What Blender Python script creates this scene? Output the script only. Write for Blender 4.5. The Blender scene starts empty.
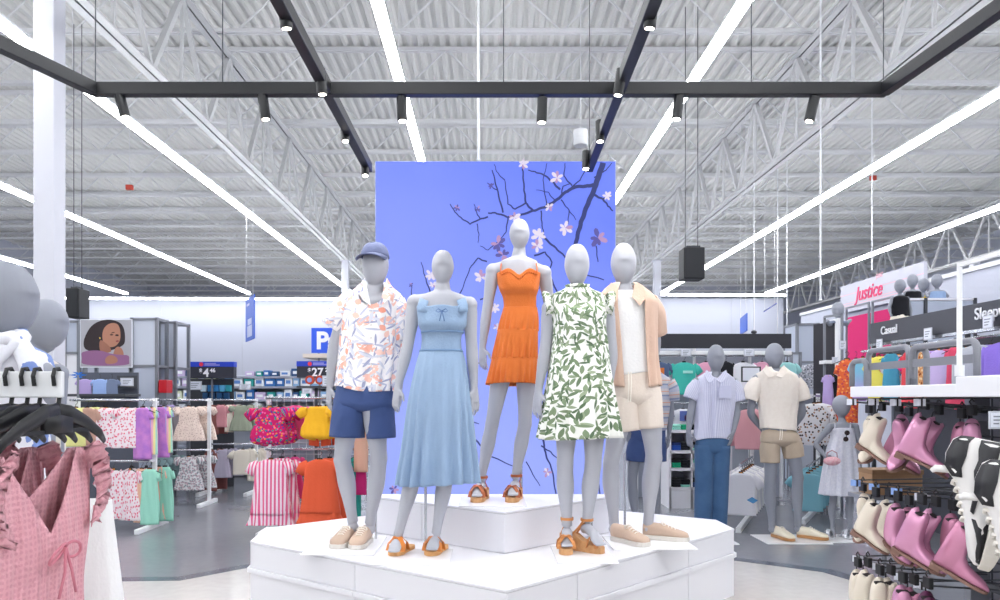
EXPO = .92; WORLD = .6; TUBE = 17.0; SPOT = 12.0; SCREEN = .49
import bpy, bmesh, math, random
import numpy as np
from mathutils import Vector, Matrix
random.seed(7)
rng = np.random.RandomState(5)
PI = math.pi
F, CX, CY, H = 750.0, 487.0, 397.0, 1.36       # focal length in pixels, vanishing point, eye height
scn = bpy.context.scene
COL = scn.collection

def at(px, py, d):
    return Vector(((px-CX)*d/F, d, H-(py-CY)*d/F))

def lin(h):
    h = h.lstrip('#')
    if len(h) == 3: h = ''.join(c*2 for c in h)
    out = []
    for i in (0, 2, 4):
        c = int(h[i:i+2], 16)/255
        out.append(c/12.92 if c <= .04045 else ((c+.055)/1.055)**2.4)
    return (*out, 1)

# ---------------------------------------------------------------- materials
MATS = {}
class NT:
    def __init__(s, m):
        s.t = m.node_tree; s.n = s.t.nodes; s.b = s.n['Principled BSDF']
    def add(s, t, **kw):
        n = s.n.new(t)
        for k, v in kw.items(): setattr(n, k, v)
        return n
    def link(s, a, b): s.t.links.new(a, b)
    def math(s, op, a, b=None):
        n = s.add('ShaderNodeMath', operation=op)
        for i, x in enumerate((a, b)):
            if x is None: continue
            if isinstance(x, (int, float)): n.inputs[i].default_value = x
            else: s.link(x, n.inputs[i])
        return n.outputs[0]
    def mix(s, fac, a, b):
        n = s.add('ShaderNodeMix', data_type='RGBA')
        if isinstance(fac, (int, float)): n.inputs[0].default_value = fac
        else: s.link(fac, n.inputs[0])
        for i, x in ((6, a), (7, b)):
            if isinstance(x, str): n.inputs[i].default_value = lin(x)
            else: s.link(x, n.inputs[i])
        return n.outputs[2]
    def noise(s, scale, vec=None, detail=2):
        n = s.add('ShaderNodeTexNoise'); n.inputs['Scale'].default_value = scale; n.inputs['Detail'].default_value = detail
        if vec is not None: s.link(vec, n.inputs['Vector'])
        return n
    def coord(s, which='UV'):
        return s.add('ShaderNodeTexCoord').outputs[which]
    def motif(s, vec, scale, ln, wd, off=0.0, rand=1.0):
        """lens-shaped leaves / petals scattered over the cloth, one per cell, each turned its own way"""
        mp = s.add('ShaderNodeMapping'); mp.inputs['Location'].default_value = (off, off*.7, 0)
        s.link(vec, mp.inputs['Vector'])
        v = s.add('ShaderNodeTexVoronoi', voronoi_dimensions='2D'); v.inputs['Scale'].default_value = scale
        v.inputs['Randomness'].default_value = rand
        s.link(mp.outputs[0], v.inputs['Vector'])
        sub = s.add('ShaderNodeVectorMath', operation='SUBTRACT')
        s.link(mp.outputs[0], sub.inputs[0]); s.link(v.outputs['Position'], sub.inputs[1])
        sep = s.add('ShaderNodeSeparateColor'); s.link(v.outputs['Color'], sep.inputs[0])
        ang = s.math('MULTIPLY', sep.outputs[0], 6.283)
        rot = s.add('ShaderNodeVectorRotate', rotation_type='Z_AXIS')
        s.link(sub.outputs[0], rot.inputs['Vector']); s.link(ang, rot.inputs['Angle'])
        xyz = s.add('ShaderNodeSeparateXYZ'); s.link(rot.outputs[0], xyz.inputs[0])
        a = s.math('DIVIDE', xyz.outputs[0], ln)
        b = s.math('ABSOLUTE', s.math('DIVIDE', xyz.outputs[1], wd))
        return s.math('LESS_THAN', s.math('ADD', s.math('MULTIPLY', a, a), b), 1.0), sep.outputs[1]

def M(name, col='#ffffff', rough=.6, metal=0, emit=None, es=0, bump=None, var=None, fn=None, spec=None, sheen=0, alpha=None, trans=0):
    if name in MATS: return MATS[name]
    m = bpy.data.materials.new(name); m.use_nodes = True
    t = NT(m); b = t.b
    b.inputs['Base Color'].default_value = lin(col)
    b.inputs['Roughness'].default_value = rough
    b.inputs['Metallic'].default_value = metal
    if spec is not None: b.inputs['Specular IOR Level'].default_value = spec
    if sheen: b.inputs['Sheen Weight'].default_value = sheen
    if trans: b.inputs['Transmission Weight'].default_value = trans
    if alpha is not None: b.inputs['Alpha'].default_value = alpha
    if emit:
        b.inputs['Emission Color'].default_value = lin(emit); b.inputs['Emission Strength'].default_value = es
    if var:      # gentle two-tone variation of the surface's own colour
        n = t.noise(var[1], t.coord('Object'), 3)
        r = t.add('ShaderNodeMapRange'); r.inputs[1].default_value = .3; r.inputs[2].default_value = .7
        t.link(n.outputs[0], r.inputs[0])
        t.link(t.mix(r.outputs[0], col, var[0]), b.inputs['Base Color'])
    if fn: fn(t, b)
    if bump:
        n = t.noise(bump[0], t.coord('Object'), 3)
        bp = t.add('ShaderNodeBump'); bp.inputs['Strength'].default_value = bump[1]; bp.inputs['Distance'].default_value = .01
        t.link(n.outputs[0], bp.inputs['Height']); t.link(bp.outputs[0], b.inputs['Normal'])
    MATS[name] = m
    return m

def cloth(name, col, var=None, fn=None, bump=(60, .25)):
    return M(name, col, rough=.9, spec=.2, sheen=.1, bump=bump, var=var, fn=fn)

# ---------------------------------------------------------------- mesh builder
class MB:
    def __init__(s): s.v = []; s.f = []; s.uv = {}; s.mi = []; s.cur = 0
    def add(s, vs, fs, uvs=None):
        b = len(s.v); s.v += [tuple(p) for p in vs]
        for f in fs:
            s.f.append(tuple(b+i for i in f)); s.mi.append(s.cur)
        if uvs is not None:
            for i, q in enumerate(uvs): s.uv[b+i] = (float(q[0]), float(q[1]))
        return s
    def box(s, c, size, rot=None):
        x, y, z = (k/2 for k in size)
        P = [Vector((sx*x, sy*y, sz*z)) for sx in (-1, 1) for sy in (-1, 1) for sz in (-1, 1)]
        if rot is not None:
            R = rot if isinstance(rot, Matrix) else Matrix.Rotation(rot, 3, 'Z')
            P = [R @ p for p in P]
        c = Vector(c)
        return s.add([p+c for p in P], [(0, 1, 3, 2), (4, 6, 7, 5), (0, 4, 5, 1), (2, 3, 7, 6), (0, 2, 6, 4), (1, 5, 7, 3)])
    def b2(s, lo, hi):
        lo = Vector(lo); hi = Vector(hi)
        return s.box((lo+hi)/2, [abs(k) for k in (hi-lo)])
    def bar(s, p0, p1, w, h=None, roll=None):
        """rectangular bar between two points"""
        p0 = Vector(p0); p1 = Vector(p1); h = h or w; d = p1-p0; L = d.length
        z = d.normalized(); up = Vector((0, 0, 1)) if abs(z.z) < .95 else Vector((0, 1, 0))
        x = up.cross(z).normalized(); y = z.cross(x)
        R = Matrix((x, y, z)).transposed()
        return s.box((p0+p1)/2, (w, h, L), R)
    def tube(s, pts, rad, n=10, caps=True, ell=None, axis=None):
        pts = [Vector(p) for p in pts]
        if not hasattr(rad, '__len__'): rad = [rad]*len(pts)
        vs = []; prev = None
        for i, p in enumerate(pts):
            t = (pts[min(i+1, len(pts)-1)]-pts[max(i-1, 0)])
            t = t.normalized() if t.length > 1e-9 else Vector((0, 0, 1))
            if prev is None:
                a = Vector(axis) if axis is not None else (Vector((1, 0, 0)) if abs(t.x) < .9 else Vector((0, 1, 0)))
            else: a = prev
            u = (a-t*a.dot(t)).normalized(); w = t.cross(u); prev = u
            e = 1 if ell is None else (ell[i] if hasattr(ell, '__len__') else ell)
            for k in range(n):
                th = 2*PI*k/n
                vs.append(p+u*(math.cos(th)*rad[i])+w*(math.sin(th)*rad[i]*e))
        fs = [(i*n+k, i*n+(k+1) % n, (i+1)*n+(k+1) % n, (i+1)*n+k) for i in range(len(pts)-1) for k in range(n)]
        if caps:
            fs.append(tuple(reversed(range(n)))); fs.append(tuple((len(pts)-1)*n+k for k in range(n)))
        return s.add(vs, fs)
    def cyl(s, p0, p1, r, r2=None, n=14): return s.tube([p0, p1], [r, r if r2 is None else r2], n)
    def ball(s, c, r, n=16, m=10):
        r = (r, r, r) if not hasattr(r, '__len__') else r
        c = Vector(c); vs = []
        for i in range(m+1):
            ph = -PI/2+PI*(i+.0001 if i == 0 else i-.0001 if i == m else i)/m
            for k in range(n):
                th = 2*PI*k/n
                vs.append(c+Vector((r[0]*math.cos(ph)*math.cos(th), r[1]*math.cos(ph)*math.sin(th), r[2]*math.sin(ph))))
        fs = [(i*n+k, i*n+(k+1) % n, (i+1)*n+(k+1) % n, (i+1)*n+k) for i in range(m) for k in range(n)]
        fs.append(tuple(reversed(range(n)))); fs.append(tuple(m*n+k for k in range(n)))
        return s.add(vs, fs)
    def prism(s, poly, z0, z1):
        n = len(poly)
        vs = [(x, y, z0) for x, y in poly]+[(x, y, z1) for x, y in poly]
        fs = [tuple(reversed(range(n))), tuple(range(n, 2*n))]+[(i, (i+1) % n, n+(i+1) % n, n+i) for i in range(n)]
        return s.add(vs, fs)
    def plate(s, pts, nrm, th):
        """flat outline (3-D points) given a thickness along nrm"""
        nrm = Vector(nrm).normalized()*th; n = len(pts); pts = [Vector(p) for p in pts]
        vs = pts+[p+nrm for p in pts]
        fs = [tuple(reversed(range(n))), tuple(range(n, 2*n))]+[(i, (i+1) % n, n+(i+1) % n, n+i) for i in range(n)]
        return s.add(vs, fs, [(p[0]+p[1]*.7, p[2]) for p in vs])
    def grid(s, P, UV=None):
        m, n = len(P), len(P[0])
        vs = [p for row in P for p in row]
        fs = [(i*n+k, i*n+k+1, (i+1)*n+k+1, (i+1)*n+k) for i in range(m-1) for k in range(n-1)]
        return s.add(vs, fs, None if UV is None else [q for row in UV for q in row])
    def build(s, name, mats=None, parent=None, smooth=False, bevel=0, solid=0, world=True, fixn=True, sub=0):
        me = bpy.data.meshes.new(name)
        off = Vector((0, 0, 0))
        if parent is not None and world:
            q = parent
            while q is not None: off = off+q.location; q = q.parent
        vs = [(p[0]-off[0], p[1]-off[1], p[2]-off[2]) for p in s.v] if off.length else s.v
        me.from_pydata(vs, [], s.f)
        if s.uv:
            ul = me.uv_layers.new(name='UVMap')
            li = np.empty(len(me.loops), dtype=np.int32); me.loops.foreach_get('vertex_index', li)
            tab = np.zeros((len(s.v), 2), dtype=np.float32)
            for k, q in s.uv.items(): tab[k] = q
            ul.data.foreach_set('uv', tab[li].ravel())
        if fixn:
            bm = bmesh.new(); bm.from_mesh(me); bmesh.ops.recalc_face_normals(bm, faces=bm.faces); bm.to_mesh(me); bm.free()
        if mats is not None:
            for m in (mats if isinstance(mats, (list, tuple)) else [mats]): me.materials.append(m)
        if any(s.mi): me.polygons.foreach_set('material_index', s.mi)
        if smooth: me.polygons.foreach_set('use_smooth', [True]*len(me.polygons))
        o = bpy.data.objects.new(name, me); COL.objects.link(o)
        if parent is not None: o.parent = parent
        if solid:
            k = o.modifiers.new('s', 'SOLIDIFY'); k.thickness = solid; k.offset = 0
        if bevel:
            k = o.modifiers.new('b', 'BEVEL'); k.width = bevel; k.segments = 2; k.limit_method = 'ANGLE'
        if sub:
            k = o.modifiers.new('u', 'SUBSURF'); k.levels = k.render_levels = sub
        return o

def tag(o, label=None, cat=None, group=None, kind=None):
    if label: o['label'] = label
    if cat: o['category'] = cat
    if group: o['group'] = group
    if kind: o['kind'] = kind
    return o
def empty(name, loc, label=None, cat=None, group=None, rz=0):
    o = bpy.data.objects.new(name, None); COL.objects.link(o); o.location = loc; o.rotation_euler = (0, 0, rz)
    o.empty_display_size = .1
    return tag(o, label, cat, group)
def lab(o, l): o['label'] = l; return o
def copy_tree(o, parent=None, mats=None):
    c = o.copy(); COL.objects.link(c)
    if parent is not None: c.parent = parent
    if mats: remat(c, mats)
    for ch in list(o.children): copy_tree(ch, c, mats)
    return c
def remat(o, mats):
    """mats: dict part name -> material, on object-level slots so copies share mesh data"""
    key = o.name.split('.')[0]
    if key in mats and o.type == 'MESH':
        o.material_slots[0].link = 'OBJECT'; o.material_slots[0].material = mats[key]
def struct(name, mb, m, **k): return tag(mb.build(name, m, **k), kind='structure')
def text(name, s, size, loc, rot, m, parent=None, ext=.004, bold=0.0, align='LEFT', shear=0, sx=1):
    cu = bpy.data.curves.new(name, 'FONT'); cu.body = s; cu.size = size; cu.extrude = ext; cu.offset = bold; cu.align_x = align; cu.shear = shear
    cu.materials.append(m)
    o = bpy.data.objects.new(name, cu); COL.objects.link(o)
    o.location = Vector(loc)-(parent.location if parent else Vector()); o.rotation_euler = rot; o.scale = (sx, 1, 1)
    dg = bpy.context.evaluated_depsgraph_get(); me = bpy.data.meshes.new_from_object(o.evaluated_get(dg))
    q = bpy.data.objects.new(name, me); COL.objects.link(q); q.location = o.location; q.rotation_euler = rot; q.scale = (sx, 1, 1); bpy.data.objects.remove(o)
    if parent: q.parent = parent
    return q
def sm(xs, ys, q):
    """smooth interpolation through control points"""
    xs = np.asarray(xs, float); ys = np.asarray(ys, float); q = np.asarray(q, float)
    d = np.diff(ys)/np.diff(xs); m = np.zeros(len(xs)); m[0] = d[0]; m[-1] = d[-1]
    for i in range(1, len(xs)-1):
        m[i] = 0 if d[i-1]*d[i] <= 0 else 2*d[i-1]*d[i]/(d[i-1]+d[i])
    q = np.clip(q, xs[0], xs[-1]); i = np.clip(np.searchsorted(xs, q)-1, 0, len(xs)-2)
    h = xs[i+1]-xs[i]; t = (q-xs[i])/h
    return (2*t**3-3*t**2+1)*ys[i]+(t**3-2*t**2+t)*h*m[i]+(-2*t**3+3*t**2)*ys[i+1]+(t**3-t**2)*h*m[i+1]
# ================================================================ camera, world
cam = bpy.data.cameras.new('camera'); cam.sensor_width = 36; cam.lens = F/1000*36
cam.shift_x = (500-CX)/1000; cam.shift_y = (CY-300)/1000; cam.clip_end = 200
co = bpy.data.objects.new('camera', cam); COL.objects.link(co); co.location = (0, 0, H); co.rotation_euler = (PI/2, 0, 0)
scn.camera = co
scn.view_settings.view_transform = 'Standard'; scn.view_settings.look = 'None'
scn.view_settings.exposure = EXPO; scn.view_settings.gamma = 1
scn.cycles.use_denoising = True; scn.cycles.max_bounces = 7; scn.cycles.diffuse_bounces = 4; scn.cycles.caustics_reflective = False
scn.cycles.sample_clamp_indirect = 6
w = bpy.data.worlds.new('world'); scn.world = w; w.use_nodes = True
w.node_tree.nodes['Background'].inputs[0].default_value = (.95, .97, 1, 1); w.node_tree.nodes['Background'].inputs[1].default_value = WORLD

white_steel = M('white_painted_steel', '#e9ebee', .45)
beam_white = M('ceiling_paint', '#dcdddf', .6)
deck_m = M('deck_paint', '#dcdcd9', .55)
black_metal = M('black_metal', '#17191d', .4)
dark_grey = M('dark_grey_metal', '#3a3d44', .5)
grey_metal = M('grey_tube_metal', '#7d8089', .4, .3)
chrome = M('chrome', '#c8ccd2', .25, .9)
wall_m = M('wall_paint', '#bcc0ce', .8)
white_lam = M('white_laminate', '#e6e6ec', .35)
black_plastic = M('black_plastic', '#121317', .45)
paper_white = M('paper_white', '#eef0f4', .7)

# ================================================================ floor
def conc(base, dark):
    def fn(t, b):
        n = t.noise(.8, t.coord('Object'), 5); n2 = t.noise(14, t.coord('Object'), 4)
        f = t.math('ADD', t.math('MULTIPLY', n.outputs[0], .7), t.math('MULTIPLY', n2.outputs[0], .3))
        r = t.add('ShaderNodeMapRange'); r.inputs[1].default_value = .35; r.inputs[2].default_value = .65; t.link(f, r.inputs[0])
        t.link(t.mix(r.outputs[0], dark, base), b.inputs['Base Color'])
        r2 = t.add('ShaderNodeMapRange'); r2.inputs[3].default_value = .16; r2.inputs[4].default_value = .24; t.link(n.outputs[0], r2.inputs[0])
        t.link(r2.outputs[0], b.inputs['Roughness'])
    return fn
fl = M('polished_grey_concrete', '#8f9297', fn=conc('#868890', '#7b7e86'), spec=.6)
fl2 = M('polished_pale_concrete', '#c9c6c2', fn=conc('#cfccc8', '#bdbab6'), spec=.6)
band = M('dark_floor_inlay', '#5a606c', .2)
struct('floor', MB().b2((-19, -7, -.1), (19, 43, 0)), fl)
edge = [(-7.5, 5.35), (-2.3, 5.6), (-1.9, 6.05), (2.05, 6.3), (2.65, 5.85), (2.95, 5.0), (2.95, -5), (-7.5, -5)]
struct('floor_inlay', MB().prism(list(reversed(edge)), 0, .003), fl2)
bb = MB()
for i in range(6):
    p, q = Vector((*edge[i], 0)), Vector((*edge[i+1], 0)); dr = (q-p).normalized()*.03; n = Vector((-dr.y, dr.x, 0)).normalized()*.06
    bb.prism([tuple((p-dr-n)[:2]), tuple((q+dr-n)[:2]), tuple((q+dr+n)[:2]), tuple((p-dr+n)[:2])], .0005*i, .0045+.0004*i)
struct('floor_band', bb, band)

# ================================================================ walls
struct('wall_far', MB().b2((-19, 42, 0), (19, 42.3, 8)), wall_m)
struct('wall_back', MB().b2((-18.9, 27.6, 0), (10.9, 27.9, 4.98)), wall_m)
b = MB()
for x in np.arange(-18, 10, 3): b.b2((x-.012, 27.59, 0), (x+.012, 27.6, 4.97))
struct('trim_1', b, M('joint_grey', '#b9bdc9', .8))
struct('wall_left', MB().b2((-19.3, -7, 0), (-19, 42.3, 8)), wall_m)
struct('wall_right', MB().b2((19, -7, 0), (19.3, 42.3, 8)), wall_m)

# ================================================================ roof deck, joists, girders, columns
ZD = 7.55
P = []; x = -19.0; prof = []
while x < 19:
    prof += [(x, ZD), (x+.035, ZD+.055), (x+.095, ZD+.055), (x+.13, ZD)]; x += .19
deck = MB().grid([[(px_, y, z) for px_, z in prof] for y in (-7, 42)])
struct('ceiling', deck, deck_m, fixn=False)
def joist(y):
    b = MB(); zt, zb = ZD-.01, 6.9
    b.b2((-19, y-.06, zt-.06), (19, y-.012, zt)); b.b2((-19, y+.012, zt-.06), (19, y+.06, zt))
    b.b2((-19, y-.06, zb), (19, y-.012, zb+.055)); b.b2((-19, y+.012, zb), (19, y+.06, zb+.055))
    x = -18.7; k = 0
    while x < 18.6:
        b.bar((x, y, zt-.03 if k % 2 else zb+.03), (x+.62, y, zb+.03 if k % 2 else zt-.03), .024); x += .62; k += 1
    return b
j0 = struct('ceiling_joist', joist(0), beam_white)
ys = [5.85+1.86*i for i in range(20)]
j0.location.y = ys[0]
for y in ys[1:]:
    j = j0.copy(); COL.objects.link(j); j.location.y = y
def girder(x):
    b = MB(); zb, zt = 5.36, 6.88
    for z, h in ((zb, .11), (zt-.1, .1)):
        b.b2((x-.11, -6, z), (x-.012, 42, z+.015)); b.b2((x+.012, -6, z), (x+.11, 42, z+.015))
        b.b2((x-.026, -6, z), (x-.012, 42, z+h)); b.b2((x+.012, -6, z), (x+.026, 42, z+h))
    y = -6+.39; k = 0
    while y < 41:
        b.bar((x, y, zb+.06), (x, y+.93, zt-.05), .075, .075); b.bar((x, y+.93, zt-.05), (x, y+1.86, zb+.06), .06, .06)
        b.bar((x+.01, y+.93, zt-.06), (x-.01, y+.93, zb+.05), .04)
        y += 1.86
    return b
g0 = None
for x in (-4.15, 4.98, 14.3):
    if g0 is None: g0 = struct('ceiling_girder', girder(0), M('girder_paint', '#c2c3c5', .6)); g0.location.x = x
    else:
        g = g0.copy(); COL.objects.link(g); g.location.x = x
c0 = None
for x in (-4.15, 4.98, 14.3):
    for y in (7.15, 22, 37):
        if x > 4 and y < 8: continue
        if c0 is None:
            b = MB(); b.b2((-.1, -.1, 0), (.1, .1, 5.36)); b.b2((-.14, -.14, 5.33), (.14, .14, 5.36)); b.b2((-.14, -.14, 0), (.14, .14, .02))
            c0 = struct('column', b, M('column_paint', '#cdcfd9', .5), bevel=.012); c0.location = (x-.02, y, 0)
        else:
            c = c0.copy(); COL.objects.link(c); c.location = (x, y, 0)

# ================================================================ linear light rows
tube_m = M('light_diffuser', '#ffffff', .5, emit='#fbfcff', es=TUBE)
def light_row(p0, p1, label, group):
    p0, p1 = Vector(p0), Vector(p1); mid = (p0+p1)/2; dr = (p1-p0).normalized(); L = (p1-p0).length; z = Vector((0, 0, 1))
    r = empty('linear_light', mid, label, 'light', group)
    MB().bar(p0+z*.05, p1+z*.05, .09, .03).build('housing', white_steel, r)
    MB().bar(p0, p1, .10, .05).build('diffuser', tube_m, r)
    n = int(L/2.4)
    for i in range(n+1):
        q = p0+dr*(L*i/n); MB().cyl(q+z*.06, (q.x, q.y, 6.9), .004, n=5).build('hanging_wire', beam_white, r)
        MB().bar(q-dr*.02, q+dr*.02, .112, .062).build('joint_clip', white_steel, r)
ZL = H+3.5
xs = [-12.2, -8.05, -4.56, -.97, 2.28, 5.9, 9.45, 13.3]
nm = ['outermost on the left', 'second from the left', 'running from upper left past the white column', 'directly over the tall blue light box, left of its centre',
      'passing just right of the blue light box', 'long row over the right half, above the black speaker', 'second long row at the far right', 'outermost on the right']
for x, s in zip(xs, nm):
    light_row((x, -4, ZL), (x, 25.4, ZL), 'white linear ceiling light row, '+s, 'linear ceiling light rows')
for x in xs[1:7]: light_row((x, 28.3, ZL), (x, 41, ZL), 'ceiling light row continuing beyond the back wall', 'unseen light rows added beyond the back wall')  # unseen rows added behind the wall to brighten the far ceiling
light_row((-16, 26.6, ZL), (-2.4, 26.9, ZL), 'white crosswise ceiling light row before the back wall, left half', 'linear ceiling light rows')
light_row((1.6, 26.2, ZL+.1), (10.6, 26.6, ZL+.1), 'white crosswise ceiling light row before the back wall, right half', 'linear ceiling light rows')

# ================================================================ black track frame with spotlights
ZT = H+1.86
tr = empty('lighting_track', (0, 4.5, ZT), 'black rectangular lighting track frame hung above the mannequin platform', 'lighting track')
def rail(a, b_, nme='rail'):
    MB().bar(a, b_, .062, .075).build(nme, black_metal, tr, bevel=.004)
Lc, Rc = (-2.37, 4.54, ZT), (2.40, 4.54, ZT)
rail((Lc[0]-.02, Lc[1], ZT), (Rc[0]+.02, Rc[1], ZT), 'front_rail')
rail(Lc, (-2.82, 3.2, ZT), 'side_rail'); rail(Rc, (2.5, 2.6, ZT), 'side_rail')
rail((-.975, 2.2, ZT+.005), (-.965, 6.1, ZT+.005), 'long_rail'); rail((.755, 2.2, ZT+.005), (.83, 6.1, ZT+.005), 'long_rail')
for x, y in ((-2.37, 4.54), (2.4, 4.54), (-1.6, 4.54), (.82, 6.0), (.76, 3), (.1, 4.54), (1.6, 4.54)):
    MB().cyl((x, y, ZT+.03), (x, y, 6.9), .0035, n=5).build('hanging_cable', dark_grey, tr)
glow = M('spot_lamp_glow', '#ffffff', emit='#fff6e8', es=14)
def spot(px, py, d, tgt, label, en=SPOT):
    c = at(px, py, d); top = Vector((c.x, c.y, ZT-.039))
    r = empty('track_spotlight', top, label, 'spotlight', 'black track spotlights')
    ax = ((Vector(tgt)-c).normalized()+Vector((0, 0, -1.3))).normalized()
    MB().cyl(top, c, .01, n=8).build('stem', black_metal, r)
    b = MB(); b.tube([c-ax*.075, c-ax*.07, c+ax*.068, c+ax*.075], [.026, .031, .031, .029], 20); b.build('can', black_metal, r)
    MB().cyl(c+ax*.0752, c+ax*.078, .021, n=16).build('lamp_face', glow, r)
    l = bpy.data.lights.new('spot_beam', 'SPOT'); l.energy = en; l.spot_size = math.radians(75); l.spot_blend = .6; l.shadow_soft_size = .03; l.color = (1, .97, .93)
    o = bpy.data.objects.new('spot_beam', l); COL.objects.link(o); o.parent = r; o.location = c+ax*.085-top
    o.rotation_euler = ax.to_track_quat('-Z', 'Y').to_euler()
sp = [(122, 105, 4.54, (-1.0, 4.6, 1.3), 'at the left end of the front rail'), (264, 107, 4.54, (-.8, 4.6, 1.3), 'second from the left on the front rail'),
      (402, 109, 4.54, (-.3, 4.2, 1.2), 'on the front rail left of the blue box centre'), (542, 110, 4.54, (.2, 4.6, 1.4), 'at the middle of the front rail'),
      (678, 107, 4.54, (.6, 4.4, 1.3), 'on the front rail beside the right light row'), (812, 109, 4.54, (.9, 4.7, 1.2), 'at the right end of the front rail'),
      (285, 12, 3.65, (-.7, 4.6, 1.3), 'nearest on the left long rail'), (321, 81, 4.36, (-.6, 4.9, 1.2), 'where the left long rail meets the front rail'),
      (345, 131, 5.25, (-.7, 4.6, 1.0), 'on the left long rail behind the front rail'), (365, 167, 5.98, (-.6, 4.7, .9), 'at the far end of the left long rail'),
      (651, 12, 3.65, (.5, 4.4, 1.3), 'nearest on the right long rail'), (620, 82, 4.36, (.2, 4.8, 1.4), 'where the right long rail meets the front rail'),
      (600, 131, 5.25, (.8, 4.8, 1.0), 'on the right long rail behind the front rail'), (586, 160, 5.85, (.6, 4.9, 1.0), 'at the far end of the right long rail, above the blue box')]
for q in sp: spot(q[0], q[1], q[2], q[3], 'black cylindrical spotlight '+q[4])

# ================================================================ platform
plin = [(.093, 3.497), (1.69, 5.13), (1.68, 5.5), (.1, 6.6), (-1.525, 5.15), (-1.48, 4.69)]
pl = empty('display_platform', (0.1, 5, 0), 'large white many-sided mannequin platform in the middle of the floor', 'platform')
cen = Vector((.1, 5.0))
def inset(poly, k): return [tuple(cen+(Vector(p)-cen)*(1-k)) for p in poly]
groove = M('groove_grey', '#8d919a', .8)
MB().prism(inset(plin, .008), 0, .45).build('core', groove, pl)
MB().prism(inset(plin, -.001), .445, .46).build('top_panel', white_lam, pl, bevel=.003)
def panels(poly, z0, z1, splits, th, parent, nm='side_panel', m=white_lam, gap=.004):
    n = len(poly)
    for i in range(n):
        p, q = Vector(poly[i]), Vector(poly[(i+1) % n]); ts = [0]+splits.get(i, [])+[1]; L = (q-p).length; dr = (q-p)/L
        for a, b_ in zip(ts, ts[1:]):
            u = p+dr*(L*a+gap/2); v = p+dr*(L*b_-gap/2); mid = (u+v)/2; nn = Vector((dr.y, -dr.x))
            mid = mid-nn*th/2
            MB().box((mid.x, mid.y, (z0+z1)/2), ((v-u).length, th, z1-z0), math.atan2(dr.y, dr.x)).build(nm, m, parent, bevel=.002)
spl = {0: [.235, .73], 5: [.48], 3: [.5], 2: [.5]}
panels(plin, .296, .443, spl, .014, pl, 'upper_panel')
panels(plin, 0.0, .262, spl, .014, pl, 'lower_panel')
panels(inset(plin, -.012), .264, .294, spl, .03, pl, 'rounded_lip')
boxp = [(.1, 4.30), (.81, 4.98), (.81, 5.1), (-.74, 5.1), (-.75, 4.98)]
bx = empty('display_riser', (0.1, 5.2, .46), 'smaller white riser box standing on top of the platform', 'riser')
cen = Vector((.05, 4.85))
MB().prism(inset(boxp, .01), .461, .69).build('core', groove, bx)
MB().prism(inset(boxp, -.002), .687, .70).build('top_panel', white_lam, bx, bevel=.003)
panels(boxp, .462, .685, {4: [.4]}, .012, bx)

# ================================================================ blue light box
SY = 6.82
lb = empty('light_box', (.07, SY, 0), 'tall backlit blue light box printed with flowering branches against sky', 'light box')
A, Bq = at(375.5, 161.5, SY-.06), at(615.5, 161.5, SY-.06)
MB().b2((A.x-.006, SY-.05, .02), (Bq.x+.006, SY+.07, A.z+.006)).build('frame', M('lightbox_frame', '#9aa4c8', .4, .5), lb, bevel=.004)
for k in (-.8, .8): MB().b2((.07+k-.05, SY+.07, 0), (.07+k+.05, SY+.5, .02)).build('foot_plate', grey_metal, lb)
def skyfn(t, b):
    tc = t.coord('Object'); s = t.add('ShaderNodeSeparateXYZ'); t.link(tc, s.inputs[0])
    n = t.noise(.9, tc, 2)
    h = t.math('ADD', t.math('MULTIPLY', s.outputs[2], .32), t.math('MULTIPLY', s.outputs[0], .14))
    h = t.math('ADD', h, t.math('MULTIPLY', n.outputs[0], .35))
    r = t.add('ShaderNodeMapRange'); r.inputs[1].default_value = .5; r.inputs[2].default_value = 1.3; t.link(h, r.inputs[0])
    c = t.mix(r.outputs[0], '#9cacfa', '#5f78f6')
    t.link(c, b.inputs['Emission Color']); b.inputs['Emission Strength'].default_value = SCREEN
    b.inputs['Base Color'].default_value = lin('#30386a'); b.inputs['Roughness'].default_value = .5
MB().b2((A.x+.004, SY-.06, .03), (Bq.x-.004, SY-.05, A.z)).build('backlit_print', M('sky_print', fn=skyfn), lb)
def pm(n, c): return M(n, '#101018', .6, emit=c, es=SCREEN)
br = MB(); lay = [0]
def branch(pts, w0, w1=None):
    w1 = w0*.5 if w1 is None else w1
    lay[0] += 1; y = SY-.0605-.00004*lay[0]
    P = [Vector(((p[0]-CX)*SY/F*.9912, 0, H-(p[1]-CY)*SY/F*.9912)) for p in pts]
    Q = []
    for i in range(len(P)-1):
        for k in range(6): Q.append(P[i].lerp(P[i+1], k/6)+Vector((math.sin(i*3+k*1.3)*.003, 0, math.cos(i*2+k)*.003)))
    Q.append(P[-1]); vs = []
    for i, q in enumerate(Q):
        t = (Q[min(i+1, len(Q)-1)]-Q[max(0, i-1)]).normalized(); n = Vector((-t.z, 0, t.x)); wd = (w0+(w1-w0)*i/(len(Q)-1))*SY/F/2*1.25
        vs += [(q+n*wd)+Vector((0, y, 0)), (q-n*wd)+Vector((0, y, 0))]
    br.add(vs, [(2*i, 2*i+1, 2*i+3, 2*i+2) for i in range(len(Q)-1)])
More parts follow.
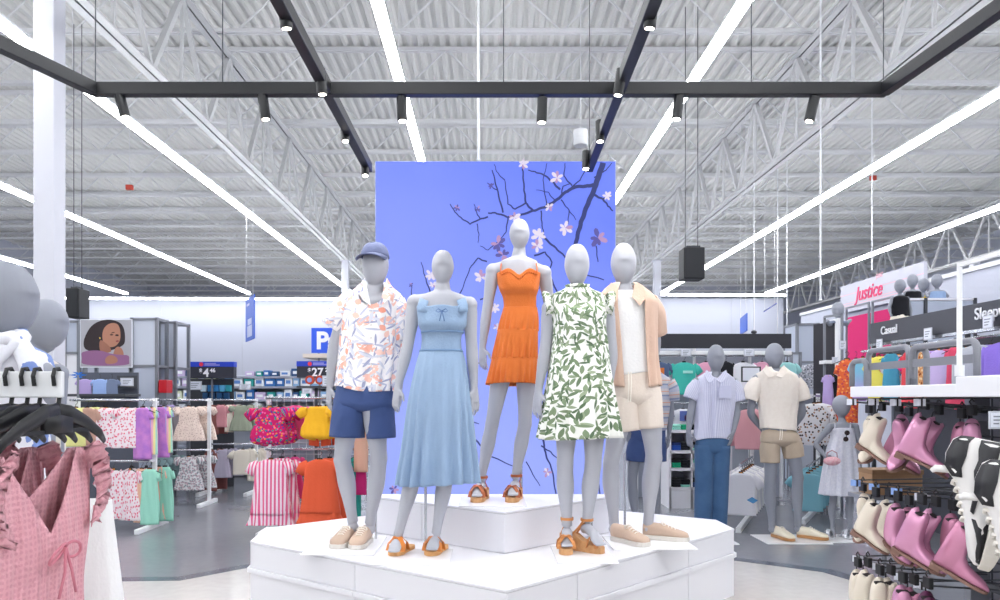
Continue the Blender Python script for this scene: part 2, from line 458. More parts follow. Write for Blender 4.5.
# coordinates read off the printed picture
branch([(603, 163), (598, 178), (594, 190), (587, 206), (581, 222), (577, 238), (572, 262)], 4.6, 3)
branch([(594, 185), (586, 186), (575, 187), (566, 192), (555, 201), (545, 207), (533, 211), (520, 215), (508, 217), (495, 213), (488, 213)], 3, 1.2)
branch([(533, 211), (526, 203), (524, 190), (523, 172), (522, 163)], 1.8, 1)
branch([(526, 203), (515, 209), (508, 204), (505, 181)], 1.4, .8)
branch([(560, 190), (553, 182), (544, 175), (535, 172), (528, 170)], 1.8, .9)
branch([(561, 197), (563, 186), (570, 184)], 1.2, .7)
branch([(566, 192), (580, 180), (588, 165)], 1.3, .7); branch([(572, 186), (564, 176), (565, 163)], 1.3, .7)
branch([(594, 195), (603, 199), (608, 206), (613, 211)], 2, 1); branch([(603, 199), (612, 196)], 1.4, 1)
branch([(503, 213), (497, 188), (492, 170)], 1.5, .9); branch([(498, 191), (491, 186), (487, 183)], 1, .6)
branch([(488, 217), (480, 219), (470, 224), (461, 218), (455, 212), (450, 204)], 1.4, .8)
branch([(480, 219), (476, 211), (474, 204)], 1, .6); branch([(477, 224), (479, 235), (478, 243)], .9, .5)
branch([(541, 211), (542, 224), (544, 236)], 1.2, .7); branch([(561, 200), (569, 210), (576, 220)], 1.1, .6)
branch([(569, 210), (568, 224)], 1, .6); branch([(547, 208), (543, 180), (547, 163)], 1, .6)
branch([(508, 217), (506, 232), (500, 240)], 1.2, .6); branch([(544, 238), (556, 248), (566, 258), (573, 266)], 1.8, 1)
branch([(534, 256), (545, 252), (552, 262), (548, 275)], 1.5, .9); branch([(596, 246), (598, 262)], 1, .8)
branch([(540, 268), (552, 280), (560, 300), (556, 330)], 1.6, 1); branch([(487, 262), (478, 258), (470, 268), (462, 290)], 1.3, .7)
branch([(430, 292), (425, 276), (421, 262)], 1.2, .6); branch([(411, 300), (412, 285)], 1, .5)
branch([(480, 300), (488, 296), (486, 275)], 1.2, .7); branch([(484, 312), (494, 305)], 1.4, .8)
branch([(470, 366), (482, 362), (488, 352)], 1.4, .7); branch([(466, 432), (478, 442), (490, 456), (513, 466)], 1.6, .8)
branch([(470, 420), (479, 424)], 1.2, .6); branch([(543, 440), (546, 455), (552, 470), (556, 494)], 1.6, 1)
branch([(541, 446), (551, 452), (560, 462)], 1.3, .7); branch([(578, 300), (586, 330), (582, 372), (590, 410)], 1.8, 1); branch([(586, 330), (598, 344), (606, 362)], 1.1, .6); branch([(470, 300), (474, 330), (468, 350)], 1.2, .6)
branch([(600, 440), (596, 470), (600, 494)], 1.6, 1); branch([(526, 462), (540, 486)], 1, .5); branch([(573, 262), (584, 274), (604, 280)], 1.4, .8); branch([(500, 240), (488, 250), (480, 246)], 1, .5); branch([(548, 275), (538, 290)], 1, .5); branch([(505, 181), (497, 172), (494, 164)], 1, .5); branch([(594, 178), (606, 170), (612, 163)], 1.2, .6); branch([(555, 201), (548, 192), (536, 190)], 1, .5); branch([(462, 290), (455, 300), (457, 316)], 1, .5)
br.build('branch_print', pm('branch_print', '#1f2f78'), lb, fixn=False)
pk = random.Random(3)
def blossom(px, py, r, pale, k=6):
    lay[0] += 1; y = SY-.0605-.00004*lay[0]; c = Vector(((px-CX)*SY/F*.9912, y, H-(py-CY)*SY/F*.9912)); a0 = pk.random()*6
    fl_a = MB(); fl_b = MB()
    for i in range(k):
        a = a0+2*PI*i/k+pk.uniform(-.3, .3); L = r*SY/F*pk.uniform(.75, 1.15); d = Vector((math.cos(a), 0, math.sin(a))); n = Vector((-d.z, 0, d.x))
        B = fl_a if pk.random() < .75 else fl_b
        yy = Vector((0, -.00002*i, 0))
        B.add([c+yy, c+d*L*.45+n*L*.24+yy, c+d*L*.85+n*L*.2+yy, c+d*L+yy, c+d*L*.85-n*L*.2+yy, c+d*L*.45-n*L*.24+yy], [(0, 1, 2, 3, 4, 5)])
    fl_a.build('blossom_print', pm('blossom_violet', '#5b55a8') if pale else pm('blossom_white', '#f1e6f6'), lb, fixn=False)
    if fl_b.v: fl_b.build('petal_print', pm('blossom_rose', '#c29ac8'), lb, fixn=False)
for x, y, r, k in ((523, 164, 6, 0), (557, 178, 7, 0), (549, 207, 4.5, 0), (514, 217, 6.5, 0), (539, 236, 8, 0), (537, 246, 7, 0), (565, 228, 8, 0), (607, 196, 5.5, 0),
                   (598, 238, 9.5, 1), (498, 244, 8, 1), (503, 255, 7, 1), (457, 208, 3.5, 1), (478, 209, 3.2, 1), (491, 186, 3.5, 1),
                   (431, 275, 6, 0), (433, 285, 4, 0), (481, 277, 7, 0), (411, 285, 2.5, 1), (495, 308, 5, 0), (497, 327, 4, 0), (394, 489, 5, 1),
                   (547, 472, 5, 0), (562, 452, 4, 1), (544, 415, 4, 1), (560, 340, 6, 0), (527, 262, 5, 0), (441, 300, 3, 0)):
    blossom(x, y, r, bool(k))
# ================================================================ mannequins
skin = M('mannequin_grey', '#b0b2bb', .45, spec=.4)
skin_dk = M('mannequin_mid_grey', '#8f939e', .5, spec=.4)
base_m = M('base_plate_white', '#f1f2f5', .25)
def F3(T, k=1.0): return Vector(T)*k
FEM = ([0, .08, .2, .34, .47, .60, .74, .86, .93, .975, 1.0], [.10, .15, .168, .150, .117, .122, .138, .148, .15, .10, .052], [.07, .10, .112, .098, .085, .09, .10, .085, .075, .065, .05])
MAL = ([0, .08, .2, .34, .47, .60, .74, .86, .93, .975, 1.0], [.11, .155, .168, .158, .148, .155, .172, .18, .175, .12, .06], [.075, .10, .11, .10, .098, .105, .115, .105, .09, .075, .058])
def body_mesh(name, J, d, k, sex, mat, root, yaw=0.0, voxel=.0055, fingers=True, foot=True):
    """one continuous mannequin body grown around joints measured in the photograph. k = size relative to an adult"""
    P = lambda q, dd=0: at(q[0], q[1], d+(q[2] if len(q) > 2 else 0)+dd)
    b = MB()
    def inside(p, tight=.93):
        # keeps the body within what it wears
        y = CY+(H-p.z)*F/d
        for pr in J.get('cl', ()):
            if pr[0][0]-1 <= y <= pr[-1][0]+1:
                l, r_, e, dd = (float(sm([q[0] for q in pr], [(q[i] if len(q) > i else 0) for q in pr], y)) for i in (1, 2, 3, 4))
                c = at((l+r_)/2, y, d+dd); rx = (r_-l)/2*d/F-.007; ry = ((r_-l)/2*d/F)*e-.009
                g = math.hypot((p.x-c.x)/rx, (p.y-c.y)/ry)/tight
                if g > 1: p = Vector((c.x+(p.x-c.x)/g, c.y+(p.y-c.y)/g, p.z))
        return p
    prof = FEM if sex == 'f' else MAL
    cr, nk = P(J['crotch']), P(J['neck'])
    if 'chest' in J: ch = P(J['chest'])
    else: ch = cr.lerp(nk, .7)
    wai = P(J['waist']) if 'waist' in J else cr.lerp(nk, .45)
    ts = np.linspace(0, 1, 26); cy_, sy_ = math.cos(yaw), math.sin(yaw)
    U = Vector((cy_, sy_, 0)); V = Vector((-sy_, cy_, 0))
    zz = [cr.z, wai.z, ch.z, nk.z]; xx = [cr.x, wai.x, ch.x, nk.x]; yy = [cr.y, wai.y, ch.y, nk.y]
    vs = []; n = 32
    wk = J.get('wk', 1)
    for t in ts:
        z = cr.z+(nk.z-cr.z)*t; c = Vector((float(sm(zz, xx, z)), float(sm(zz, yy, z)), z))
        rx = float(sm(prof[0], prof[1], t))*k*wk; ry = float(sm(prof[0], prof[2], t))*k
        for i in range(n):
            th = 2*PI*i/n; ca, sa = math.cos(th), math.sin(th)
            e = .86; ca = math.copysign(abs(ca)**e, ca); sa = math.copysign(abs(sa)**e, sa)
            back = (.035*math.exp(-((t-.15)/.12)**2) if sa > 0 else 0)*sa*k   # seat
            vs.append(inside(c+U*(ca*rx)+V*(sa*ry+back)))
    m = len(ts)
    fs = [(i*n+q, i*n+(q+1) % n, (i+1)*n+(q+1) % n, (i+1)*n+q) for i in range(m-1) for q in range(n)]
    fs += [tuple(reversed(range(n))), tuple((m-1)*n+q for q in range(n))]
    b.add(vs, fs)
    if sex == 'f':
        z = cr.z+(nk.z-cr.z)*.735; c = Vector((float(sm(zz, xx, z)), float(sm(zz, yy, z)), z))
        for s_ in (-1, 1): b.ball(c+U*(s_*.062*k)-V*(.068*k), (.056*k, .058*k, .056*k))
    elif sex == 'm':
        z = cr.z+(nk.z-cr.z)*.79; c = Vector((float(sm(zz, xx, z)), float(sm(zz, yy, z)), z))
        for s_ in (-1, 1): b.ball(c+U*(s_*.075*k)-V*(.06*k), (.085*k, .05*k, .06*k))
    b.v = [tuple(inside(Vector(p))) for p in b.v]
    # neck and egg-shaped head
    top, chin = P(J['top']), P(J['chin']); hh = (top.z-chin.z); hc = (top+chin)/2
    nr = (.040 if sex == 'f' else .049 if sex == 'm' else .042)*k
    b.tube([nk-Vector((0, 0, .04*k)), nk+Vector((0, .0, .02*k)), Vector((hc.x, hc.y+.012*k, chin.z+.02*k)), Vector((hc.x, hc.y+.012*k, chin.z+.09*k))], [nr*1.6, nr*1.12, nr*.95, nr*.95], 20)
    hw = J['hw']/2*d/F; fd = J.get('face', (U*0-V)); fd = Vector(fd).normalized(); sd = Vector((-fd.y, fd.x, 0))
    vs = []; n = 28; m = 22
    for i in range(m+1):
        ph = -PI/2+PI*min(max(i, .02), m-.02)/m; cz, sz = math.cos(ph), math.sin(ph)
        low = max(0, -sz)
        for q in range(n):
            th = 2*PI*q/n; ca, sa = math.cos(th), math.sin(th)
            w_ = hw*cz**.86*(1-.26*low**1.3); dp = hw*1.2*cz**.86*(1-.10*low)
            f = fd*(sa*dp if sa > 0 else sa*dp*1.02)
            o_ = fd*(hw*.17*low-.004)                      # chin pushed forward
            brow = fd*(.006*math.exp(-((sz-.12)/.18)**2)*max(0, sa)**4*k-.008*math.exp(-((sz+.05)/.12)**2)*max(0, sa)**6*k)
            b_ = hc+sd*(ca*w_)+f+o_+brow+Vector((0, 0, sz*hh/2)); vs.append(b_)
    fs = [(i*n+q, i*n+(q+1) % n, (i+1)*n+(q+1) % n, (i+1)*n+q) for i in range(m) for q in range(n)]
    fs += [tuple(reversed(range(n))), tuple(m*n+q for q in range(n))]
    b.add(vs, fs)
    # arms
    ak = (.92 if sex == 'f' else 1.0 if sex == 'm' else .95)*k
    for side in ('L', 'R'):
        if 'sh'+side not in J: continue
        S, E, W, T = (P(J[q+side]) for q in ('sh', 'el', 'wr', 'ti'))
        pts = []; rad = []
        for i in range(9):
            t = i/8; pts.append(S.lerp(E, t)); rad.append(float(sm([0, .15, .45, .8, 1], [.047, .05, .043, .037, .037], t))*ak)
        for i in range(1, 9):
            t = i/8; pts.append(E.lerp(W, t)); rad.append(float(sm([0, .2, .6, 1], [.037, .038, .031, .0235], t))*ak)
        for _ in range(2):
            pts = [pts[0]]+[(pts[i-1]+pts[i]*2+pts[i+1])/4 for i in range(1, len(pts)-1)]+[pts[-1]]
        b.tube(pts, rad, 18)
        b.ball(S, .054*ak); b.tube([S, nk.lerp(S, .35)-Vector((0, 0, .03*k)), nk-Vector((0, 0, .035*k))], [.05*ak, .05*ak, .05*ak], 14)
        # hand
        dr = (T-W); L = dr.length; dr.normalize(); sgn = -1 if side == 'L' else 1       # L = on the left in the picture
        wx = Vector(J.get('palm'+side, (-sgn*.55, -.83, 0))); wx = (wx-dr*wx.dot(dr)).normalized(); nz = dr.cross(wx).normalized()
        pw = .040*k
        b.tube([W-dr*.02*k, W+dr*L*.12, W+dr*L*.32, W+dr*L*.52], [.024*k, .031*k, pw, pw*.96], 16, ell=[.85, .6, .38, .32], axis=wx)
        if fingers:
            cur = nz*(sgn*(1 if wx.y < 0 else -1))
            inn = Vector((-sgn, 0, 0)); cur = cur if cur.dot(inn) > 0 else -cur
            for i, (o_, fl_) in enumerate(((.034, .46), (.012, .53), (-.011, .50), (-.033, .40))):
                p0 = W+dr*L*.46+wx*(o_*.95*k); sp_ = wx*(o_*.5)
                bend = .05+.03*i
                p1 = p0+(dr+sp_*4).normalized()*L*fl_*.42; p2 = p1+(dr+sp_*3+cur*.25).normalized()*L*fl_*.34; p3 = p2+(dr+cur*(.5+bend)).normalized()*L*fl_*.3
                b.tube([p0, p0.lerp(p1, .5), p1, p2, p3], [.0088*k, .0084*k, .008*k, .0074*k, .006*k], 8)
            q0 = W+dr*L*.16+wx*.024*k; q1 = q0+(dr*.62+wx*.78+cur*.3).normalized()*L*.26; q2 = q1+(dr*.95+wx*.15+cur*.25).normalized()*L*.24
            b.tube([q0, q0.lerp(q1, .5), q1, q1.lerp(q2, .5), q2], [.013*k, .0125*k, .0105*k, .0095*k, .0068*k], 8)
    # legs
    for side in (() if J.get('nolegs') else ('L', 'R')):
        K, A = P(J['kn'+side]), P(J['an'+side]); sgn = -1 if side == 'L' else 1
        Hp = cr+U*(sgn*.082*k*wk)+Vector((0, 0, .07*k))
        if 'hp'+side in J: Hp = P(J['hp'+side])
        lk = (.93 if sex == 'f' else 1.04 if sex == 'm' else .92)*k*J.get('lk', 1); pts = []; rad = []
        bow = V*(-.012*k)
        for i in range(10):
            t = i/9; pts.append(Hp.lerp(K, t)+bow*math.sin(PI*t)); rad.append(float(sm([0, .3, .7, .93, 1], [.08, .073, .057, .05, .051], t))*lk)
        for i in range(1, 11):
            t = i/10; pts.append(K.lerp(A, t)-bow*math.sin(PI*min(1, t*1.3))*1.8); rad.append(float(sm([0, .12, .34, .7, .92, 1], [.05, .049, .053, .037, .031, .032], t))*lk)
        n0 = len(b.v); b.tube(pts, rad, 20, ell=[1.06]*len(pts)); b.v[n0:] = [tuple(inside(Vector(p))) for p in b.v[n0:]]
        if foot and 'to'+side in J:
            To = P(J['to'+side]); hd = (To-A); hd.z = 0; hd.normalize()
            heel = A-hd*.03*k-Vector((0, 0, .045*k)); fw = .034*k
            mid = A.lerp(To, .5)+Vector((0, 0, .0)); ball_ = A.lerp(To, .72)-Vector((0, 0, .002))
            b.tube([heel-hd*.012*k, heel, A-Vector((0, 0, .035*k)), mid, ball_, To.lerp(ball_, .3), To], [.016*k, .026*k, .031*k, .030*k, .037*k, .036*k, .018*k], 16, ell=[1, 1, 1, .78, .5, .42, .5], axis=Vector((-hd.y, hd.x, 0)))
            for q in range(5):
                o_ = Vector((-hd.y, hd.x, 0))*((q-2)*.0135*k); p0 = To.lerp(ball_, .25)+o_
                b.tube([p0, p0+hd*(.034-.004*abs(q-1.5))*k-Vector((0, 0, .004))], [.0085*k, .0075*k], 8)
        elif foot:
            b.ball(A-Vector((0, 0, .03*k)), .035*k)
    o = b.build(name, mat, root, smooth=True)
    r = o.modifiers.new('r', 'REMESH'); r.mode = 'VOXEL'; r.voxel_size = voxel*max(k, .7); r.use_smooth_shade = True
    s_ = o.modifiers.new('s', 'SMOOTH'); s_.factor = .5; s_.iterations = 5
    dg = bpy.context.evaluated_depsgraph_get(); me = bpy.data.meshes.new_from_object(o.evaluated_get(dg))
    o.modifiers.clear(); o.data = me; me.polygons.foreach_set('use_smooth', [True]*len(me.polygons))
    if not me.materials: me.materials.append(mat)
    return o

class Wob:
    """random but repeatable folds around a garment"""
    def __init__(s, seed, n=9, k0=3, k1=16):
        r = random.Random(seed); s.c = [(r.randint(k0, k1), r.uniform(0, 6.28), r.uniform(.4, 1), r.uniform(-3, 3)) for _ in range(n)]
    def __call__(s, th, t): return sum(a*math.sin(k*th+p+q*t) for k, p, a, q in s.c)/len(s.c)
def garment(prof, d, neck=None, hem=None, fold=.006, hemfold=0.0, seed=1, N=96, Mr=44, front=-PI/2, pleat=None, open_=None, ydep=0.0, py1=None):
    """prof rows: (pixel y, pixel x left, pixel x right, depth/width ratio[, depth offset]). Returns rows of points and uv."""
    Y = [q[0] for q in prof]; L = [q[1] for q in prof]; R = [q[2] for q in prof]; E = [q[3] for q in prof]; D = [q[4] if len(q) > 4 else 0 for q in prof]
    wob = Wob(seed); P = []; UV = []; y0, y1 = Y[0], Y[-1]
    for j in range(Mr+1):
        row = []; uv = []
        for i in range(N+1):
            th = PI/2+2*PI*i/N            # seam at the back
            f = math.cos(th-front)        # 1 at the front
            ya = y0+(neck(th, f) if neck else 0); yb = y1+(hem(th, f) if hem else 0)
            t = j/Mr; y = ya+(yb-ya)*t
            l, r_, e, dd = (float(sm(Y, q, y)) for q in (L, R, E, D))
            c = at((l+r_)/2, y, d+dd+ydep); rx = (r_-l)/2*d/F
            w_ = fold*wob(th, t*3)*(.3+.7*t)+hemfold*max(0, (y-y0)/(y1-y0))**1.3*(math.sin((pleat or 14)*th+.6*math.sin(3*th))*.7+wob(th*2, t)*.6)
            ca, sa = math.cos(th), math.sin(th); ee = .85
            ca2 = math.copysign(abs(ca)**ee, ca); sa2 = math.copysign(abs(sa)**ee, sa)
            row.append(Vector((c.x+ca2*rx+ca*w_, c.y+sa2*rx*e+sa*w_, c.z)))
            uv.append((i/N*2*PI*.17, c.z))
        P.append(row); UV.append(uv)
    return P, UV
def sleeve(mb, pts, d, rad, N=24, seed=3, fold=.004, ell=1.0, steps=8):
    P3 = [at(p[0], p[1], d+(p[2] if len(p) > 2 else 0)) for p in pts]; rr = [r*d/F for r in rad]
    k = len(P3); tt = np.linspace(0, k-1, steps*(k-1)+1); wob = Wob(seed, 7, 2, 9); rows = []; UV = []; prev = None
    ax = [[p[i] for p in P3] for i in range(3)]; ix = list(range(k)); acc = 0; last = None
    for t in tt:
        c = Vector([float(sm(ix, ax[i], t)) for i in range(3)]); r = float(sm(ix, rr, t))
        a = Vector([float(sm(ix, ax[i], min(t+.05, k-1))) for i in range(3)])-Vector([float(sm(ix, ax[i], max(t-.05, 0))) for i in range(3)])
        a.normalize(); u = (Vector((1, 0, 0)) if abs(a.x) < .8 else Vector((0, 0, 1))) if prev is None else prev
        u = (u-a*a.dot(u)).normalized(); prev = u; v = a.cross(u)
        if last is not None: acc += (c-last).length
        last = c; row = []; uv = []
        for i in range(N+1):
            th = 2*PI*i/N; q = r+fold*wob(th, t*2)
            row.append(c+u*math.cos(th)*q+v*math.sin(th)*q*ell); uv.append((i/N*2*PI*r+.5, -acc))
        rows.append(row); UV.append(uv)
    mb.grid(rows, UV)
def ribbon(mb, pts, w, nrm=None, th=.003):
    """flat band following 3-D points"""
    pts = [Vector(p) for p in pts]
    rows = []
    for i, p in enumerate(pts):
        t = (pts[min(i+1, len(pts)-1)]-pts[max(0, i-1)]).normalized(); n = Vector(nrm) if nrm is not None else Vector((0, -1, 0))
        s_ = t.cross(n).normalized()*(w/2 if not hasattr(w, '__len__') else w[i]/2); n = s_.cross(t).normalized()*th/2
        rows.append([p+s_+n, p-s_+n, p-s_-n, p+s_-n, p+s_+n])
    mb.grid(rows, [[(k*.01, i*.02) for k in range(5)] for i in range(len(rows))])
# ---------------------------------------------------------------- shoes
def along(o, hd, up=(0, 0, 1)):
    hd = Vector(hd).normalized(); up = Vector(up); sd = hd.cross(up).normalized(); up = sd.cross(hd)
    o = Vector(o)
    return lambda a, b_, c: o+sd*a+hd*b_+up*c        # a sideways, b towards the toe, c up
def loft(mb, T, secs, n=20, dip=None):
    """secs: (y, half width, z bottom, z top)"""
    rows = []
    for (y, w_, z0, z1) in secs:
        row = []
        for i in range(n):
            th = 2*PI*i/n; ca, sa = math.cos(th), math.sin(th)
            x = math.copysign(abs(ca)**.8, ca)*w_; z = (z0+z1)/2+math.copysign(abs(sa)**.8, sa)*(z1-z0)/2
            row.append(T(x, y, z))
        rows.append(row)
    m = len(rows); vs = [p for r in rows for p in r]
    fs = [(i*n+q, i*n+(q+1) % n, (i+1)*n+(q+1) % n, (i+1)*n+q) for i in range(m-1) for q in range(n)]
    fs += [tuple(reversed(range(n))), tuple((m-1)*n+q for q in range(n))]
    mb.add(vs, fs)
def outline(L, w):
    pr = [(0, .10), (.015, .26), (.06, .36), (.2, .37), (.4, .36), (.6, .44), (.75, .5), (.88, .46), (.96, .32), (1, .12)]
    return [(w*b_, a*L) for a, b_ in pr]+[(-w*b_, a*L) for a, b_ in reversed(pr)]
def slab(mb, T, L, w, z0, z1, grow=1.0):
    o = outline(L, w*grow); n = len(o)
    vs = [T(x, y, z0(y/L) if callable(z0) else z0) for x, y in o]+[T(x, y, z1(y/L) if callable(z1) else z1) for x, y in o]
    mb.add(vs, [tuple(reversed(range(n))), tuple(range(n, 2*n))]+[(i, (i+1) % n, n+(i+1) % n, n+i) for i in range(n)])
def sneaker(parent, heel, hd, L, up_m, sole_m, lace_m, name='sneaker', label=None, high=0.0, up=(0, 0, 1)):
    T = along(heel, hd, up); w = L*.38; k = L/.29
    r = empty(name, Vector(heel)-(parent.location if parent else Vector()), label)
    r.parent = parent
    b = MB(); slab(b, T, L, w, 0, .028*k, 1.03); b.build('sole', sole_m, r, bevel=.004*k)
    b = MB(); hz = (.105+high)*k
    loft(b, T, [(.004*k, w*.2, .02*k, hz*.9), (.012*k, w*.33, .018*k, hz), (.05*k, w*.38, .018*k, hz*1.0), (.095*k, w*.38, .018*k, hz*.97), (.13*k, w*.4, .018*k, .1*k),
                (.17*k, w*.44, .018*k, .085*k), (.21*k, w*.47, .018*k, .07*k), (.25*k, w*.44, .018*k, .06*k), (.275*k, w*.34, .018*k, .05*k), (.286*k, w*.15, .02*k, .032*k)], 22)
    b.build('upper', up_m, r, smooth=True)
    b = MB()
    for i in range(5):
        y = .118+.02*i; z = .106-.0085*i+.004
        b.tube([T(-.024*k, y*k, (z-.010)*k), T(-.012*k, y*k, z*k), T(.012*k, (y+.006)*k, z*k), T(.024*k, (y+.006)*k, (z-.010)*k)], .0032*k, 6)
    for s_ in (-1, 1): b.tube([T(0, .115*k, .098*k), T(s_*.02*k, .12*k, .11*k), T(s_*.034*k, .135*k, .095*k), T(s_*.02*k, .14*k, .092*k)], .003*k, 6)
    b.build('laces', lace_m, r, smooth=True)
    return r
def wedge(parent, toe, hd, L, sole_m, strap_m, foot_m, hh=.085, th=.03, ankle=None, label=None, cross=True, slide=False):
    """platform sandal; toe is the tip of the sole on the floor"""
    hd = Vector(hd).normalized(); heel = Vector(toe)-hd*L; T = along(heel, hd); w = L*.36
    r = empty('sandal', heel-parent.location, label); r.parent = parent
    top = lambda t: th+(hh-th)*(1-min(1, max(0, (t-.18)/.5)))**1.2
    b = MB()
    if slide:
        slab(b, T, L, w, 0, lambda t: th*.8)
    else:
        slab(b, T, L, w, 0, top, 1.0)
    b.build('sole', sole_m, r, bevel=.002)
    b = MB(); f = L*.8; zt = th+.004
    if slide:
        for s_ in (-1, 1):
            ribbon(b, [T(-s_*w*.52, f-.06, zt*.6), T(-s_*w*.5, f-.05, zt+.032), T(-s_*w*.22, f-.035, zt+.062), T(s_*w*.22, f-.012, zt+.056), T(s_*w*.5, f+.005, zt+.026), T(s_*w*.52, f+.01, zt*.6)], .03, T(0, 0, 1)-T(0, 0, 0), .004)
    else:
        for s_ in (-1, 1):
            ribbon(b, [T(-s_*w*.52, f-.045, zt*.8), T(-s_*w*.5, f-.035, zt+.035), T(-s_*w*.22, f-.02, zt+.066), T(s_*w*.22, f+.0, zt+.056), T(s_*w*.5, f+.014, zt+.026), T(s_*w*.52, f+.018, zt*.8)], .027, T(0, 0, 1)-T(0, 0, 0), .004)
    b.build('toe_strap', strap_m, r)
    if ankle is not None:
        A = Vector(ankle); b = MB(); n = 20
        rows = [[A+Vector((math.cos(2*PI*i/n)*rr, math.sin(2*PI*i/n)*rr*1.06, z)) for i in range(n+1)] for rr, z in ((.034, -.008), (.038, -.007), (.038, .007), (.034, .008), (.034, -.008))]
        b.grid(rows); hp = T(0, .02, hh)
        for s_ in (-1, 1): ribbon(b, [T(s_*w*.32, .03, hh*.9), (T(s_*w*.3, .03, hh)+A)/2, A+(T(s_*.036, 0, 0)-T(0, 0, 0))], .011, T(s_, 0, 0)-T(0, 0, 0), .004)
        b.build('ankle_strap', strap_m, r)
    return r
def plate_rod(root, lo, hi, z, rod=None, rodtop=None, m=None):
    o = MB().b2((lo[0], lo[1], z), (hi[0], hi[1], z+.008)).build('base_plate', m or base_m, root, bevel=.002)
    if rod: MB().cyl((rod[0], rod[1], z), (rod[0], rod[1], rodtop), .008, n=10).build('support_rod', chrome, root)

# ---------------------------------------------------------------- prints
def fn_leaves(t, b):
    uv = t.coord(); c = '#f6f7f2'; out = None
    m1, r1 = t.motif(uv, 17, .027, .0092, 0); m2, r2 = t.motif(uv, 17, .026, .0085, .63); m3, r3 = t.motif(uv, 17, .027, .006, 1.31); m4, r4 = t.motif(uv, 15, .033, .0085, 2.2)
    o = t.mix(m1, c, t.mix(r1, '#6c8160', '#95a888')); o = t.mix(m2, o, t.mix(r2, '#7b8f6e', '#a9b79a')); o = t.mix(m3, o, '#5f765a'); o = t.mix(m4, o, t.mix(r4, '#8b9d7c', '#647a5e'))
    t.link(o, b.inputs['Base Color'])
def fn_tropic(t, b):
    uv = t.coord()
    o = '#faf6f6'
    m0, r0 = t.motif(uv, 9, .055, .026, .2); n = t.noise(38, uv, 3); k = t.math('GREATER_THAN', n.outputs[0], .47)
    o = t.mix(t.math('MULTIPLY', m0, k), o, t.mix(r0, '#f4b09c', '#f6cdbf'))
    m1, r1 = t.motif(uv, 14, .042, .006, .8); m2, r2 = t.motif(uv, 14, .036, .006, 1.7); m3, r3 = t.motif(uv, 13, .045, .008, 2.9)
    o = t.mix(m1, o, '#c4c6da'); o = t.mix(m2, o, '#a7abc8'); o = t.mix(m3, o, '#dcdde8')
    m4, r4 = t.motif(uv, 8, .024, .017, 4.1); o = t.mix(m4, o, t.mix(r4, '#f2a38c', '#f9d6ca'))
    t.link(o, b.inputs['Base Color'])
def fn_stripe(cols, n, axis=1, vec='UV'):
    def fn(t, b):
        s = t.add('ShaderNodeSeparateXYZ'); t.link(t.coord(vec), s.inputs[0])
        f = t.math('FRACT', t.math('MULTIPLY', s.outputs[axis], n)); r = t.add('ShaderNodeValToRGB'); r.color_ramp.interpolation = 'CONSTANT'
        e = r.color_ramp.elements
        while len(e) < len(cols): e.new(.5)
        for i, (p, c) in enumerate(cols): e[i].position = p; e[i].color = lin(c)
        t.link(f, r.inputs[0]); t.link(r.outputs[0], b.inputs['Base Color'])
    return fn
def fn_dots(base, cols, scale, r, vec='UV'):
    def fn(t, b):
        o = base; uv = t.coord(vec)
        for i, c in enumerate(cols):
            m, _ = t.motif(uv, scale, r, r*.9, i*.77+.1); o = t.mix(m, o, c)
        t.link(o, b.inputs['Base Color'])
    return fn
ZP = .46
denim = cloth('light_blue_chambray', '#8ca4c2', ('#98b0cc', 3), bump=(90, .3))
navy = cloth('navy_twill', '#3d4f7c', ('#46598a', 4))
orange = cloth('orange_crinkle', '#e6803f', ('#e07838', 8), bump=(120, .5))
leafm = cloth('leaf_print', '#ffffff', fn=fn_leaves)
tropm = cloth('tropical_print', '#ffffff', fn=fn_tropic)
tan_lin = cloth('tan_linen', '#d3b3a0', ('#dabdab', 6)); cream = cloth('cream_twill', '#e8dcd2', ('#e2d5ca', 5)); tee_w = cloth('white_jersey', '#f3f3f4')
cork = M('cork_sole', '#d8a878', .7, var=('#c8935f', 40)); tanleather = M('tan_leather', '#cf8a4e', .45); rust = M('rust_leather', '#b5643c', .45)
canvas = cloth('beige_canvas', '#c4ac9a'); rubber = M('white_rubber', '#d6d2cc', .5); gum = M('gum_rubber', '#b98756', .5); lace = cloth('lace_white', '#f2ece2')

# ---- man in cap and tropical shirt
d = 4.6
r = empty('mannequin', at(358, 545, d), 'mannequin in blue cap, coral and grey tropical print shirt and navy shorts', 'mannequin')
J = dict(crotch=(361, 404), waist=(367, 352), chest=(371, 318), neck=(374, 293), top=(375, 243), chin=(376, 288), hw=26, face=(-.12, -1, 0),
    shL=(348, 302), elL=(334, 345), wrL=(330, 386), tiL=(328, 411), shR=(397, 304), elR=(401, 350, .08), wrR=(399, 388, .16), tiR=(396, 413, .18),
    cl=[[(302, 343, 404, .58), (345, 340, 401, .6), (388, 337, 397, .62), (412, 337, 396, .62)]], hpL=(351, 402), knL=(342, 460), anL=(353, 522), hpR=(374, 402), knR=(379, 458), anR=(370, 524))
body_mesh('body', J, d, 1.0, 'm', skin, r)
b = MB(); wv = lambda th, f: 22*max(0, f-.80)/.20+1.5*max(0, f)
b.grid(*garment([(283, 362, 389, .95), (288, 357, 393, .85), (294, 349, 400, .62), (302, 343, 404, .58), (315, 341, 403, .6), (345, 340, 401, .6), (370, 338, 399, .62), (390, 336, 397, .64)], d, neck=wv,
    hem=lambda th, f: 3*math.cos(th)+1.5*math.sin(3*th), fold=.012, hemfold=.012, seed=4))
sleeve(b, [(353, 301), (342, 312), (331, 327)], d, [12, 12.5, 10.5], fold=.004); sleeve(b, [(393, 302), (399, 318), (400, 341)], d, [12, 12, 10], fold=.004)
b.build('shirt', tropm, r, smooth=True, solid=.004)
b = MB()
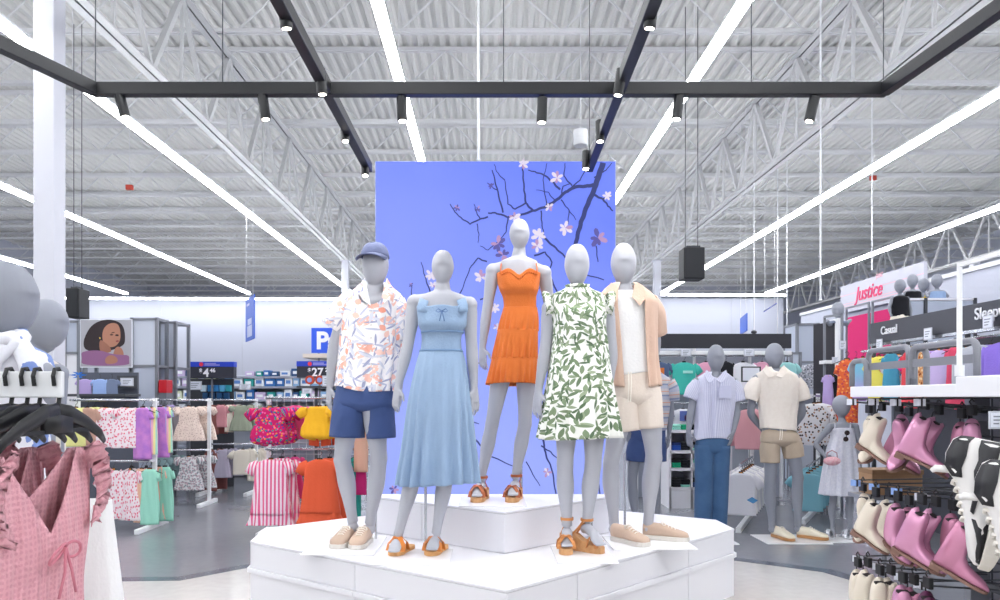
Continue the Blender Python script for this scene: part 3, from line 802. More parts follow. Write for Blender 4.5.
for s_, pts in ((-1, [(365, 278), (361, 283), (357, 291), (363, 300), (371, 306), (368, 292)]), (1, [(387, 278), (390, 283), (394, 291), (389, 300), (380, 306), (383, 292)])):
    n = len(pts); f = [at(p[0], p[1], d-.085-.045*(p[1]-280)/22) for p in pts]; b.plate(f, (0, -1, .2), .006)
b.build('collar', tropm, r, solid=0)
btn = MB()
for y in (312, 325, 338, 351, 364, 377): btn.ball(at(371, y, d-.205), (.006, .003, .006), 8, 6)
btn.build('button', M('button_pearl', '#e8e4e0', .3), r)
def shorts(d, prof, Lleg, Rleg, mat, r, seed=1, rL=None, rR=None, name='shorts', label=None, fold=.006):
    b = MB(); b.grid(*garment(prof, d, fold=fold, seed=seed, Mr=16)); sleeve(b, Lleg, d, rL, N=40, seed=seed+1, fold=.008, ell=1.0); sleeve(b, Rleg, d, rR, N=40, seed=seed+2, fold=.008)
    o = b.build(name, mat, r, smooth=True, solid=.004)
    if label: lab(o, label)
    return o
shorts(d, [(384, 338, 395, .62), (392, 336, 396, .62), (403, 334, 397, .62), (410, 337, 394, .5), (412, 345, 386, .3)], [(351, 398), (348, 415, -.01), (347, 437, -.01)], [(378, 398), (380, 415, -.01), (381, 438, -.01)], navy, r, 5, [15, 16.3, 17], [15, 14.5, 14], label='navy shorts ending above the knee')
capm = cloth('cap_blue', '#606888', ('#6c7494', 5))
c0 = at(375, 258, d); b = MB(); rows = []
for j in range(9):
    ph = PI/2*j/8; row = []
    for i in range(29):
        th = 2*PI*i/28; row.append(c0+Vector((math.cos(th)*.086*math.cos(ph)**.7, math.sin(th)*.108*math.cos(ph)**.7, .092*math.sin(ph)+.0)))
    rows.append(row)
b.grid(rows); b.ball(c0+Vector((0, 0, .094)), (.008, .008, .005), 8, 6)
cp = b.build('cap', capm, r, smooth=True, solid=.004)
b = MB(); rows = []
for j in range(5):
    t = j/4; rows.append([c0+Vector((-.02*t+math.cos(a)*(.084+.004*t), -.03-.075*math.sin(a)-.075*t*math.sin(a)**.5, -.004-.02*t+.018*(1-abs(math.cos(a))**2)*1)) for a in np.linspace(.05, PI-.05, 17)])
b.grid(rows); v = b.build('cap_visor', capm, cp, smooth=True, solid=.005)
v.parent = cp
def shoe_at(r, px, py, d, hd, L, *a, z=ZP+.008, **k):
    p = at(px, py, d); p.z = z
    return sneaker(r, p, hd, L, *a, **k)
shoe_at(r, 353.5, 530, d+.07, (-.22, -1, 0), .285, canvas, rubber, lace); shoe_at(r, 368, 530, d+.05, (-.12, -1, 0), .285, canvas, rubber, lace)
plate_rod(r, (-1.06, 4.25), (-.64, 4.80), ZP, (-.70, 4.72), .95)

# ---- woman in light blue midi dress
d = 4.3
r = empty('mannequin', at(426, 552, d), 'mannequin in long light blue chambray sundress and tan slide sandals', 'mannequin')
J = dict(crotch=(441, 395), waist=(441, 348), chest=(442, 318), neck=(442.5, 291), top=(443, 250), chin=(442.5, 285), hw=22.5, face=(.0, -1, 0), wk=.98,
    shL=(415, 303), elL=(407, 350), wrL=(398, 386), tiL=(394, 413), shR=(469, 305), elR=(472, 350), wrR=(474, 387), tiR=(476, 417),
    cl=[[(314, 417, 468, .78, -.02), (325, 419, 466, .84, -.03), (333, 422, 462, .8, -.01), (341, 422, 461, .78), (351, 421, 461.5, .78), (365, 416, 466, .8), (400, 409, 470, .8), (440, 404, 473, .8)]], knL=(416, 465), anL=(398, 536), toL=(394, 551, -.12), knR=(447, 468), anR=(436, 534), toR=(432, 549, -.12), lk=.95)
body_mesh('body', J, d, 1.0, 'f', skin, r)
b = MB()
def necksq(th, f): return (-2.5*(1-abs(2*f*f-1)) if f > 0 else 3)+(1.2*math.cos(th*6))*(f > .3)
b.grid(*garment([(308, 417, 468, .74, -.016), (316, 418, 467, .78, -.02), (325, 419, 466, .84, -.03), (333, 422, 462, .8, -.01), (341, 422, 461, .78), (351, 421, 461.5, .78)], d, neck=necksq, fold=.004, seed=9, Mr=26))
P, UV = garment([(350, 420.5, 462, .79), (365, 416, 466, .8), (400, 409, 470, .8), (440, 404, 473, .72), (483, 398, 477, .7)], d, fold=.004, hemfold=.034, seed=12, N=160, Mr=46, pleat=17, hem=lambda th, f: 1.5*math.sin(th*2))
b.grid(P, UV); b.build('dress', denim, r, smooth=True, solid=.004)
for s_, x0, x1 in ((-1, 424.5, 422.5), (1, 461, 463)):
    b = MB(); pts = [at(x1, 312, d-.115), at(x1, 305, d-.10), at(x0, 299, d-.055), at(x0+s_*.3, 296.3, d+.0), at(x0, 300, d+.06), at(x1, 310, d+.1)]
    q = [p for a, c in zip(pts, pts[1:]) for p in (a, a.lerp(c, .5))]+[pts[-1]]
    rows = [[p+Vector((dx*.027, 0, 0)) for dx in (-1, -.5, 0, .5, 1)] for p in q]; b.grid(rows, [[(k*.01, i*.02) for k in range(5)] for i in range(len(rows))])
    b.build('shoulder_strap', denim, r, smooth=True, solid=.006)
b = MB(); c = at(442, 311, d-.155)
for s_ in (-1, 1):
    b.tube([c, c+Vector((s_*.02, -.008, .012)), c+Vector((s_*.034, -.004, .0)), c+Vector((s_*.02, -.004, -.006)), c], .0028, 6)
    b.tube([c, c+Vector((s_*.008, -.004, -.03)), c+Vector((s_*.014, -.002, -.055))], .0026, 6)
b.build('neck_bow', M('bow_blue', '#5d7ba8', .9), r, smooth=True)
b = MB(); b.grid(*garment([(331.5, 421.5, 463.5, .82, -.01), (333.5, 421.2, 463.5, .82, -.01)], d, fold=0, Mr=2)); b.grid(*garment([(350, 419.7, 462.8, .8), (352, 419.7, 462.9, .8)], d, fold=0, Mr=2))
b.build('waist_seam', M('chambray_seam', '#7896ba', .9), r, smooth=True, solid=.004)
for tx, ty, hd in ((392, 556, (-.35, -1, 0)), (429, 554.5, (-.3, -1, 0))):
    p = at(tx, ty, 4.2); p.z = ZP+.008; wedge(r, p, hd, .25, M('pale_wood_sole', '#dba367', .6), M('orange_tan_leather', '#d98336', .4), skin, hh=.03, th=.03, slide=True)
plate_rod(r, (-.61, 4.0), (-.2, 4.41), ZP, (-.36, 4.39), .9)

# ---- woman in orange mini dress on the riser
d = 4.76
r = empty('mannequin', at(502, 500, d), 'mannequin in short orange tiered sundress on the riser box', 'mannequin')
J = dict(crotch=(513, 360), waist=(520, 309), chest=(519, 285), neck=(519, 257), top=(519.5, 219), chin=(519.5, 250), hw=20.5, face=(.03, -1, 0), wk=.95,
    shL=(493, 271), elL=(486.5, 314), wrL=(482.5, 347), tiL=(483, 371), shR=(544, 273), elR=(551, 316, .05), wrR=(549, 350, .05), tiR=(546, 374, .04),
    cl=[[(266, 497, 540, .62, -.01), (279, 497.5, 539.5, .78, -.02), (290, 500, 538, .86, -.03), (297, 503, 536, .8), (304, 504, 536, .78), (309, 504, 536.5, .78), (318, 501, 538, .78), (345, 495, 537, .8), (375, 490, 537, .82)]], hpL=(504, 360), knL=(492, 424), anL=(481, 480), toL=(477, 496, -.13), hpR=(526, 358), knR=(525, 424), anR=(515, 479), toR=(513, 495, -.13), lk=.95)
body_mesh('body', J, d, .98, 'f', skin, r)
def sweet(th, f):
    x = math.copysign(abs(math.cos(th))**.85, math.cos(th))*1.08
    if f <= 0: return 6
    return -3.0*math.exp(-((abs(x)-.55)/.28)**2)+3.5*math.exp(-(x/.22)**2)-2.2
b = MB()
b.grid(*garment([(276, 497, 540, .76, -.02), (283, 498, 539, .82, -.025), (290, 500, 538, .84, -.03), (297, 503, 536, .8), (304, 504, 536, .78), (309, 504, 536.5, .78)], d, neck=sweet, fold=.004, seed=21, Mr=22))
b.grid(*garment([(308, 503.5, 537, .79), (318, 501, 538, .8), (331, 498.5, 537.5, .8)], d, fold=.004, hemfold=.012, seed=23, pleat=19, Mr=16, N=140))
b.grid(*garment([(330, 498, 538, .81), (345, 495, 537, .8), (359, 493, 536, .8)], d, fold=.004, hemfold=.016, seed=24, pleat=23, Mr=16, N=150))
b.grid(*garment([(358, 492, 537, .78), (370, 490, 537, .8), (384.5, 488, 537, .8)], d, fold=.004, hemfold=.024, seed=25, pleat=24, Mr=18, N=160, hem=lambda th, f: 1.6*math.sin(th)))
b.build('dress', orange, r, smooth=True, solid=.004)
for x0, x1 in ((500.8, 502), (537, 535)):
    b = MB(); b.tube([at(x0, 275, d-.125), at(x0, 267, d-.075), at((x0+x1)/2, 262.3, d-.02), at(x1, 266, d+.05), at(x1, 280, d+.1)], .0035, 8)
    b.build('shoulder_strap', orange, r, smooth=True)
b = MB(); rows = []
for i in range(60):
    x = -1+2*i/59; px = 519+x*19.5; y = 276+(-3.0*math.exp(-((abs(x)-.55)/.28)**2)+3.5*math.exp(-(x/.22)**2)-.5); dd = -.13*math.sqrt(max(0, 1-x*x))-.03
    p = at(px, y, d+dd); wv_ = .006*math.sin(i*1.9); rows.append([p+Vector((0, 0, -.004)), p+Vector((0, -.008+wv_, .008))])
b.grid(rows, [[(i*.01, 0), (i*.01, .01)] for i in range(60)]); b.build('neckline_ruffle', orange, r, smooth=True, solid=.003)
for tx, ty, ax, ay in ((475, 502, 482, 474), (510, 500.5, 516.5, 472.5)):
    p = at(tx, ty, 4.62); p.z = .708; wedge(r, p, (-.28, -1, 0), .235, cork, rust, skin, hh=.07, th=.032, ankle=at(ax, ay+3, d))
plate_rod(r, (-.17, 4.50), (.24, 4.93), .70, (.222, 4.86), 1.1)

# ---- woman in leaf print dress
d = 4.36
r = empty('mannequin', at(580, 552, d), 'mannequin in sleeveless white dress printed with green leaves, tan wedge sandals', 'mannequin')
J = dict(crotch=(580, 400), waist=(578, 355), chest=(578, 322), neck=(577.5, 294), top=(577, 244), chin=(577, 287), hw=25, face=(.0, -1, 0), wk=1.03,
    shL=(550, 309), elL=(545, 352), wrL=(538.5, 390), tiL=(536, 420), shR=(606, 309), elR=(612, 352), wrR=(609, 386), tiR=(608, 414),
    cl=[[(295, 553, 603, .62), (303, 552, 605, .62), (315, 555, 604, .78, -.02), (328, 557, 603, .8, -.02), (346, 554, 606, .78), (370, 549, 610, .76), (400, 545, 614, .74), (430, 541, 618, .72)]], hpL=(567, 400), knL=(565, 464), anL=(567, 526), toL=(567, 546, -.11), hpR=(594, 400), knR=(593, 466), anR=(587, 522), toR=(600, 545, -.12), lk=1.02)
body_mesh('body', J, d, 1.03, 'f', skin, r)
b = MB()
b.grid(*garment([(286.5, 567, 588, 1.0), (290, 563, 592, .85), (295, 552, 604, .6), (303, 550, 607, .55), (315, 552, 606, .78, -.02), (328, 554, 605, .8, -.02), (346, 552.5, 607, .78)], d, neck=lambda th, f: 3*max(0, f), fold=.008, hemfold=.01, seed=31, Mr=30, N=130))
b.grid(*garment([(345, 552, 607.5, .79), (370, 549, 610, .78), (400, 545, 614, .75), (438, 539, 619.5, .72)], d, fold=.005, hemfold=.028, seed=33, N=170, Mr=30, pleat=17, hem=lambda th, f: 1.2*math.sin(2*th)))
b.build('dress', leafm, r, smooth=True, solid=.004)
for s_ in (-1, 1):
    b = MB(); rows = []; UVr = []
    for i in range(40):
        a = -.55*PI+1.45*PI*i/39; c = at(578+s_*26.5, 306, d)
        p = c+Vector((s_*(.016+.02*max(0, math.sin(a+.3))), -.085*math.cos(a)-.01, .068*math.sin(a)+.006)); wv_ = math.sin(i*1.7)*.012
        rows.append([p-Vector((s_*.02, 0, 0)), p+Vector((s_*.006, 0, .006+wv_*.3)), p+Vector((s_*.020, -wv_*.5, -.004+wv_))]); UVr.append([(i*.012, 0), (i*.012, .02), (i*.012, .05)])
    b.grid(rows, UVr); b.build('armhole_ruffle', leafm, r, smooth=True, solid=.003)
b = MB(); rows = []
for i in range(50):
    a = 2*PI*i/49; c = at(577.5, 287, d); w_ = math.sin(i*1.8)*.005; rows.append([c+Vector((math.cos(a)*.064, math.sin(a)*.064, -.01)), c+Vector((math.cos(a)*(.068+w_), math.sin(a)*(.068+w_), .012))])
b.grid(rows, [[(i*.01, 0), (i*.01, .02)] for i in range(50)]); b.build('neck_ruffle', leafm, r, smooth=True, solid=.003)
b = MB(); c = at(577, 292, d-.1); b.tube([c, c+Vector((-.005, -.01, -.05)), c+Vector((-.003, -.015, -.085))], .0028, 6); b.tube([c, c+Vector((.008, -.01, -.045)), c+Vector((.01, -.015, -.08))], .0028, 6)
b.build('neck_tie', leafm, r)
p = at(566.5, 553, 4.22); p.z = ZP+.008; wedge(r, p, (-.05, -1, 0), .225, cork, tanleather, skin, hh=.09, th=.035, ankle=at(567, 518.5, d))
p = at(604, 552.5, 4.27); p.z = ZP+.008; wedge(r, p, (.80, -.6, 0), .225, cork, tanleather, skin, hh=.10, th=.035, ankle=at(587, 519.5, d))
plate_rod(r, (.38, 4.03), (.71, 4.50), ZP, (.62, 4.46), 1.0)

# ---- man in tan shirt
d = 4.72
r = empty('mannequin', at(640, 540, d), 'mannequin in open tan shirt over white tee with cream drawstring shorts', 'mannequin')
J = dict(crotch=(634, 398), waist=(631, 350), chest=(629, 318), neck=(624, 292), top=(623, 243), chin=(624, 286), hw=25.5, face=(-.1, -1, 0),
    shL=(603, 303), elL=(603, 348, .08), wrL=(606, 384, .05), tiL=(608, 408, .05), shR=(650, 304), elR=(656, 345, .12), wrR=(646, 378, .2), tiR=(636, 392, .18),
    cl=[[(300, 604, 652, .6), (345, 607, 650, .64), (374, 608, 651, .66), (395, 607, 657, .66), (403, 609, 655, .55)]], hpL=(623, 398), knL=(611, 462), anL=(614, 524), hpR=(647, 398), knR=(654, 458), anR=(648, 524))
body_mesh('body', J, d, 1.0, 'm', skin, r, yaw=.12)
b = MB(); b.grid(*garment([(288, 613, 636, .9), (293, 606, 644, .7), (300, 602, 652, .62), (315, 603, 652, .66), (345, 606, 651, .68), (374, 607, 653, .7)], d, neck=lambda th, f: 4*max(0, f), fold=.006, seed=40, hem=lambda th, f: 2*math.sin(2*th)))
b.build('tee', tee_w, r, smooth=True, solid=.003)
# open shirt: same shell, left open at the front
P, UV = garment([(284, 611, 638, .95), (289, 605, 645, .82), (296, 600, 653, .72), (304, 598, 657, .72), (320, 600, 656.5, .76), (350, 604, 656.5, .76), (387, 606, 659, .78)], d, fold=.012, hemfold=.014, seed=41, N=110, hem=lambda th, f: 1.5*math.sin(3*th), front=-PI/2)
b = MB(); N_ = 110
lo_ = int(N_*.44); hi_ = int(N_*.57)
b.grid([rw[:lo_+1] for rw in P], [rw[:lo_+1] for rw in UV]); b.grid([rw[hi_:] for rw in P], [rw[hi_:] for rw in UV])
sleeve(b, [(608, 303), (602, 320), (600, 342)], d, [11, 11, 9.5], fold=.004, seed=6); sleeve(b, [(646, 303), (654, 315, .03), (656, 333, .07)], d, [12.5, 11.5, 10.5], fold=.006, seed=7)
b.build('overshirt', tan_lin, r, smooth=True, solid=.004)
b = MB(); sleeve(b, [(654.5, 326, .06), (656, 334, .08)], d, [11.2, 11.2], fold=.001, seed=8); b.build('rolled_cuff', tan_lin, r, smooth=True, solid=.005)
b = MB()
for pts in ([(611, 283), (615, 285), (617, 300), (611, 306), (607, 297), (606, 289)], [(638, 283), (634, 285), (632, 297), (640, 306), (645, 299), (644, 289)]):
    MB().plate([at(p[0], p[1], d-.09-.05*(p[1]-283)/22) for p in pts], (0, -1, .2), .007).build('collar', tan_lin, r)
shorts(d, [(367, 608, 653, .64), (380, 607, 656, .66), (395, 606, 659, .66), (403, 608, 657, .55), (406, 616, 648, .35)], [(623, 388), (622, 405), (625, 431)], [(645, 388), (647, 405), (648.5, 428)], cream, r, 45, [15, 16.5, 15.5], [15, 15, 14.5], label='cream shorts with drawstring')
b = MB()
for x in (628.5, 631): b.tube([at(x, 372, d-.17), at(x+.3, 385, d-.19), at(x-.6, 402, d-.185)], .0035, 6)
b.build('drawstring', lace, r)
shoe_at(r, 613, 528, d-.03, (.58, -.82, 0), .29, canvas, rubber, lace); shoe_at(r, 642.5, 527, d+.02, (.93, -.38, 0), .29, canvas, rubber, lace)
plate_rod(r, (.74, 4.40), (1.24, 4.82), ZP, (.88, 4.79), 1.0)
# ================================================================ garment and fixture kit
KIT = {}
def ring_rows(prof, N=30, seed=1, fold=.006, kink=0):
    wob = Wob(seed, 7, 2, 9); rows = []; UV = []; zs = [q[0] for q in prof]
    zz = np.linspace(zs[0], zs[-1], 22)
    for z in zz:
        hw = float(sm([-q for q in zs], [q[1] for q in prof], -z)); ht = float(sm([-q for q in zs], [q[2] for q in prof], -z)); t = (zs[0]-z)/(zs[0]-zs[-1]); row = []; uv = []
        for i in range(N+1):
            th = PI/2+2*PI*i/N; ca, sa = math.cos(th), math.sin(th); w_ = fold*wob(th, t*3)*(.4+t)+kink*t*math.sin(11*th+1)
            row.append(Vector((ca*hw+w_*ca, math.copysign(abs(sa)**.6, sa)*ht+w_*(1 if sa > 0 else -1), z))); uv.append((ca*hw+(0 if sa < 0 else .7), z))
        rows.append(row); UV.append(uv)
    return rows, UV
def tube3(mb, pts, rad, N=14, ell=.5, seed=2):
    wob = Wob(seed, 4, 2, 5); rows = []; UV = []; pts = [Vector(p) for p in pts]
    for i, p in enumerate(pts):
        a = (pts[min(i+1, len(pts)-1)]-pts[max(0, i-1)]).normalized(); v = Vector((0, 1, 0)); u = a.cross(v).normalized()
        rows.append([p+u*math.cos(2*PI*k/N)*rad[i]+v*math.sin(2*PI*k/N)*rad[i]*ell+v*.003*wob(2*PI*k/N, i) for k in range(N+1)]); UV.append([(p.x+math.cos(2*PI*k/N)*rad[i], p.z+(.3 if k > N/2 else 0)) for k in range(N+1)])
    mb.grid(rows, UV)
def make_kit():
    hid = []
    def reg(name, b, solid=.003):
        me = b.build(name, MATS['cloth_base'], smooth=True, fixn=False); k = me.modifiers.new('s', 'SOLIDIFY'); k.thickness = solid; k.offset = 0
        KIT[name] = me; COL.objects.unlink(me)
    cloth('cloth_base', '#ffffff')
    b = MB(); b.grid(*ring_rows([(-.055, .05, .022), (-.07, .10, .028), (-.10, .165, .032), (-.16, .168, .035), (-.3, .165, .035), (-.5, .175, .035)], seed=1))
    for s in (-1, 1): tube3(b, [(s*.13, 0, -.105), (s*.19, 0, -.145), (s*.235, 0, -.205)], [.05, .052, .05], ell=.4)
    reg('tee', b)
    b = MB(); b.grid(*ring_rows([(-.055, .045, .022), (-.07, .09, .028), (-.10, .135, .03), (-.17, .125, .04), (-.24, .13, .04), (-.36, .175, .05), (-.52, .21, .055)], seed=2, kink=.008))
    for s in (-1, 1): tube3(b, [(s*.11, 0, -.10), (s*.165, 0, -.115), (s*.2, 0, -.16)], [.045, .058, .038], ell=.6)
    reg('dress', b)
    b = MB(); b.grid(*ring_rows([(-.06, .05, .02), (-.08, .11, .028), (-.12, .14, .03), (-.22, .145, .04), (-.3, .17, .06), (-.38, .175, .07), (-.42, .13, .05)], seed=3, kink=.01, fold=.012))
    for s in (-1, 1): tube3(b, [(s*.11, 0, -.11), (s*.17, 0, -.12), (s*.22, 0, -.16)], [.045, .06, .05], ell=.7); tube3(b, [(s*.07, 0, -.38), (s*.08, 0, -.43)], [.07, .06], ell=.7)
    reg('romper', b)
    b = MB(); b.grid(*ring_rows([(-.05, .055, .022), (-.065, .10, .028), (-.09, .15, .032), (-.14, .155, .04), (-.25, .16, .045), (-.42, .185, .055), (-.58, .205, .06)], seed=4, kink=.009, fold=.012))
    for s in (-1, 1): tube3(b, [(s*.12, 0, -.095), (s*.175, 0, -.125), (s*.215, 0, -.19)], [.045, .055, .048], ell=.5)
    b.grid(*ring_rows([(-.52, .19, .05), (-.60, .21, .055), (-.68, .235, .065)], seed=5, kink=.014))
    reg('outfit', b)
    b = MB(); b.grid(*ring_rows([(-.06, .14, .03), (-.09, .15, .04), (-.2, .16, .045), (-.24, .165, .045)], seed=6))
    for s in (-1, 1): tube3(b, [(s*.08, 0, -.2), (s*.09, 0, -.34), (s*.1, 0, -.46)], [.08, .085, .085], ell=.45, seed=7)
    reg('shorts', b)
    b = MB(); b.grid(*ring_rows([(-.055, .05, .03), (-.07, .11, .035), (-.10, .185, .045), (-.2, .19, .055), (-.4, .19, .055), (-.56, .19, .05)], seed=8, fold=.01))
    for s in (-1, 1): tube3(b, [(s*.15, 0, -.115), (s*.215, .01, -.24), (s*.225, .02, -.42), (s*.215, .02, -.52)], [.06, .055, .048, .04], ell=.6, seed=9)
    reg('hoodie', b)
    b = MB(); b.grid(*ring_rows([(-.055, .05, .016), (-.10, .085, .02), (-.15, .08, .022), (-.3, .085, .025), (-.55, .10, .03), (-.7, .105, .03)], seed=10, fold=.012))
    for s in (-1, 1): tube3(b, [(s*.07, 0, -.11), (s*.1, 0, -.2)], [.035, .03])
    reg('slim', b)
    def hook(b, sc=1.0):
        b.tube([(0, 0, -.045), (0, 0, -.012), (.014*sc, 0, -.004), (.020*sc, 0, .014), (.012*sc, 0, .03), (-.004, 0, .034), (-.018*sc, 0, .026)], .0028, 6)
    b = MB(); hook(b)
    b.tube([(0, 0, -.045), (-.06, 0, -.065), (-.14, 0, -.095)], [.012, .009, .006], 8, ell=.5); b.tube([(0, 0, -.045), (.06, 0, -.065), (.14, 0, -.095)], [.012, .009, .006], 8, ell=.5)
    b.box((0, 0, -.05), (.05, .014, .035))
    o = b.build('hanger', black_plastic); KIT['hanger'] = o; COL.objects.unlink(o)
    b = MB(); b.box((0, -.009, -.05), (.034, .004, .016)); o = b.build('size_tab', M('orange_tab', '#e08a2c', .5)); KIT['size_tab'] = o; COL.objects.unlink(o)
make_kit()
def hang(kind, mat, loc, rz, w, h, label, name, cat, group=None, hanger=True, tabc=True, pitch=0):
    src = KIT[kind]; o = src.copy(); o.name = name; COL.objects.link(o); o.location = loc; o.rotation_euler = (pitch, 0, rz); o.scale = (w, w, h)
    o.material_slots[0].link = 'OBJECT'; o.material_slots[0].material = mat; tag(o, label, cat, group)
    if hanger:
        k = KIT['hanger'].copy(); k.name = 'clothes_hanger'; COL.objects.link(k); k.location = Vector(loc); k.rotation_euler = (0, 0, rz); k.scale = (w, 1, 1)
        tag(k, 'black hanger of the '+' '.join(label.replace(',', '').split()[:12]), 'hanger', 'clothes hangers')
        if tabc:
            t = KIT['size_tab'].copy(); COL.objects.link(t); t.parent = k
    return o
def price_tag(px, py, d, w, h, label, group='price labels', m=None, rz=0, name='hanging_price_label'):
    c = at(px, py, d); r = empty(name, c, label, 'price label', group, rz=rz)
    MB().box((0, 0, 0), (w, .006, h)).build('holder', M('label_holder', '#c4c8d2', .5), r, world=False)
    MB().box((0, -.004, 0), (w*.84, .004, h*.8)).build('paper', m or M('label_paper', '#dfe3ee', .7), r, world=False)
    b = MB()
    for i in range(3): b.box((-w*.05*i, -.0065, h*(.2-.2*i)), (w*(.6-.1*i), .001, h*.07))
    b.build('printed_lines', M('label_ink', '#7d828f', .8), r, world=False)
    return r
def sign_panel(name, label, cat, lo, hi, mat, y, th=.03, frame=None):
    r = empty(name, ((lo.x+hi.x)/2, y, lo.z), label, cat)
    MB().b2((lo.x, y-th/2, lo.z), (hi.x, y+th/2, hi.z)).build('panel', mat, r, bevel=.004)
    return r
# stand with two arms tiers
def rack(name, label, x0, x1, y, tiers, zlow=.0, mat=None, foot=.5, posts=None, group=None, grid=False):
    mat = mat or white_steel; r = empty(name, ((x0+x1)/2, y, 0), label, 'clothes rack', group); top = max(tiers)+.02
    for x in (posts or (x0, x1)):
        MB().b2((x-.02, y+.09, 0.0), (x+.02, y+.13, top)).build('post', mat, r, bevel=.003)
        MB().b2((x-.025, y-foot/2, 0.0), (x+.025, y+foot/2+.1, .05)).build('foot', mat, r, bevel=.006)
        for z in tiers: MB().b2((x-.01, y-.01, z-.012), (x+.01, y+.09, z+.012)).build('bracket', mat, r)
    for z in tiers: MB().cyl((x0, y, z), (x1, y, z), .013).build('hang_bar', chrome, r, smooth=True)
    if grid:
        b = MB()
        for i in range(int((x1-x0)/.075)+1): b.cyl((x0+.075*i, y+.13, .3), (x0+.075*i, y+.13, top), .003, n=5)
        for i in range(int((top-.3)/.12)+1): b.cyl((x0, y+.135, .3+.12*i), (x1, y+.135, .3+.12*i), .003, n=5)
        b.build('wire_grid', mat, r)
    return r
# ================================================================ left side: children's clothes
W = lambda px, d: (px-CX)*d/F
strawb = cloth('strawberry_print', '#fff', fn=fn_dots('#f6e8ec', ('#e4667f', '#eda0b4'), 20, .0115))
dotty = cloth('dotted_peach', '#fff', fn=fn_dots('#efdcd0', ('#b08e86',), 34, .0055))
tiedye = cloth('purple_tie_dye', '#b57ad0', fn=lambda t, b: t.link(t.mix(t.noise(9, t.coord(), 3).outputs[0], '#8f62c8', '#e79ad6'), b.inputs['Base Color']))
rainbow = cloth('pastel_rainbow', '#fff', fn=fn_stripe([(0, '#f2b8cc'), (.25, '#f3e3a2'), (.5, '#a8dccb'), (.75, '#b5b4ea')], 7, 0))
sagefl = cloth('grey_floral', '#fff', fn=fn_dots('#d8d9dc', ('#8d949b', '#b9a4ac'), 26, .014))
magfl = cloth('magenta_floral', '#fff', fn=fn_dots('#c51e63', ('#e88f3c', '#4a3f98', '#e8609a', '#3c8a86'), 19, .0105))
pinkstr = cloth('pink_stripe', '#fff', fn=fn_stripe([(0, '#f06a98'), (.48, '#f8e6ee')], 26, 0))
def solid(n, c): return cloth('cotton_'+n, c)
mint, peach, ltgrey, lilac, brown, rose, sage, creamc, yellow, coral, teal, neon, gteal, magenta = (solid(n, c) for n, c in (
    ('mint', '#9fdcc8'), ('peach', '#f0c0a6'), ('warm_grey', '#a8a2a8'), ('lilac', '#b7a4d8'), ('brown', '#8e5a56'), ('rose', '#dc9aa2'), ('sage', '#98a08e'),
    ('cream', '#ece4d6'), ('yellow', '#f2b62c'), ('coral', '#ee6642'), ('teal', '#3fae9e'), ('neon_pink', '#f25c9c'), ('grey_teal', '#8aa3a6'), ('magenta', '#d6337c')))
def hp(px, py, d): return at(px, py, d)
def second(k, m, p, w, h, lb_, name, cat, group, i, off=.2):
    q = Vector(p)+Vector((.07+.02*(i % 2), off, .004)); hang(k, m, q, .1*math.sin(i*1.3), w*.97, h, 'matching garment just behind the '+' '.join(lb_.replace(',', '').split()[:10]), name, cat, group, tabc=False)
# rack A
d = 7.7; zt = at(0, 400, d).z; zl = at(0, 461, d).z
rack('clothes_rack', 'white two-tier rack holding strawberry print and purple baby clothes', W(70, d), W(150, d), d, [zt, zl], posts=(W(72, d), W(150, d)), foot=.6)
i = 0
for px, k, m, w, h, lb_, tier in (
    (76, 'dress', cloth('lime_yellow', '#e6e59a'), .9, .85, 'yellow ruffled baby dress at the left end of the strawberry rack', 0),
    (88, 'tee', cloth('tan_rose', '#c9a08f'), .6, .85, 'dusty tan baby top beside the yellow dress', 0),
    (107, 'tee', strawb, .82, .9, 'white baby tee with pink strawberries on the upper tier, widest in front', 0),
    (128, 'dress', strawb, .72, .88, 'ruffled strawberry print baby dress on the upper tier', 0),
    (143, 'slim', tiedye, 1.0, .82, 'purple tie-dye romper hanging beside the strawberry clothes', 0),
    (152, 'slim', rainbow, .6, .75, 'pastel rainbow striped romper at the end of the upper tier', 0),
    (114, 'tee', strawb, .72, 1.12, 'white baby tee with pink strawberries on the lower tier', 1),
    (131, 'dress', strawb, .6, 1.1, 'ruffled strawberry print baby dress on the lower tier', 1),
    (142, 'slim', peach, .8, .85, 'peach baby romper on the lower tier of the strawberry rack', 1),
    (150, 'slim', mint, .9, .88, 'mint green baby romper at the end of the lower tier', 1)):
    p = at(px, 0, d); p.z = (zt, zl)[tier]-.034; i += 1; p.y = d-.006
    hang(k, m, p, .22*math.sin(i*2.1), w, h, lb_, 'baby_garment', 'baby clothes', 'baby clothes on the strawberry rack'); second(k, m, p, w, h, lb_, 'baby_garment', 'baby clothes', 'baby clothes on the strawberry rack', i)
# rack B
d = 9.4; zt = at(0, 400, d).z; zl = at(0, 450, d).z
rack('clothes_rack', 'white two-tier rack holding dotted peach and grey floral baby dresses', W(152, d), W(206, d), d, [zt, zl], posts=(W(153, d), W(206, d)), foot=.5)
for px, k, m, w, h, lb_, tier in (
    (164, 'dress', ltgrey, .62, .9, 'warm grey baby dress beside the dotted peach dress', 0), (158, 'slim', lilac, .8, .6, 'lilac grey baby top at the left of the second rack', 0),
    (189, 'dress', dotty, .92, .92, 'pale peach baby dress with small dots on the upper tier', 0),
    (162, 'dress', gteal, .7, .85, 'grey teal baby dress on the lower tier of the second rack', 1), (189, 'dress', sagefl, .88, .9, 'white and grey floral baby dress below the dotted peach one', 1)):
    p = at(px, 0, d); p.z = (zt, zl)[tier]-.034; i += 1
    hang(k, m, p, .2*math.sin(i*2.1), w, h, lb_, 'baby_garment', 'baby clothes', 'baby dresses on the second rack'); second(k, m, p, w, h, lb_, 'baby_garment', 'baby clothes', 'baby dresses on the second rack', i)
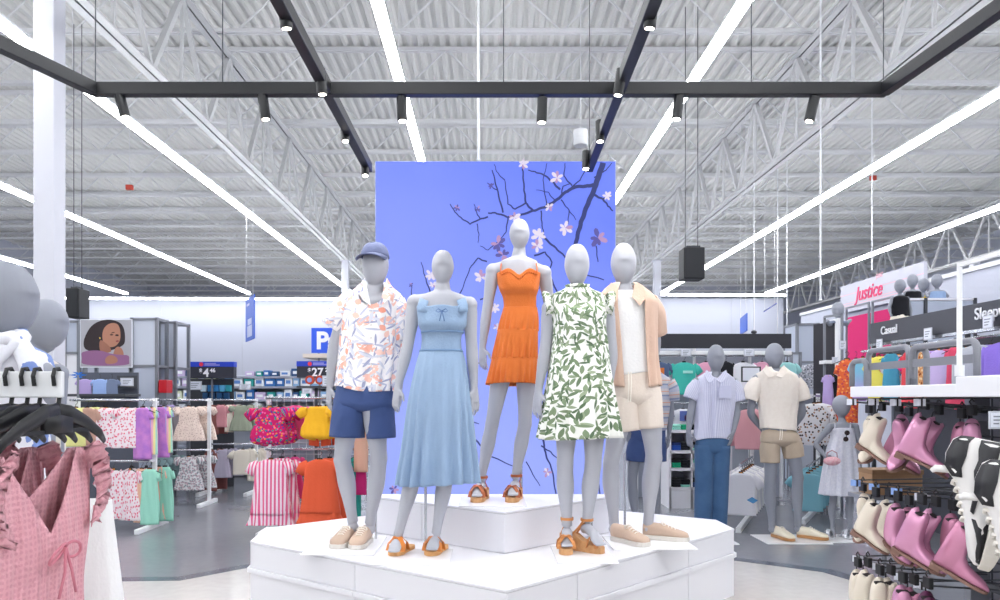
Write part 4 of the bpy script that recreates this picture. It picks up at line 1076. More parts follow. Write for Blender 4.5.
# rack C further back
d = 10.6; zt = at(0, 400, d).z; zl = at(0, 444, d).z
rack('clothes_rack', 'white two-tier rack with brown, rose, sage and cream baby clothes', W(208, d), W(254, d), d, [zt, zl], foot=.8)
for px, k, m, w, h, lb_, tier in (
    (211, 'slim', brown, 1.0, .65, 'rust brown baby romper on the upper tier', 0), (221, 'tee', rose, .55, .7, 'rose pink baby top on the upper tier next to the brown romper', 0),
    (229, 'slim', creamc, .6, .6, 'cream baby top between the rose and the sage garments', 0), (241, 'dress', sage, .78, .78, 'sage green baby dress with ruffled collar', 0),
    (211, 'slim', brown, .9, .9, 'rust brown long baby romper on the lower tier', 1), (222, 'dress', cloth('grey_lilac', '#b9b3c6'), .7, .85, 'grey lilac baby dress on the lower tier', 1),
    (243, 'tee', creamc, .8, .8, 'cream baby tee with pink motif on the lower tier', 1), (252, 'slim', creamc, .7, .7, 'plain cream baby top at the right end of the lower tier', 1)):
    p = at(px, 0, d); p.z = (zt, zl)[tier]-.034; i += 1
    hang(k, m, p, .2*math.sin(i*2.1), w, h, lb_, 'baby_garment', 'baby clothes', 'baby clothes on the third rack'); second(k, m, p, w, h, lb_, 'baby_garment', 'baby clothes', 'baby clothes on the third rack', i)
# rack D: bright outfits
d = 7.35; zt = at(0, 398, d).z; zl = at(0, 450, d).z
rack('clothes_rack', 'white wire grid rack holding magenta, yellow, striped and orange outfits', W(262, d), W(374, d), d+.12, [zt, zl], grid=True, foot=.5)
for px, k, m, w, h, lb_, tier, dd in (
    (270, 'romper', magfl, 1.0, .98, 'magenta romper with multicoloured flowers on the upper tier', 0, -.1), (296, 'tee', neon, .7, .75, 'neon pink top behind the magenta romper', 0, .12),
    (317, 'romper', yellow, .85, .85, 'yellow ruffled top on the upper tier of the grid rack', 0, -.12), (320, 'shorts', coral, .6, .95, 'coral shorts showing below the yellow top', 0, .04),
    (271, 'outfit', pinkstr, .95, 1.0, 'pink and white vertically striped outfit on the lower tier', 1, -.1), (283, 'dress', neon, .5, .9, 'bright pink sleeve outfit half hidden behind the striped one', 1, .06),
    (320, 'outfit', coral, .93, .97, 'bright coral orange tunic outfit on the lower tier', 1, -.12), (344, 'slim', teal, .6, 1.0, 'teal garment at the right end of the lower tier', 1, .05),
    (361, 'slim', peach, .7, 1.0, 'peach garment seen between the legs of the capped mannequin', 0, .1), (361, 'slim', magenta, .55, .6, 'magenta garment low between the legs of the capped mannequin', 1, .12)):
    p = at(px, 0, d+dd); p.z = (zt, zl)[tier]-.034; i += 1
    hang(k, m, p, .12*math.sin(i*2.1), w, h, lb_, 'girl_outfit', 'clothes', 'bright outfits on the grid rack'); dd > .09 or second(k, m, p, w, h, lb_, 'girl_outfit', 'clothes', 'bright outfits on the grid rack', i, .11)
# price display signs
blue_sign = M('sign_blue', '#1c3fc4', .5); dk_sign = M('sign_dark', '#2b2d3a', .6); ink_w = M('sign_white_ink', '#f4f5fa', .6); red = M('sign_red', '#e03048', .5); ink_dim = M('sign_faint_ink', '#8f8fd8', .6)
def price_sign(px0, py0, px1, py1, d, big, cents, label, side=True):
    a, c = at(px0, py1, d), at(px1, py0, d); W_ = c.x-a.x; Hh = c.z-a.z
    r = empty('price_sign', ((a.x+c.x)/2, d, a.z), label, 'price sign', 'dark price signs above the baby clothes')
    MB().b2((a.x, d-.015, a.z), (c.x, d+.12, c.z)).build('panel', dk_sign, r, bevel=.004)
    MB().b2((a.x-.002, d-.02, c.z-Hh*.3), (c.x+.002, d+.122, c.z+.004)).build('header_strip', blue_sign, r)
    MB().cyl((a.x+W_*.3, d-.024, c.z-Hh*.15), (a.x+W_*.3, d-.019, c.z-Hh*.15), Hh*.13, n=18).build('red_dot', red, r)
    b = MB()
    for x0, x1, zz in ((.37, .62, .10), (.37, .7, .19)): b.b2((a.x+W_*x0, d-.0225, c.z-Hh*zz-.01), (a.x+W_*x1, d-.02, c.z-Hh*zz+.008))
    b.build('header_line', ink_dim, r)
    R = (PI/2, 0, 0)
    text('price_text', '$', Hh*.36, (a.x+W_*.25, d-.017, a.z+Hh*.34), R, ink_w, r, bold=.002); text('price_text', big, Hh*.72, (a.x+W_*.34, d-.017, a.z+Hh*.09), R, ink_w, r, bold=.004)
    text('price_text', cents, Hh*.34, (a.x+W_*.34+Hh*.42*len(big), d-.017, a.z+Hh*.36), R, ink_w, r, bold=.002)
    MB().b2((a.x+W_*.5-.012, d+.03, 0.0), (a.x+W_*.5+.012, d+.054, a.z)).build('post', grey_metal, r)
    return r
price_sign(188, 362, 234, 378, 11.2, '4', '46', 'dark price sign reading $4.46 under a blue header strip')
price_sign(297, 361.5, 341, 377.5, 10.5, '27', '24', 'dark price sign reading $27 beside the arm of the capped mannequin')
for px, py, dd, w, h, s in ((195, 385.5, 11.1, .2, .13, 'below the $4.46 sign'), (328, 381, 10.3, .16, .15, 'below the $27 sign'), (245, 387, 12.5, .2, .1, 'on the long shelf rail'), (307, 391, 10.3, .14, .07, 'under the round red packs'),
    (127, 382, 9.0, .16, .10, 'in a dark frame above the strawberry rack')):
    price_tag(px, py, dd, w, h, 'small pale price card '+s)
MB().box((0, .006, 0), (.24, .01, .15)).build('dark_frame', dark_grey, bpy.data.objects['hanging_price_label.004'], world=False)

# long shelf of packages behind the racks
def gondola(name, label, x0, x1, y, dep, shelves, top, mat, back='#cfd4de'):
    r = empty(name, ((x0+x1)/2, y, 0), label, 'shelf unit')
    MB().b2((x0, y+dep-.03, 0.0), (x1, y+dep, top)).build('back_panel', M('shelf_back'+back, back, .7), r)
    for x in (x0, x1): MB().b2((x-.015, y, 0.0), (x+.015, y+dep, top)).build('side_panel', mat, r)
    for z in shelves: MB().b2((x0, y, z-.035), (x1, y+dep-.03, z)).build('shelf', mat, r)
    return r
y = 12.6; zs = [.15, .55, .95, 1.32, 1.54, 1.71]
gx0, gx1 = W(132, y), W(352, y)
gondola('shelf_unit', 'long grey shelf unit of packaged goods behind the baby clothes', gx0, gx1, y, .5, zs, 1.74, M('shelf_grey', '#9a9fb0', .5))
pkc = [('#2f6fb8', 'blue'), ('#e8ecf2', 'white'), ('#2a9c98', 'teal'), ('#8fb4dc', 'pale blue'), ('#c9b8dc', 'lilac'), ('#1d4a7c', 'navy'), ('#dfe6c8', 'pale green'), ('#d98a6a', 'orange')]
pr = random.Random(11); cnt = 0
for zi, z in ((3, 1.32), (4, 1.54), (5, 1.71), (2, .95)):
    x = gx0+.06; cc = 0
    while x < gx1-.2:
        w_ = pr.uniform(.10, .2); h_ = pr.uniform(.12, .17) if zi != 5 else pr.uniform(.07, .13)
        if zi == 2: h_ = pr.uniform(.15, .3)
        c, cn = pkc[pr.choice([0, 1, 1, 2, 3, 3, 4, 5, 1, 6]) if zi != 2 else pr.choice([0, 5, 3, 1])]
        if zi == 5 and pr.random() < .35 and x < W(255, y): x += w_; continue
        m = M('pack_'+cn, c, .5); cc += 1
        r = empty('product_box', (x+w_/2, y+.12, z), '%s pack, %s from the left, %s shelf of the long unit' % (cn, 'one two three four five six seven eight nine ten eleven twelve thirteen fourteen fifteen sixteen seventeen eighteen nineteen twenty twenty-one twenty-two twenty-three twenty-four twenty-five twenty-six twenty-seven twenty-eight twenty-nine thirty thirty-one thirty-two thirty-three thirty-four'.split()[min(cc, 34)-1], {3: 'third', 4: 'second', 5: 'top', 2: 'lowest'}[zi]), 'product pack', cn+' packs on the long shelf unit')
        MB().b2((x, y+.02, z), (x+w_-.012, y+.22, z+h_)).build('carton', m, r, bevel=.004)
        MB().b2((x+w_*.15, y+.017, z+h_*.3), (x+w_*.7, y+.0205, z+h_*.68)).build('printed_patch', M('patch_'+('w' if cn != 'white' else 'b'), '#f0f3f8' if cn != 'white' else '#5a86c8', .6), r)
        x += w_+pr.uniform(0, .02)
for px in (308, 318):   # round red packs
    c = at(px+2, 380, 10.45); r = empty('round_pack', c-Vector((0, 0, .06)), 'red and orange round pack under the $27 sign, '+('left' if px == 308 else 'right')+' one of two', 'product pack')
    MB().cyl((c.x, c.y-.03, c.z), (c.x, c.y+.03, c.z), .062, n=24).build('disc', M('pack_red', '#c8431f', .4), r); MB().cyl((c.x, c.y-.035, c.z), (c.x, c.y-.03, c.z), .034, n=20).build('label_disc', M('pack_label_blue', '#8fa8e8', .5), r)
sh = empty('peg_bar', (W(315, 10.5), 10.5, at(0, 387, 10.5).z), 'dark peg bar below the round red packs', 'bar'); MB().b2((W(298, 10.5), 10.42, at(0, 388, 10.5).z), (W(335, 10.5), 10.5, at(0, 386, 10.5).z)).build('bar', dark_grey, sh); MB().b2((W(316, 10.5)-.02, 10.5, 0), (W(316, 10.5)+.02, 10.53, at(0, 386, 10.5).z)).build('post', dark_grey, sh)
for k, (px, c) in enumerate(((203, '#d0e8f4'), (210, '#2f7fc0'), (216, '#2f7fc0'), (222, '#58b4e0'), (228, '#2f9fb0'), (205, '#174a78'), (212, '#174a78'), (219, '#174a78'), (226, '#174a78'))):
    yy = 388.5 if k < 5 else 396; a = at(px-2.6, yy+3, 11.3); b_ = at(px+2.6, yy-3.4, 11.3)
    o = MB().b2((a.x, 11.3, a.z), (b_.x, 11.36, b_.z)).build('hanging_packet', M('packet'+c, c, .4), bevel=.006); tag(o, 'small %s packet, %s in the %s row below the $4.46 sign' % ({'#d0e8f4': 'pale', '#2f7fc0': 'blue', '#58b4e0': 'sky blue', '#2f9fb0': 'teal blue', '#174a78': 'navy'}[c], ('first', 'second', 'third', 'fourth', 'fifth')[k if k < 5 else k-5], 'upper' if k < 5 else 'lower'), 'packet', 'packets below the $4.46 sign')
pk2 = empty('display_board', (W(214, 11.4), 11.4, 0), 'dark board carrying the blue packets below the $4.46 sign', 'panel'); MB().b2((W(187, 11.4), 11.38, 0), (W(234, 11.4), 11.41, at(0, 379, 11.4).z)).build('board', dark_grey, pk2)
# orange stacked flat pieces near the rail
# poster stand and frosted towers
d = 9.9
def quad(a, c, dd, mat, nm, parent, th=.02): return MB().b2((a[0], dd-th/2, a[1]), (c[0], dd+th/2, c[1])).build(nm, mat, parent)
xz = lambda px, py, d_: (at(px, py, d_).x, at(px, py, d_).z)
frost = M('frosted_panel', '#c3cad8', .35); frost2 = M('frosted_panel_pale', '#b4bccd', .3)
def tower(px0, px1, pytop, d, label, mats, split=None, dep=.45, group=None):
    a, c = at(px0, 0, d), at(px1, pytop, d); r = empty('display_tower', ((a.x+c.x)/2, d, 0), label, 'display tower', group)
    for x in (a.x, c.x):
        for yy in (d, d+dep): MB().b2((x-.02, yy-.02, 0), (x+.02, yy+.02, c.z)).build('post', grey_metal, r)
    for z in ([c.z-.02]+([at(0, split, d).z] if split else [])):
        b = MB(); b.b2((a.x, d-.02, z-.015), (c.x, d+.02, z+.015)); b.b2((a.x, d+dep-.02, z-.015), (c.x, d+dep+.02, z+.015))
        for x in (a.x, c.x): b.b2((x-.015, d, z-.015), (x+.015, d+dep, z+.015))
        b.build('frame_rail', grey_metal, r)
    MB().b2((a.x+.02, d+.0, at(0, split, d).z+.015 if split else .1), (c.x-.02, d+.012, c.z-.035)).build('front_panel', mats[0], r)
    if split: MB().b2((a.x+.02, d+.0, .1), (c.x-.02, d+.012, at(0, split, d).z-.015)).build('lower_panel', mats[1], r)
    MB().b2((a.x-.006, d+.02, .1), (a.x+.006, d+dep-.02, c.z-.04)).build('side_panel', mats[0], r)
    return r
tower(65, 79, 320, d+.1, 'narrow grey framed tower at the left edge of the girl poster', (frost2, white_lam), 353)
tower(132, 157, 317.5, d, 'tall frosted grey framed tower right of the girl poster', (frost, frost2), 366, dep=.3)
tower(159, 175.5, 321, d+.4, 'shorter frosted grey framed tower with red box inside its lower part', (frost, frost2), 368)
o = empty('storage_box', (W(164, 9.9), 9.9, 0), 'glossy red container on a grey stand below the short tower', 'box'); MB().b2((W(160, 9.9), 9.85, at(0, 393, 9.9).z), (W(168, 9.9), 10.05, at(0, 380, 9.9).z)).build('container', M('glossy_red', '#c41f2c', .3), o, bevel=.01); MB().b2((W(160, 9.9), 9.85, 0), (W(168, 9.9), 10.05, at(0, 393, 9.9).z)).build('stand', grey_metal, o)
# girl poster (flat print): flat shapes lying one on another
PY = d-.05
po = empty('portrait_poster', (W(106, d), PY, at(0, 366, d).z), 'portrait poster of a child with dark curly hair in a mauve ruffled top', 'poster')
a, c = at(81, 366.5, PY), at(132, 320, PY)
MB().b2((a.x-.01, PY, a.z-.015), (c.x, PY+.03, c.z+.01)).build('frame', M('poster_frame', '#dfe3ea', .5), po); MB().b2((a.x, PY-.004, a.z), (c.x-.01, PY, c.z)).build('print_ground', M('poster_grey', '#a8a8b0', .7), po)
MB().b2((a.x+.02, PY+.03, 0), (a.x+.06, PY+.05, a.z)).build('leg', grey_metal, po); MB().b2((c.x-.06, PY+.03, 0), (c.x-.02, PY+.05, a.z)).build('leg', grey_metal, po)
kk = [0]
def flat(pts, col, nm, smoothn=3):
    kk[0] += 1; P = [Vector((p[0]/6.67+60, p[1]/6.67+310, 0)) for p in pts]     # drawn on the enlarged crop
    for _ in range(smoothn):
        P = [q for i in range(len(P)) for q in (P[i].lerp(P[(i+1) % len(P)], .25), P[i].lerp(P[(i+1) % len(P)], .75))]
    V = [at(min(max(p.x, 81.2), 130.8), min(p.y, 366), PY) for p in P]
    for v in V: v.y = PY-.0045-.0004*kk[0]
    MB().add(V, [tuple(range(len(V)))]).build(nm, M('poster_'+nm+col, col, .75), po)
flat([(255, 75), (330, 60), (400, 80), (430, 120), (438, 200), (425, 240), (330, 275), (240, 285), (165, 265), (155, 215), (175, 160), (205, 110)], '#2b2024', 'hair')
flat([(300, 110), (340, 85), (385, 90), (402, 125), (405, 165), (404, 195), (390, 225), (365, 245), (330, 250), (300, 240), (285, 205), (283, 150)], '#b07c66', 'face')
flat([(268, 195), (300, 215), (335, 245), (350, 285), (270, 285), (262, 235)], '#9a6856', 'neck')
flat([(365, 255), (395, 240), (425, 270), (428, 330), (395, 340), (350, 330)], '#a87460', 'arm')
flat([(140, 285), (180, 272), (270, 268), (330, 290), (400, 300), (465, 300), (462, 340), (466, 372), (140, 372), (150, 320)], '#8d6088', 'ruffled_top')
flat([(300, 330), (320, 305), (350, 300), (385, 318), (388, 350), (340, 362), (305, 358)], '#a87460', 'hand')
flat([(365, 170), (380, 160), (398, 168), (385, 176)], '#2a1a1c', 'eye', 2); flat([(335, 158), (355, 146), (372, 150), (355, 154)], '#2a1a1c', 'brow', 2)
flat([(372, 205), (392, 200), (396, 212), (378, 216)], '#8a4648', 'lips', 2); flat([(262, 185), (268, 180), (274, 188), (268, 196)], '#e8c25a', 'earring', 2)
flat([(330, 165), (348, 160), (362, 166), (346, 172)], '#2a1a1c', 'eye', 2)
# shelf top display under the poster: folded and hung small tops
sb = empty('display_shelf', (W(100, 8.9), 8.9, 0), 'dark shelf with small pastel tops under the girl poster', 'shelf'); zz = at(0, 394, 8.9).z
MB().b2((W(70, 8.9), 8.7, zz-.03), (W(133, 8.9), 9.1, zz)).build('shelf_board', dark_grey, sb); MB().b2((W(72, 8.9), 9.07, 0), (W(131, 8.9), 9.1, at(0, 372, 8.9).z)).build('back_board', M('shelf_dark_board', '#565b68', .8), sb)  # back board is an even dark grey
for px, m, lb_, w in ((85, lilac, 'small lilac top above the dark shelf', .45), (100, cloth('sky_blue', '#9db8ea'), 'small sky blue top above the dark shelf', .5), (112, cloth('slate_blue', '#7886a4'), 'small slate top beside the sky blue one', .4)):
    hang('tee', m, at(px, 377, 8.85), 0, w, .45, lb_, 'baby_shirt', 'baby clothes', 'small tops under the poster')
o = MB(); 
for k in range(6):
    a0 = k*PI/3; p = at(78, 375, 8.6); o.add([p, p+Vector((math.cos(a0-.35)*.045, .01, math.sin(a0-.35)*.03)), p+Vector((math.cos(a0)*.11, -.01, math.sin(a0)*.04)), p+Vector((math.cos(a0+.35)*.045, .01, math.sin(a0+.35)*.03))], [(0, 1, 2, 3)])
oo = empty('sun_hat', at(78, 378, 8.6), 'bright blue folded sun hat on a wire stand left of the lilac top', 'hat'); o.build('brim', cloth('bright_blue', '#2472d0'), oo, solid=.008); b = MB(); b.cyl(at(78, 375, 8.6), Vector((at(78, 375, 8.6).x, 8.6, 0)), .012); b.build('stand', grey_metal, oo)

# ================================================================ hanging signs, speakers
def hung_sign(px0, py0, px1, py1, d, d2, label, mat, lines, top=4.98):
    a, c = at(px0, py1, d), at(px1, py0, d2); r = empty('hanging_sign', (a.x, d, a.z), label, 'sign', 'blue aisle signs')
    n = Vector((-(d2-d), c.x-a.x, 0)).normalized()
    MB().plate([(a.x, d, a.z), (c.x, d2, a.z), (c.x, d2, c.z), (a.x, d, c.z)], n, .02).build('panel', mat, r)
    for f in (.1, .9): MB().cyl((a.x+(c.x-a.x)*f, d+(d2-d)*f, c.z), (a.x+(c.x-a.x)*f, d+(d2-d)*f, ZD-.6), .005, n=6).build('wire', beam_white, r)
    fr = Vector((a.x, d, 0)); to = Vector((c.x, d2, 0)); b = MB()
    for (u0, u1, v0, v1) in lines:
        Q = [fr.lerp(to, u)-n*.003*(1 if n.y > 0 else -1)+Vector((0, 0, a.z+(c.z-a.z)*v)) for u, v in ((u0, v0), (u1, v0), (u1, v1), (u0, v1))]
        b.plate(Q, n*(-1 if n.y > 0 else 1), .003)
    b.build('white_print', M('sign_print', '#c8d0f0', .6), r)
hung_sign(245.5, 294, 254, 342, 14.5, 13.6, 'tall narrow blue vertical sign hanging over the left aisles', M('aisle_blue', '#3462cc', .5), [(.25, .8, .08, .34), (.3, .75, .36, .50), (.2, .5, .82, .87)])
hung_sign(740, 313, 746.5, 335, 15, 14, 'small blue vertical sign hanging above the long dark header', M('aisle_blue', '#3462cc', .5), [(.1, .6, .72, .78), (.1, .7, .58, .66), (.1, .35, .45, .5), (.4, .9, .05, .2)])
hung_sign(763.5, 303, 776, 312, 17, 15.5, 'small blue slanted sign with a white line, hanging by the pipe', M('aisle_blue_dull', '#5468c4', .5), [(.05, .95, .42, .52)])
pa = sign_panel('department_sign', 'square blue department sign with large white letters behind the capped mannequin', 'sign', at(311.5, 353, 26), at(342, 328, 26), M('sign_royal', '#2a5ae0', .5), 26, .06)
text('letters', 'Pa', .82, (W(316, 25.95), 25.95, at(0, 348.6, 26).z), (PI/2, 0, 0), ink_w, pa, bold=.03)
MB().b2((W(304, 26), 25.8, at(0, 358, 26).z), (W(345, 26), 27.5, at(0, 354, 26).z)).build('ledge', M('ledge_cream', '#d8ccc0', .7), pa)
for f in (318, 336): MB().b2((W(f, 26)-.03, 26.1, 0), (W(f, 26)+.03, 26.16, at(0, 353, 26).z)).build('post', grey_metal, pa)
def speaker(px0, py0, px1, py1, d, label):
    a, c = at(px0, py1, d), at(px1, py0, d); r = empty('hanging_speaker', ((a.x+c.x)/2, d, c.z), label, 'loudspeaker')
    MB().b2((a.x, d, a.z), (c.x, d+.3, c.z)).build('cabinet', M('speaker_black', '#1b1c20', .6), r, bevel=.012); MB().b2((a.x+.02, d-.008, a.z+.02), (c.x-.02, d, c.z-.02)).build('grille', M('speaker_grille', '#26282c', .8), r)
    for f in (.2, .8): MB().cyl((a.x+(c.x-a.x)*f, d+.15, c.z), (a.x+(c.x-a.x)*f, d+.15, 6.9), .006, n=6).build('bracket_wire', dark_grey, r)
    MB().b2((a.x+.05, d+.05, c.z), (c.x-.05, d+.2, c.z+.03)).build('bracket', dark_grey, r)
speaker(684, 247, 705, 278.5, 10.5, 'black loudspeaker hanging right of the centre display, under the ceiling'); speaker(65.5, 288, 79, 317.5, 11, 'black loudspeaker hanging beside the white column on the left')
can = empty('ceiling_speaker', at(580, 133, 10.5), 'white round can loudspeaker hanging above the blue light box', 'loudspeaker')
c = at(580.5, 138, 10.5); MB().cyl(c-Vector((0, 0, .11)), c+Vector((0, 0, .11)), .1, n=24).build('can', white_steel, can, bevel=.01); MB().cyl(c+Vector((0, 0, .11)), (c.x, c.y, 6.9), .006, n=6).build('rod', beam_white, can)
for px, py, d in ((129.5, 187.5, 15.0), (873, 178, 16.8)):
    c = at(px, py, d); r = empty('hanging_alarm', c, 'tiny red alarm box under the ceiling on the '+('left' if px < 500 else 'right')+' side', 'alarm'); MB().box(c, (.13, .08, .1)).build('box', M('alarm_red', '#b8402f', .5), r, bevel=.006); MB().cyl(c, (c.x, c.y, 6.95), .008, n=6).build('rod', beam_white, r)
for px, y0, y1, d, s in ((820.5, 180, 300, 9.5, 'before the long light row on the right'), (478.5, -60, 160, 6.9, 'straight above the blue light box'), (777.5, 230, 333, 15, 'beside the slanted blue sign'), (754, 262, 331, 14, 'ending in a small dark dome'), (787, 296, 345, 16.5, 'right of the slanted blue sign'), (872, 170, 270, 13, 'left of the small children mannequins')):
    p, q = at(px, y0, d), at(px, y1, d); p.z = 6.9 if px not in (478.5,) else 7.4; r = empty('ceiling_rod', q, 'thin white rod hanging from the ceiling '+s, 'rod', 'rods hanging from the ceiling'); MB().cyl(p, q, .012, n=8).build('rod', white_steel, r); MB().ball(q, (.022, .022, .012)).build('end_cap', white_steel, r)
    if px == 754: MB().ball(q-Vector((0, 0, .02)), (.055, .055, .035), 16, 8).build('camera_dome', dark_grey, r)

# ================================================================ left foreground: two mannequins and the rack of pink dresses
scarf = cloth('blue_white_watercolour', '#fff', fn=lambda t, b: t.link(t.mix(t.math('GREATER_THAN', t.noise(7, t.coord('Object'), 4).outputs[0], .53), '#e4e6ee', '#7c93cc'), b.inputs['Base Color']))
d = 2.6
r = empty('mannequin', at(4, 600, d)*1, 'large grey mannequin at the left edge in a blue and white watercolour shirt', 'mannequin'); r.location.z = 0
J = dict(crotch=(-8, 655), waist=(-6, 510), chest=(-8, 395), neck=(-8, 348), top=(2, 261), chin=(4, 337), hw=58, face=(1, -.1, 0), shL=(-55, 375), elL=(-62, 480), wrL=(-60, 570), tiL=(-58, 620), shR=(40, 376), elR=(45, 470, .12), wrR=(32, 540, .1), tiR=(25, 590, .1),
    hpL=(-26, 650), knL=(-26, 690), anL=(-26, 765), hpR=(10, 650), knR=(10, 690), anR=(10, 765))
J['knL'] = (-28, 640+0, 0); 
for q, z in (('crotch', .86), ('waist', 1.12), ('hpL', .86), ('hpR', .86), ('knL', .5), ('knR', .5), ('anL', .09), ('anR', .09), ('elR', 1.2), ('wrR', .95), ('tiR', .78), ('elL', 1.2), ('wrL', .95), ('tiL', .78)):
    v = J[q]; J[q] = (v[0], CY+(H-z)*F/d, *(v[2:] if len(v) > 2 else ()))
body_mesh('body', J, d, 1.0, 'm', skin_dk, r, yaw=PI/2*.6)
b = MB(); b.grid(*garment([(334, -22, 14, 1.0), (344, -30, 24, .9), (356, -52, 44, .8), (372, -60, 48, .7), (400, -58, 44, .7), (520, -58, 42, .7)], d, neck=lambda th, f: 8*max(0, f), fold=.02, hemfold=.01, seed=60, front=-PI/2))
b.build('shirt', scarf, r, smooth=True, solid=.006)
b = MB(); b.tube([at(-30, 330, d+.05), at(-8, 342, d-.10), at(10, 338, d-.12), at(20, 345, d-.08), at(30, 362, d-.10), at(34, 385, d-.12)], [.035, .04, .035, .04, .045, .035], 12, ell=.7); b.tube([at(16, 328, d+.05), at(20, 338, d-.05), at(8, 343, d-.12), at(-8, 360, d-.13), at(-12, 390, d-.13)], [.03, .035, .035, .035, .03], 12, ell=.7)
b.build('neck_scarf', scarf, r, smooth=True)
plate_rod(r, (-1.95, 2.4), (-1.45, 2.85), 0)
d = 3.45
r = empty('mannequin', at(46, 600, d), 'smaller grey mannequin head and shoulders beside the white column, behind the large one', 'mannequin'); r.location.z = 0
J = dict(crotch=(34, 655), waist=(34, 510), chest=(32, 395), neck=(32, 356), top=(45, 299), chin=(47, 349), hw=38, face=(1, -.25, 0), shL=(12, 372), elL=(8, 480), wrL=(8, 570), tiL=(8, 620), shR=(58, 374), elR=(56, 470), wrR=(60, 540), tiR=(60, 590), hpL=(24, 650), knL=(24, 690), anL=(24, 765), hpR=(46, 650), knR=(46, 690), anR=(46, 765))
for q, z in (('crotch', .80), ('waist', 1.05), ('hpL', .80), ('hpR', .80), ('knL', .48), ('knR', .48), ('anL', .09), ('anR', .09), ('elR', 1.14), ('wrR', .9), ('tiR', .73), ('elL', 1.14), ('wrL', .9), ('tiL', .73)):
    v = J[q]; J[q] = (v[0], CY+(H-z)*F/d)
body_mesh('body', J, d, .95, 'f', skin_dk, r, yaw=PI/2*.5)
b = MB(); b.grid(*garment([(357, 18, 46, .9), (366, 8, 58, .7), (376, 6, 64, .7), (400, 10, 62, .7), (520, 8, 62, .7)], d, neck=lambda th, f: 4*max(0, f), fold=.012, seed=61))
b.build('shirt', cloth('cream_collar', '#d9d2c6'), r, smooth=True, solid=.005); plate_rod(r, (-2.3, 3.25), (-1.85, 3.7), 0)

# rack
lacy = cloth('rose_eyelet_lace', '#d89aa6', ('#c9838f', 30), bump=None, fn=None)
def lacefn(t, b):
    uv = t.coord(); m, _ = t.motif(uv, 85, .005, .0035, 0, 0.1); w_ = t.add('ShaderNodeTexWave', wave_type='BANDS', bands_direction='X'); w_.inputs['Scale'].default_value = 9; t.link(uv, w_.inputs['Vector'])
    n = t.noise(5, uv, 3); c = t.mix(n.outputs[0], '#dd9ca8', '#ebb6bf'); c = t.mix(t.math('MULTIPLY', m, .4), c, '#c98492')
    t.link(c, b.inputs['Base Color']); hgt = t.math('ADD', t.math('MULTIPLY', m, -1.0), t.math('MULTIPLY', w_.outputs[1], .8)); hgt = t.math('ADD', hgt, t.math('MULTIPLY', t.noise(90, uv, 2).outputs[0], .8))
    bp = t.add('ShaderNodeBump'); bp.inputs['Strength'].default_value = .9; bp.inputs['Distance'].default_value = .008; t.link(hgt, bp.inputs['Height']); t.link(bp.outputs[0], b.inputs['Normal'])
lacy = cloth('rose_lace', '#d89aa6', fn=lacefn, bump=None)
zb = at(0, 384, 1.55).z
rk = empty('dress_rack', (-1.2, 1.55, 0), 'white flat-bar clothes rack full of pink dresses in the left foreground', 'clothes rack')
MB().b2((-1.9, 1.538, zb-.028), (-.872, 1.55, zb+.026)).build('flat_bar', white_steel, rk, bevel=.003)
MB().b2((-1.92, 1.53, 0), (-1.88, 1.57, zb+.03)).build('post', white_steel, rk); MB().b2((-1.94, 1.2, 0), (-1.86, 1.9, .05)).build('foot', white_steel, rk)
MB().b2((-1.9, 1.538, .1), (-1.0, 1.55, .14)).build('lower_bar', white_steel, rk); MB().b2((-1.02, 1.53, 0), (-.98, 1.56, .14)).build('post', white_steel, rk); MB().b2((-1.05, 1.3, 0), (-.97, 1.8, .04)).build('foot', white_steel, rk)
def adult_hanger(x, label, tilt=0, dz=0):
    r = empty('dress_hanger', (x, 1.545, zb+.026+dz), label, 'hanger', 'adult dress hangers', rz=tilt)
    b = MB(); b.tube([(0, -.012, -.03), (0, -.016, -.01), (0, -.010, .004), (0, .004, .006), (0, .014, -.006), (0, .014, -.03), (0, .006, -.06), (0, 0, -.085)], .0042, 8); b.build('hook', black_plastic, r, world=False)
    b = MB()
    for s in (-1, 1): b.tube([(0, 0, -.082), (0, s*.05, -.088), (0, s*.12, -.11), (0, s*.175, -.135), (0, s*.198, -.155)], [.017, .018, .015, .012, .007], 10, ell=.4, axis=(0, 0, 1))
    b.box((0, 0, -.105), (.012, .10, .045)); b.build('shoulder_bar', black_plastic, r, world=False, smooth=True)
    b = MB(); b.b2((-.003, -.15, -.128), (.003, .15, -.12)); b.build('cross_bar', black_plastic, r, world=False)
    return r
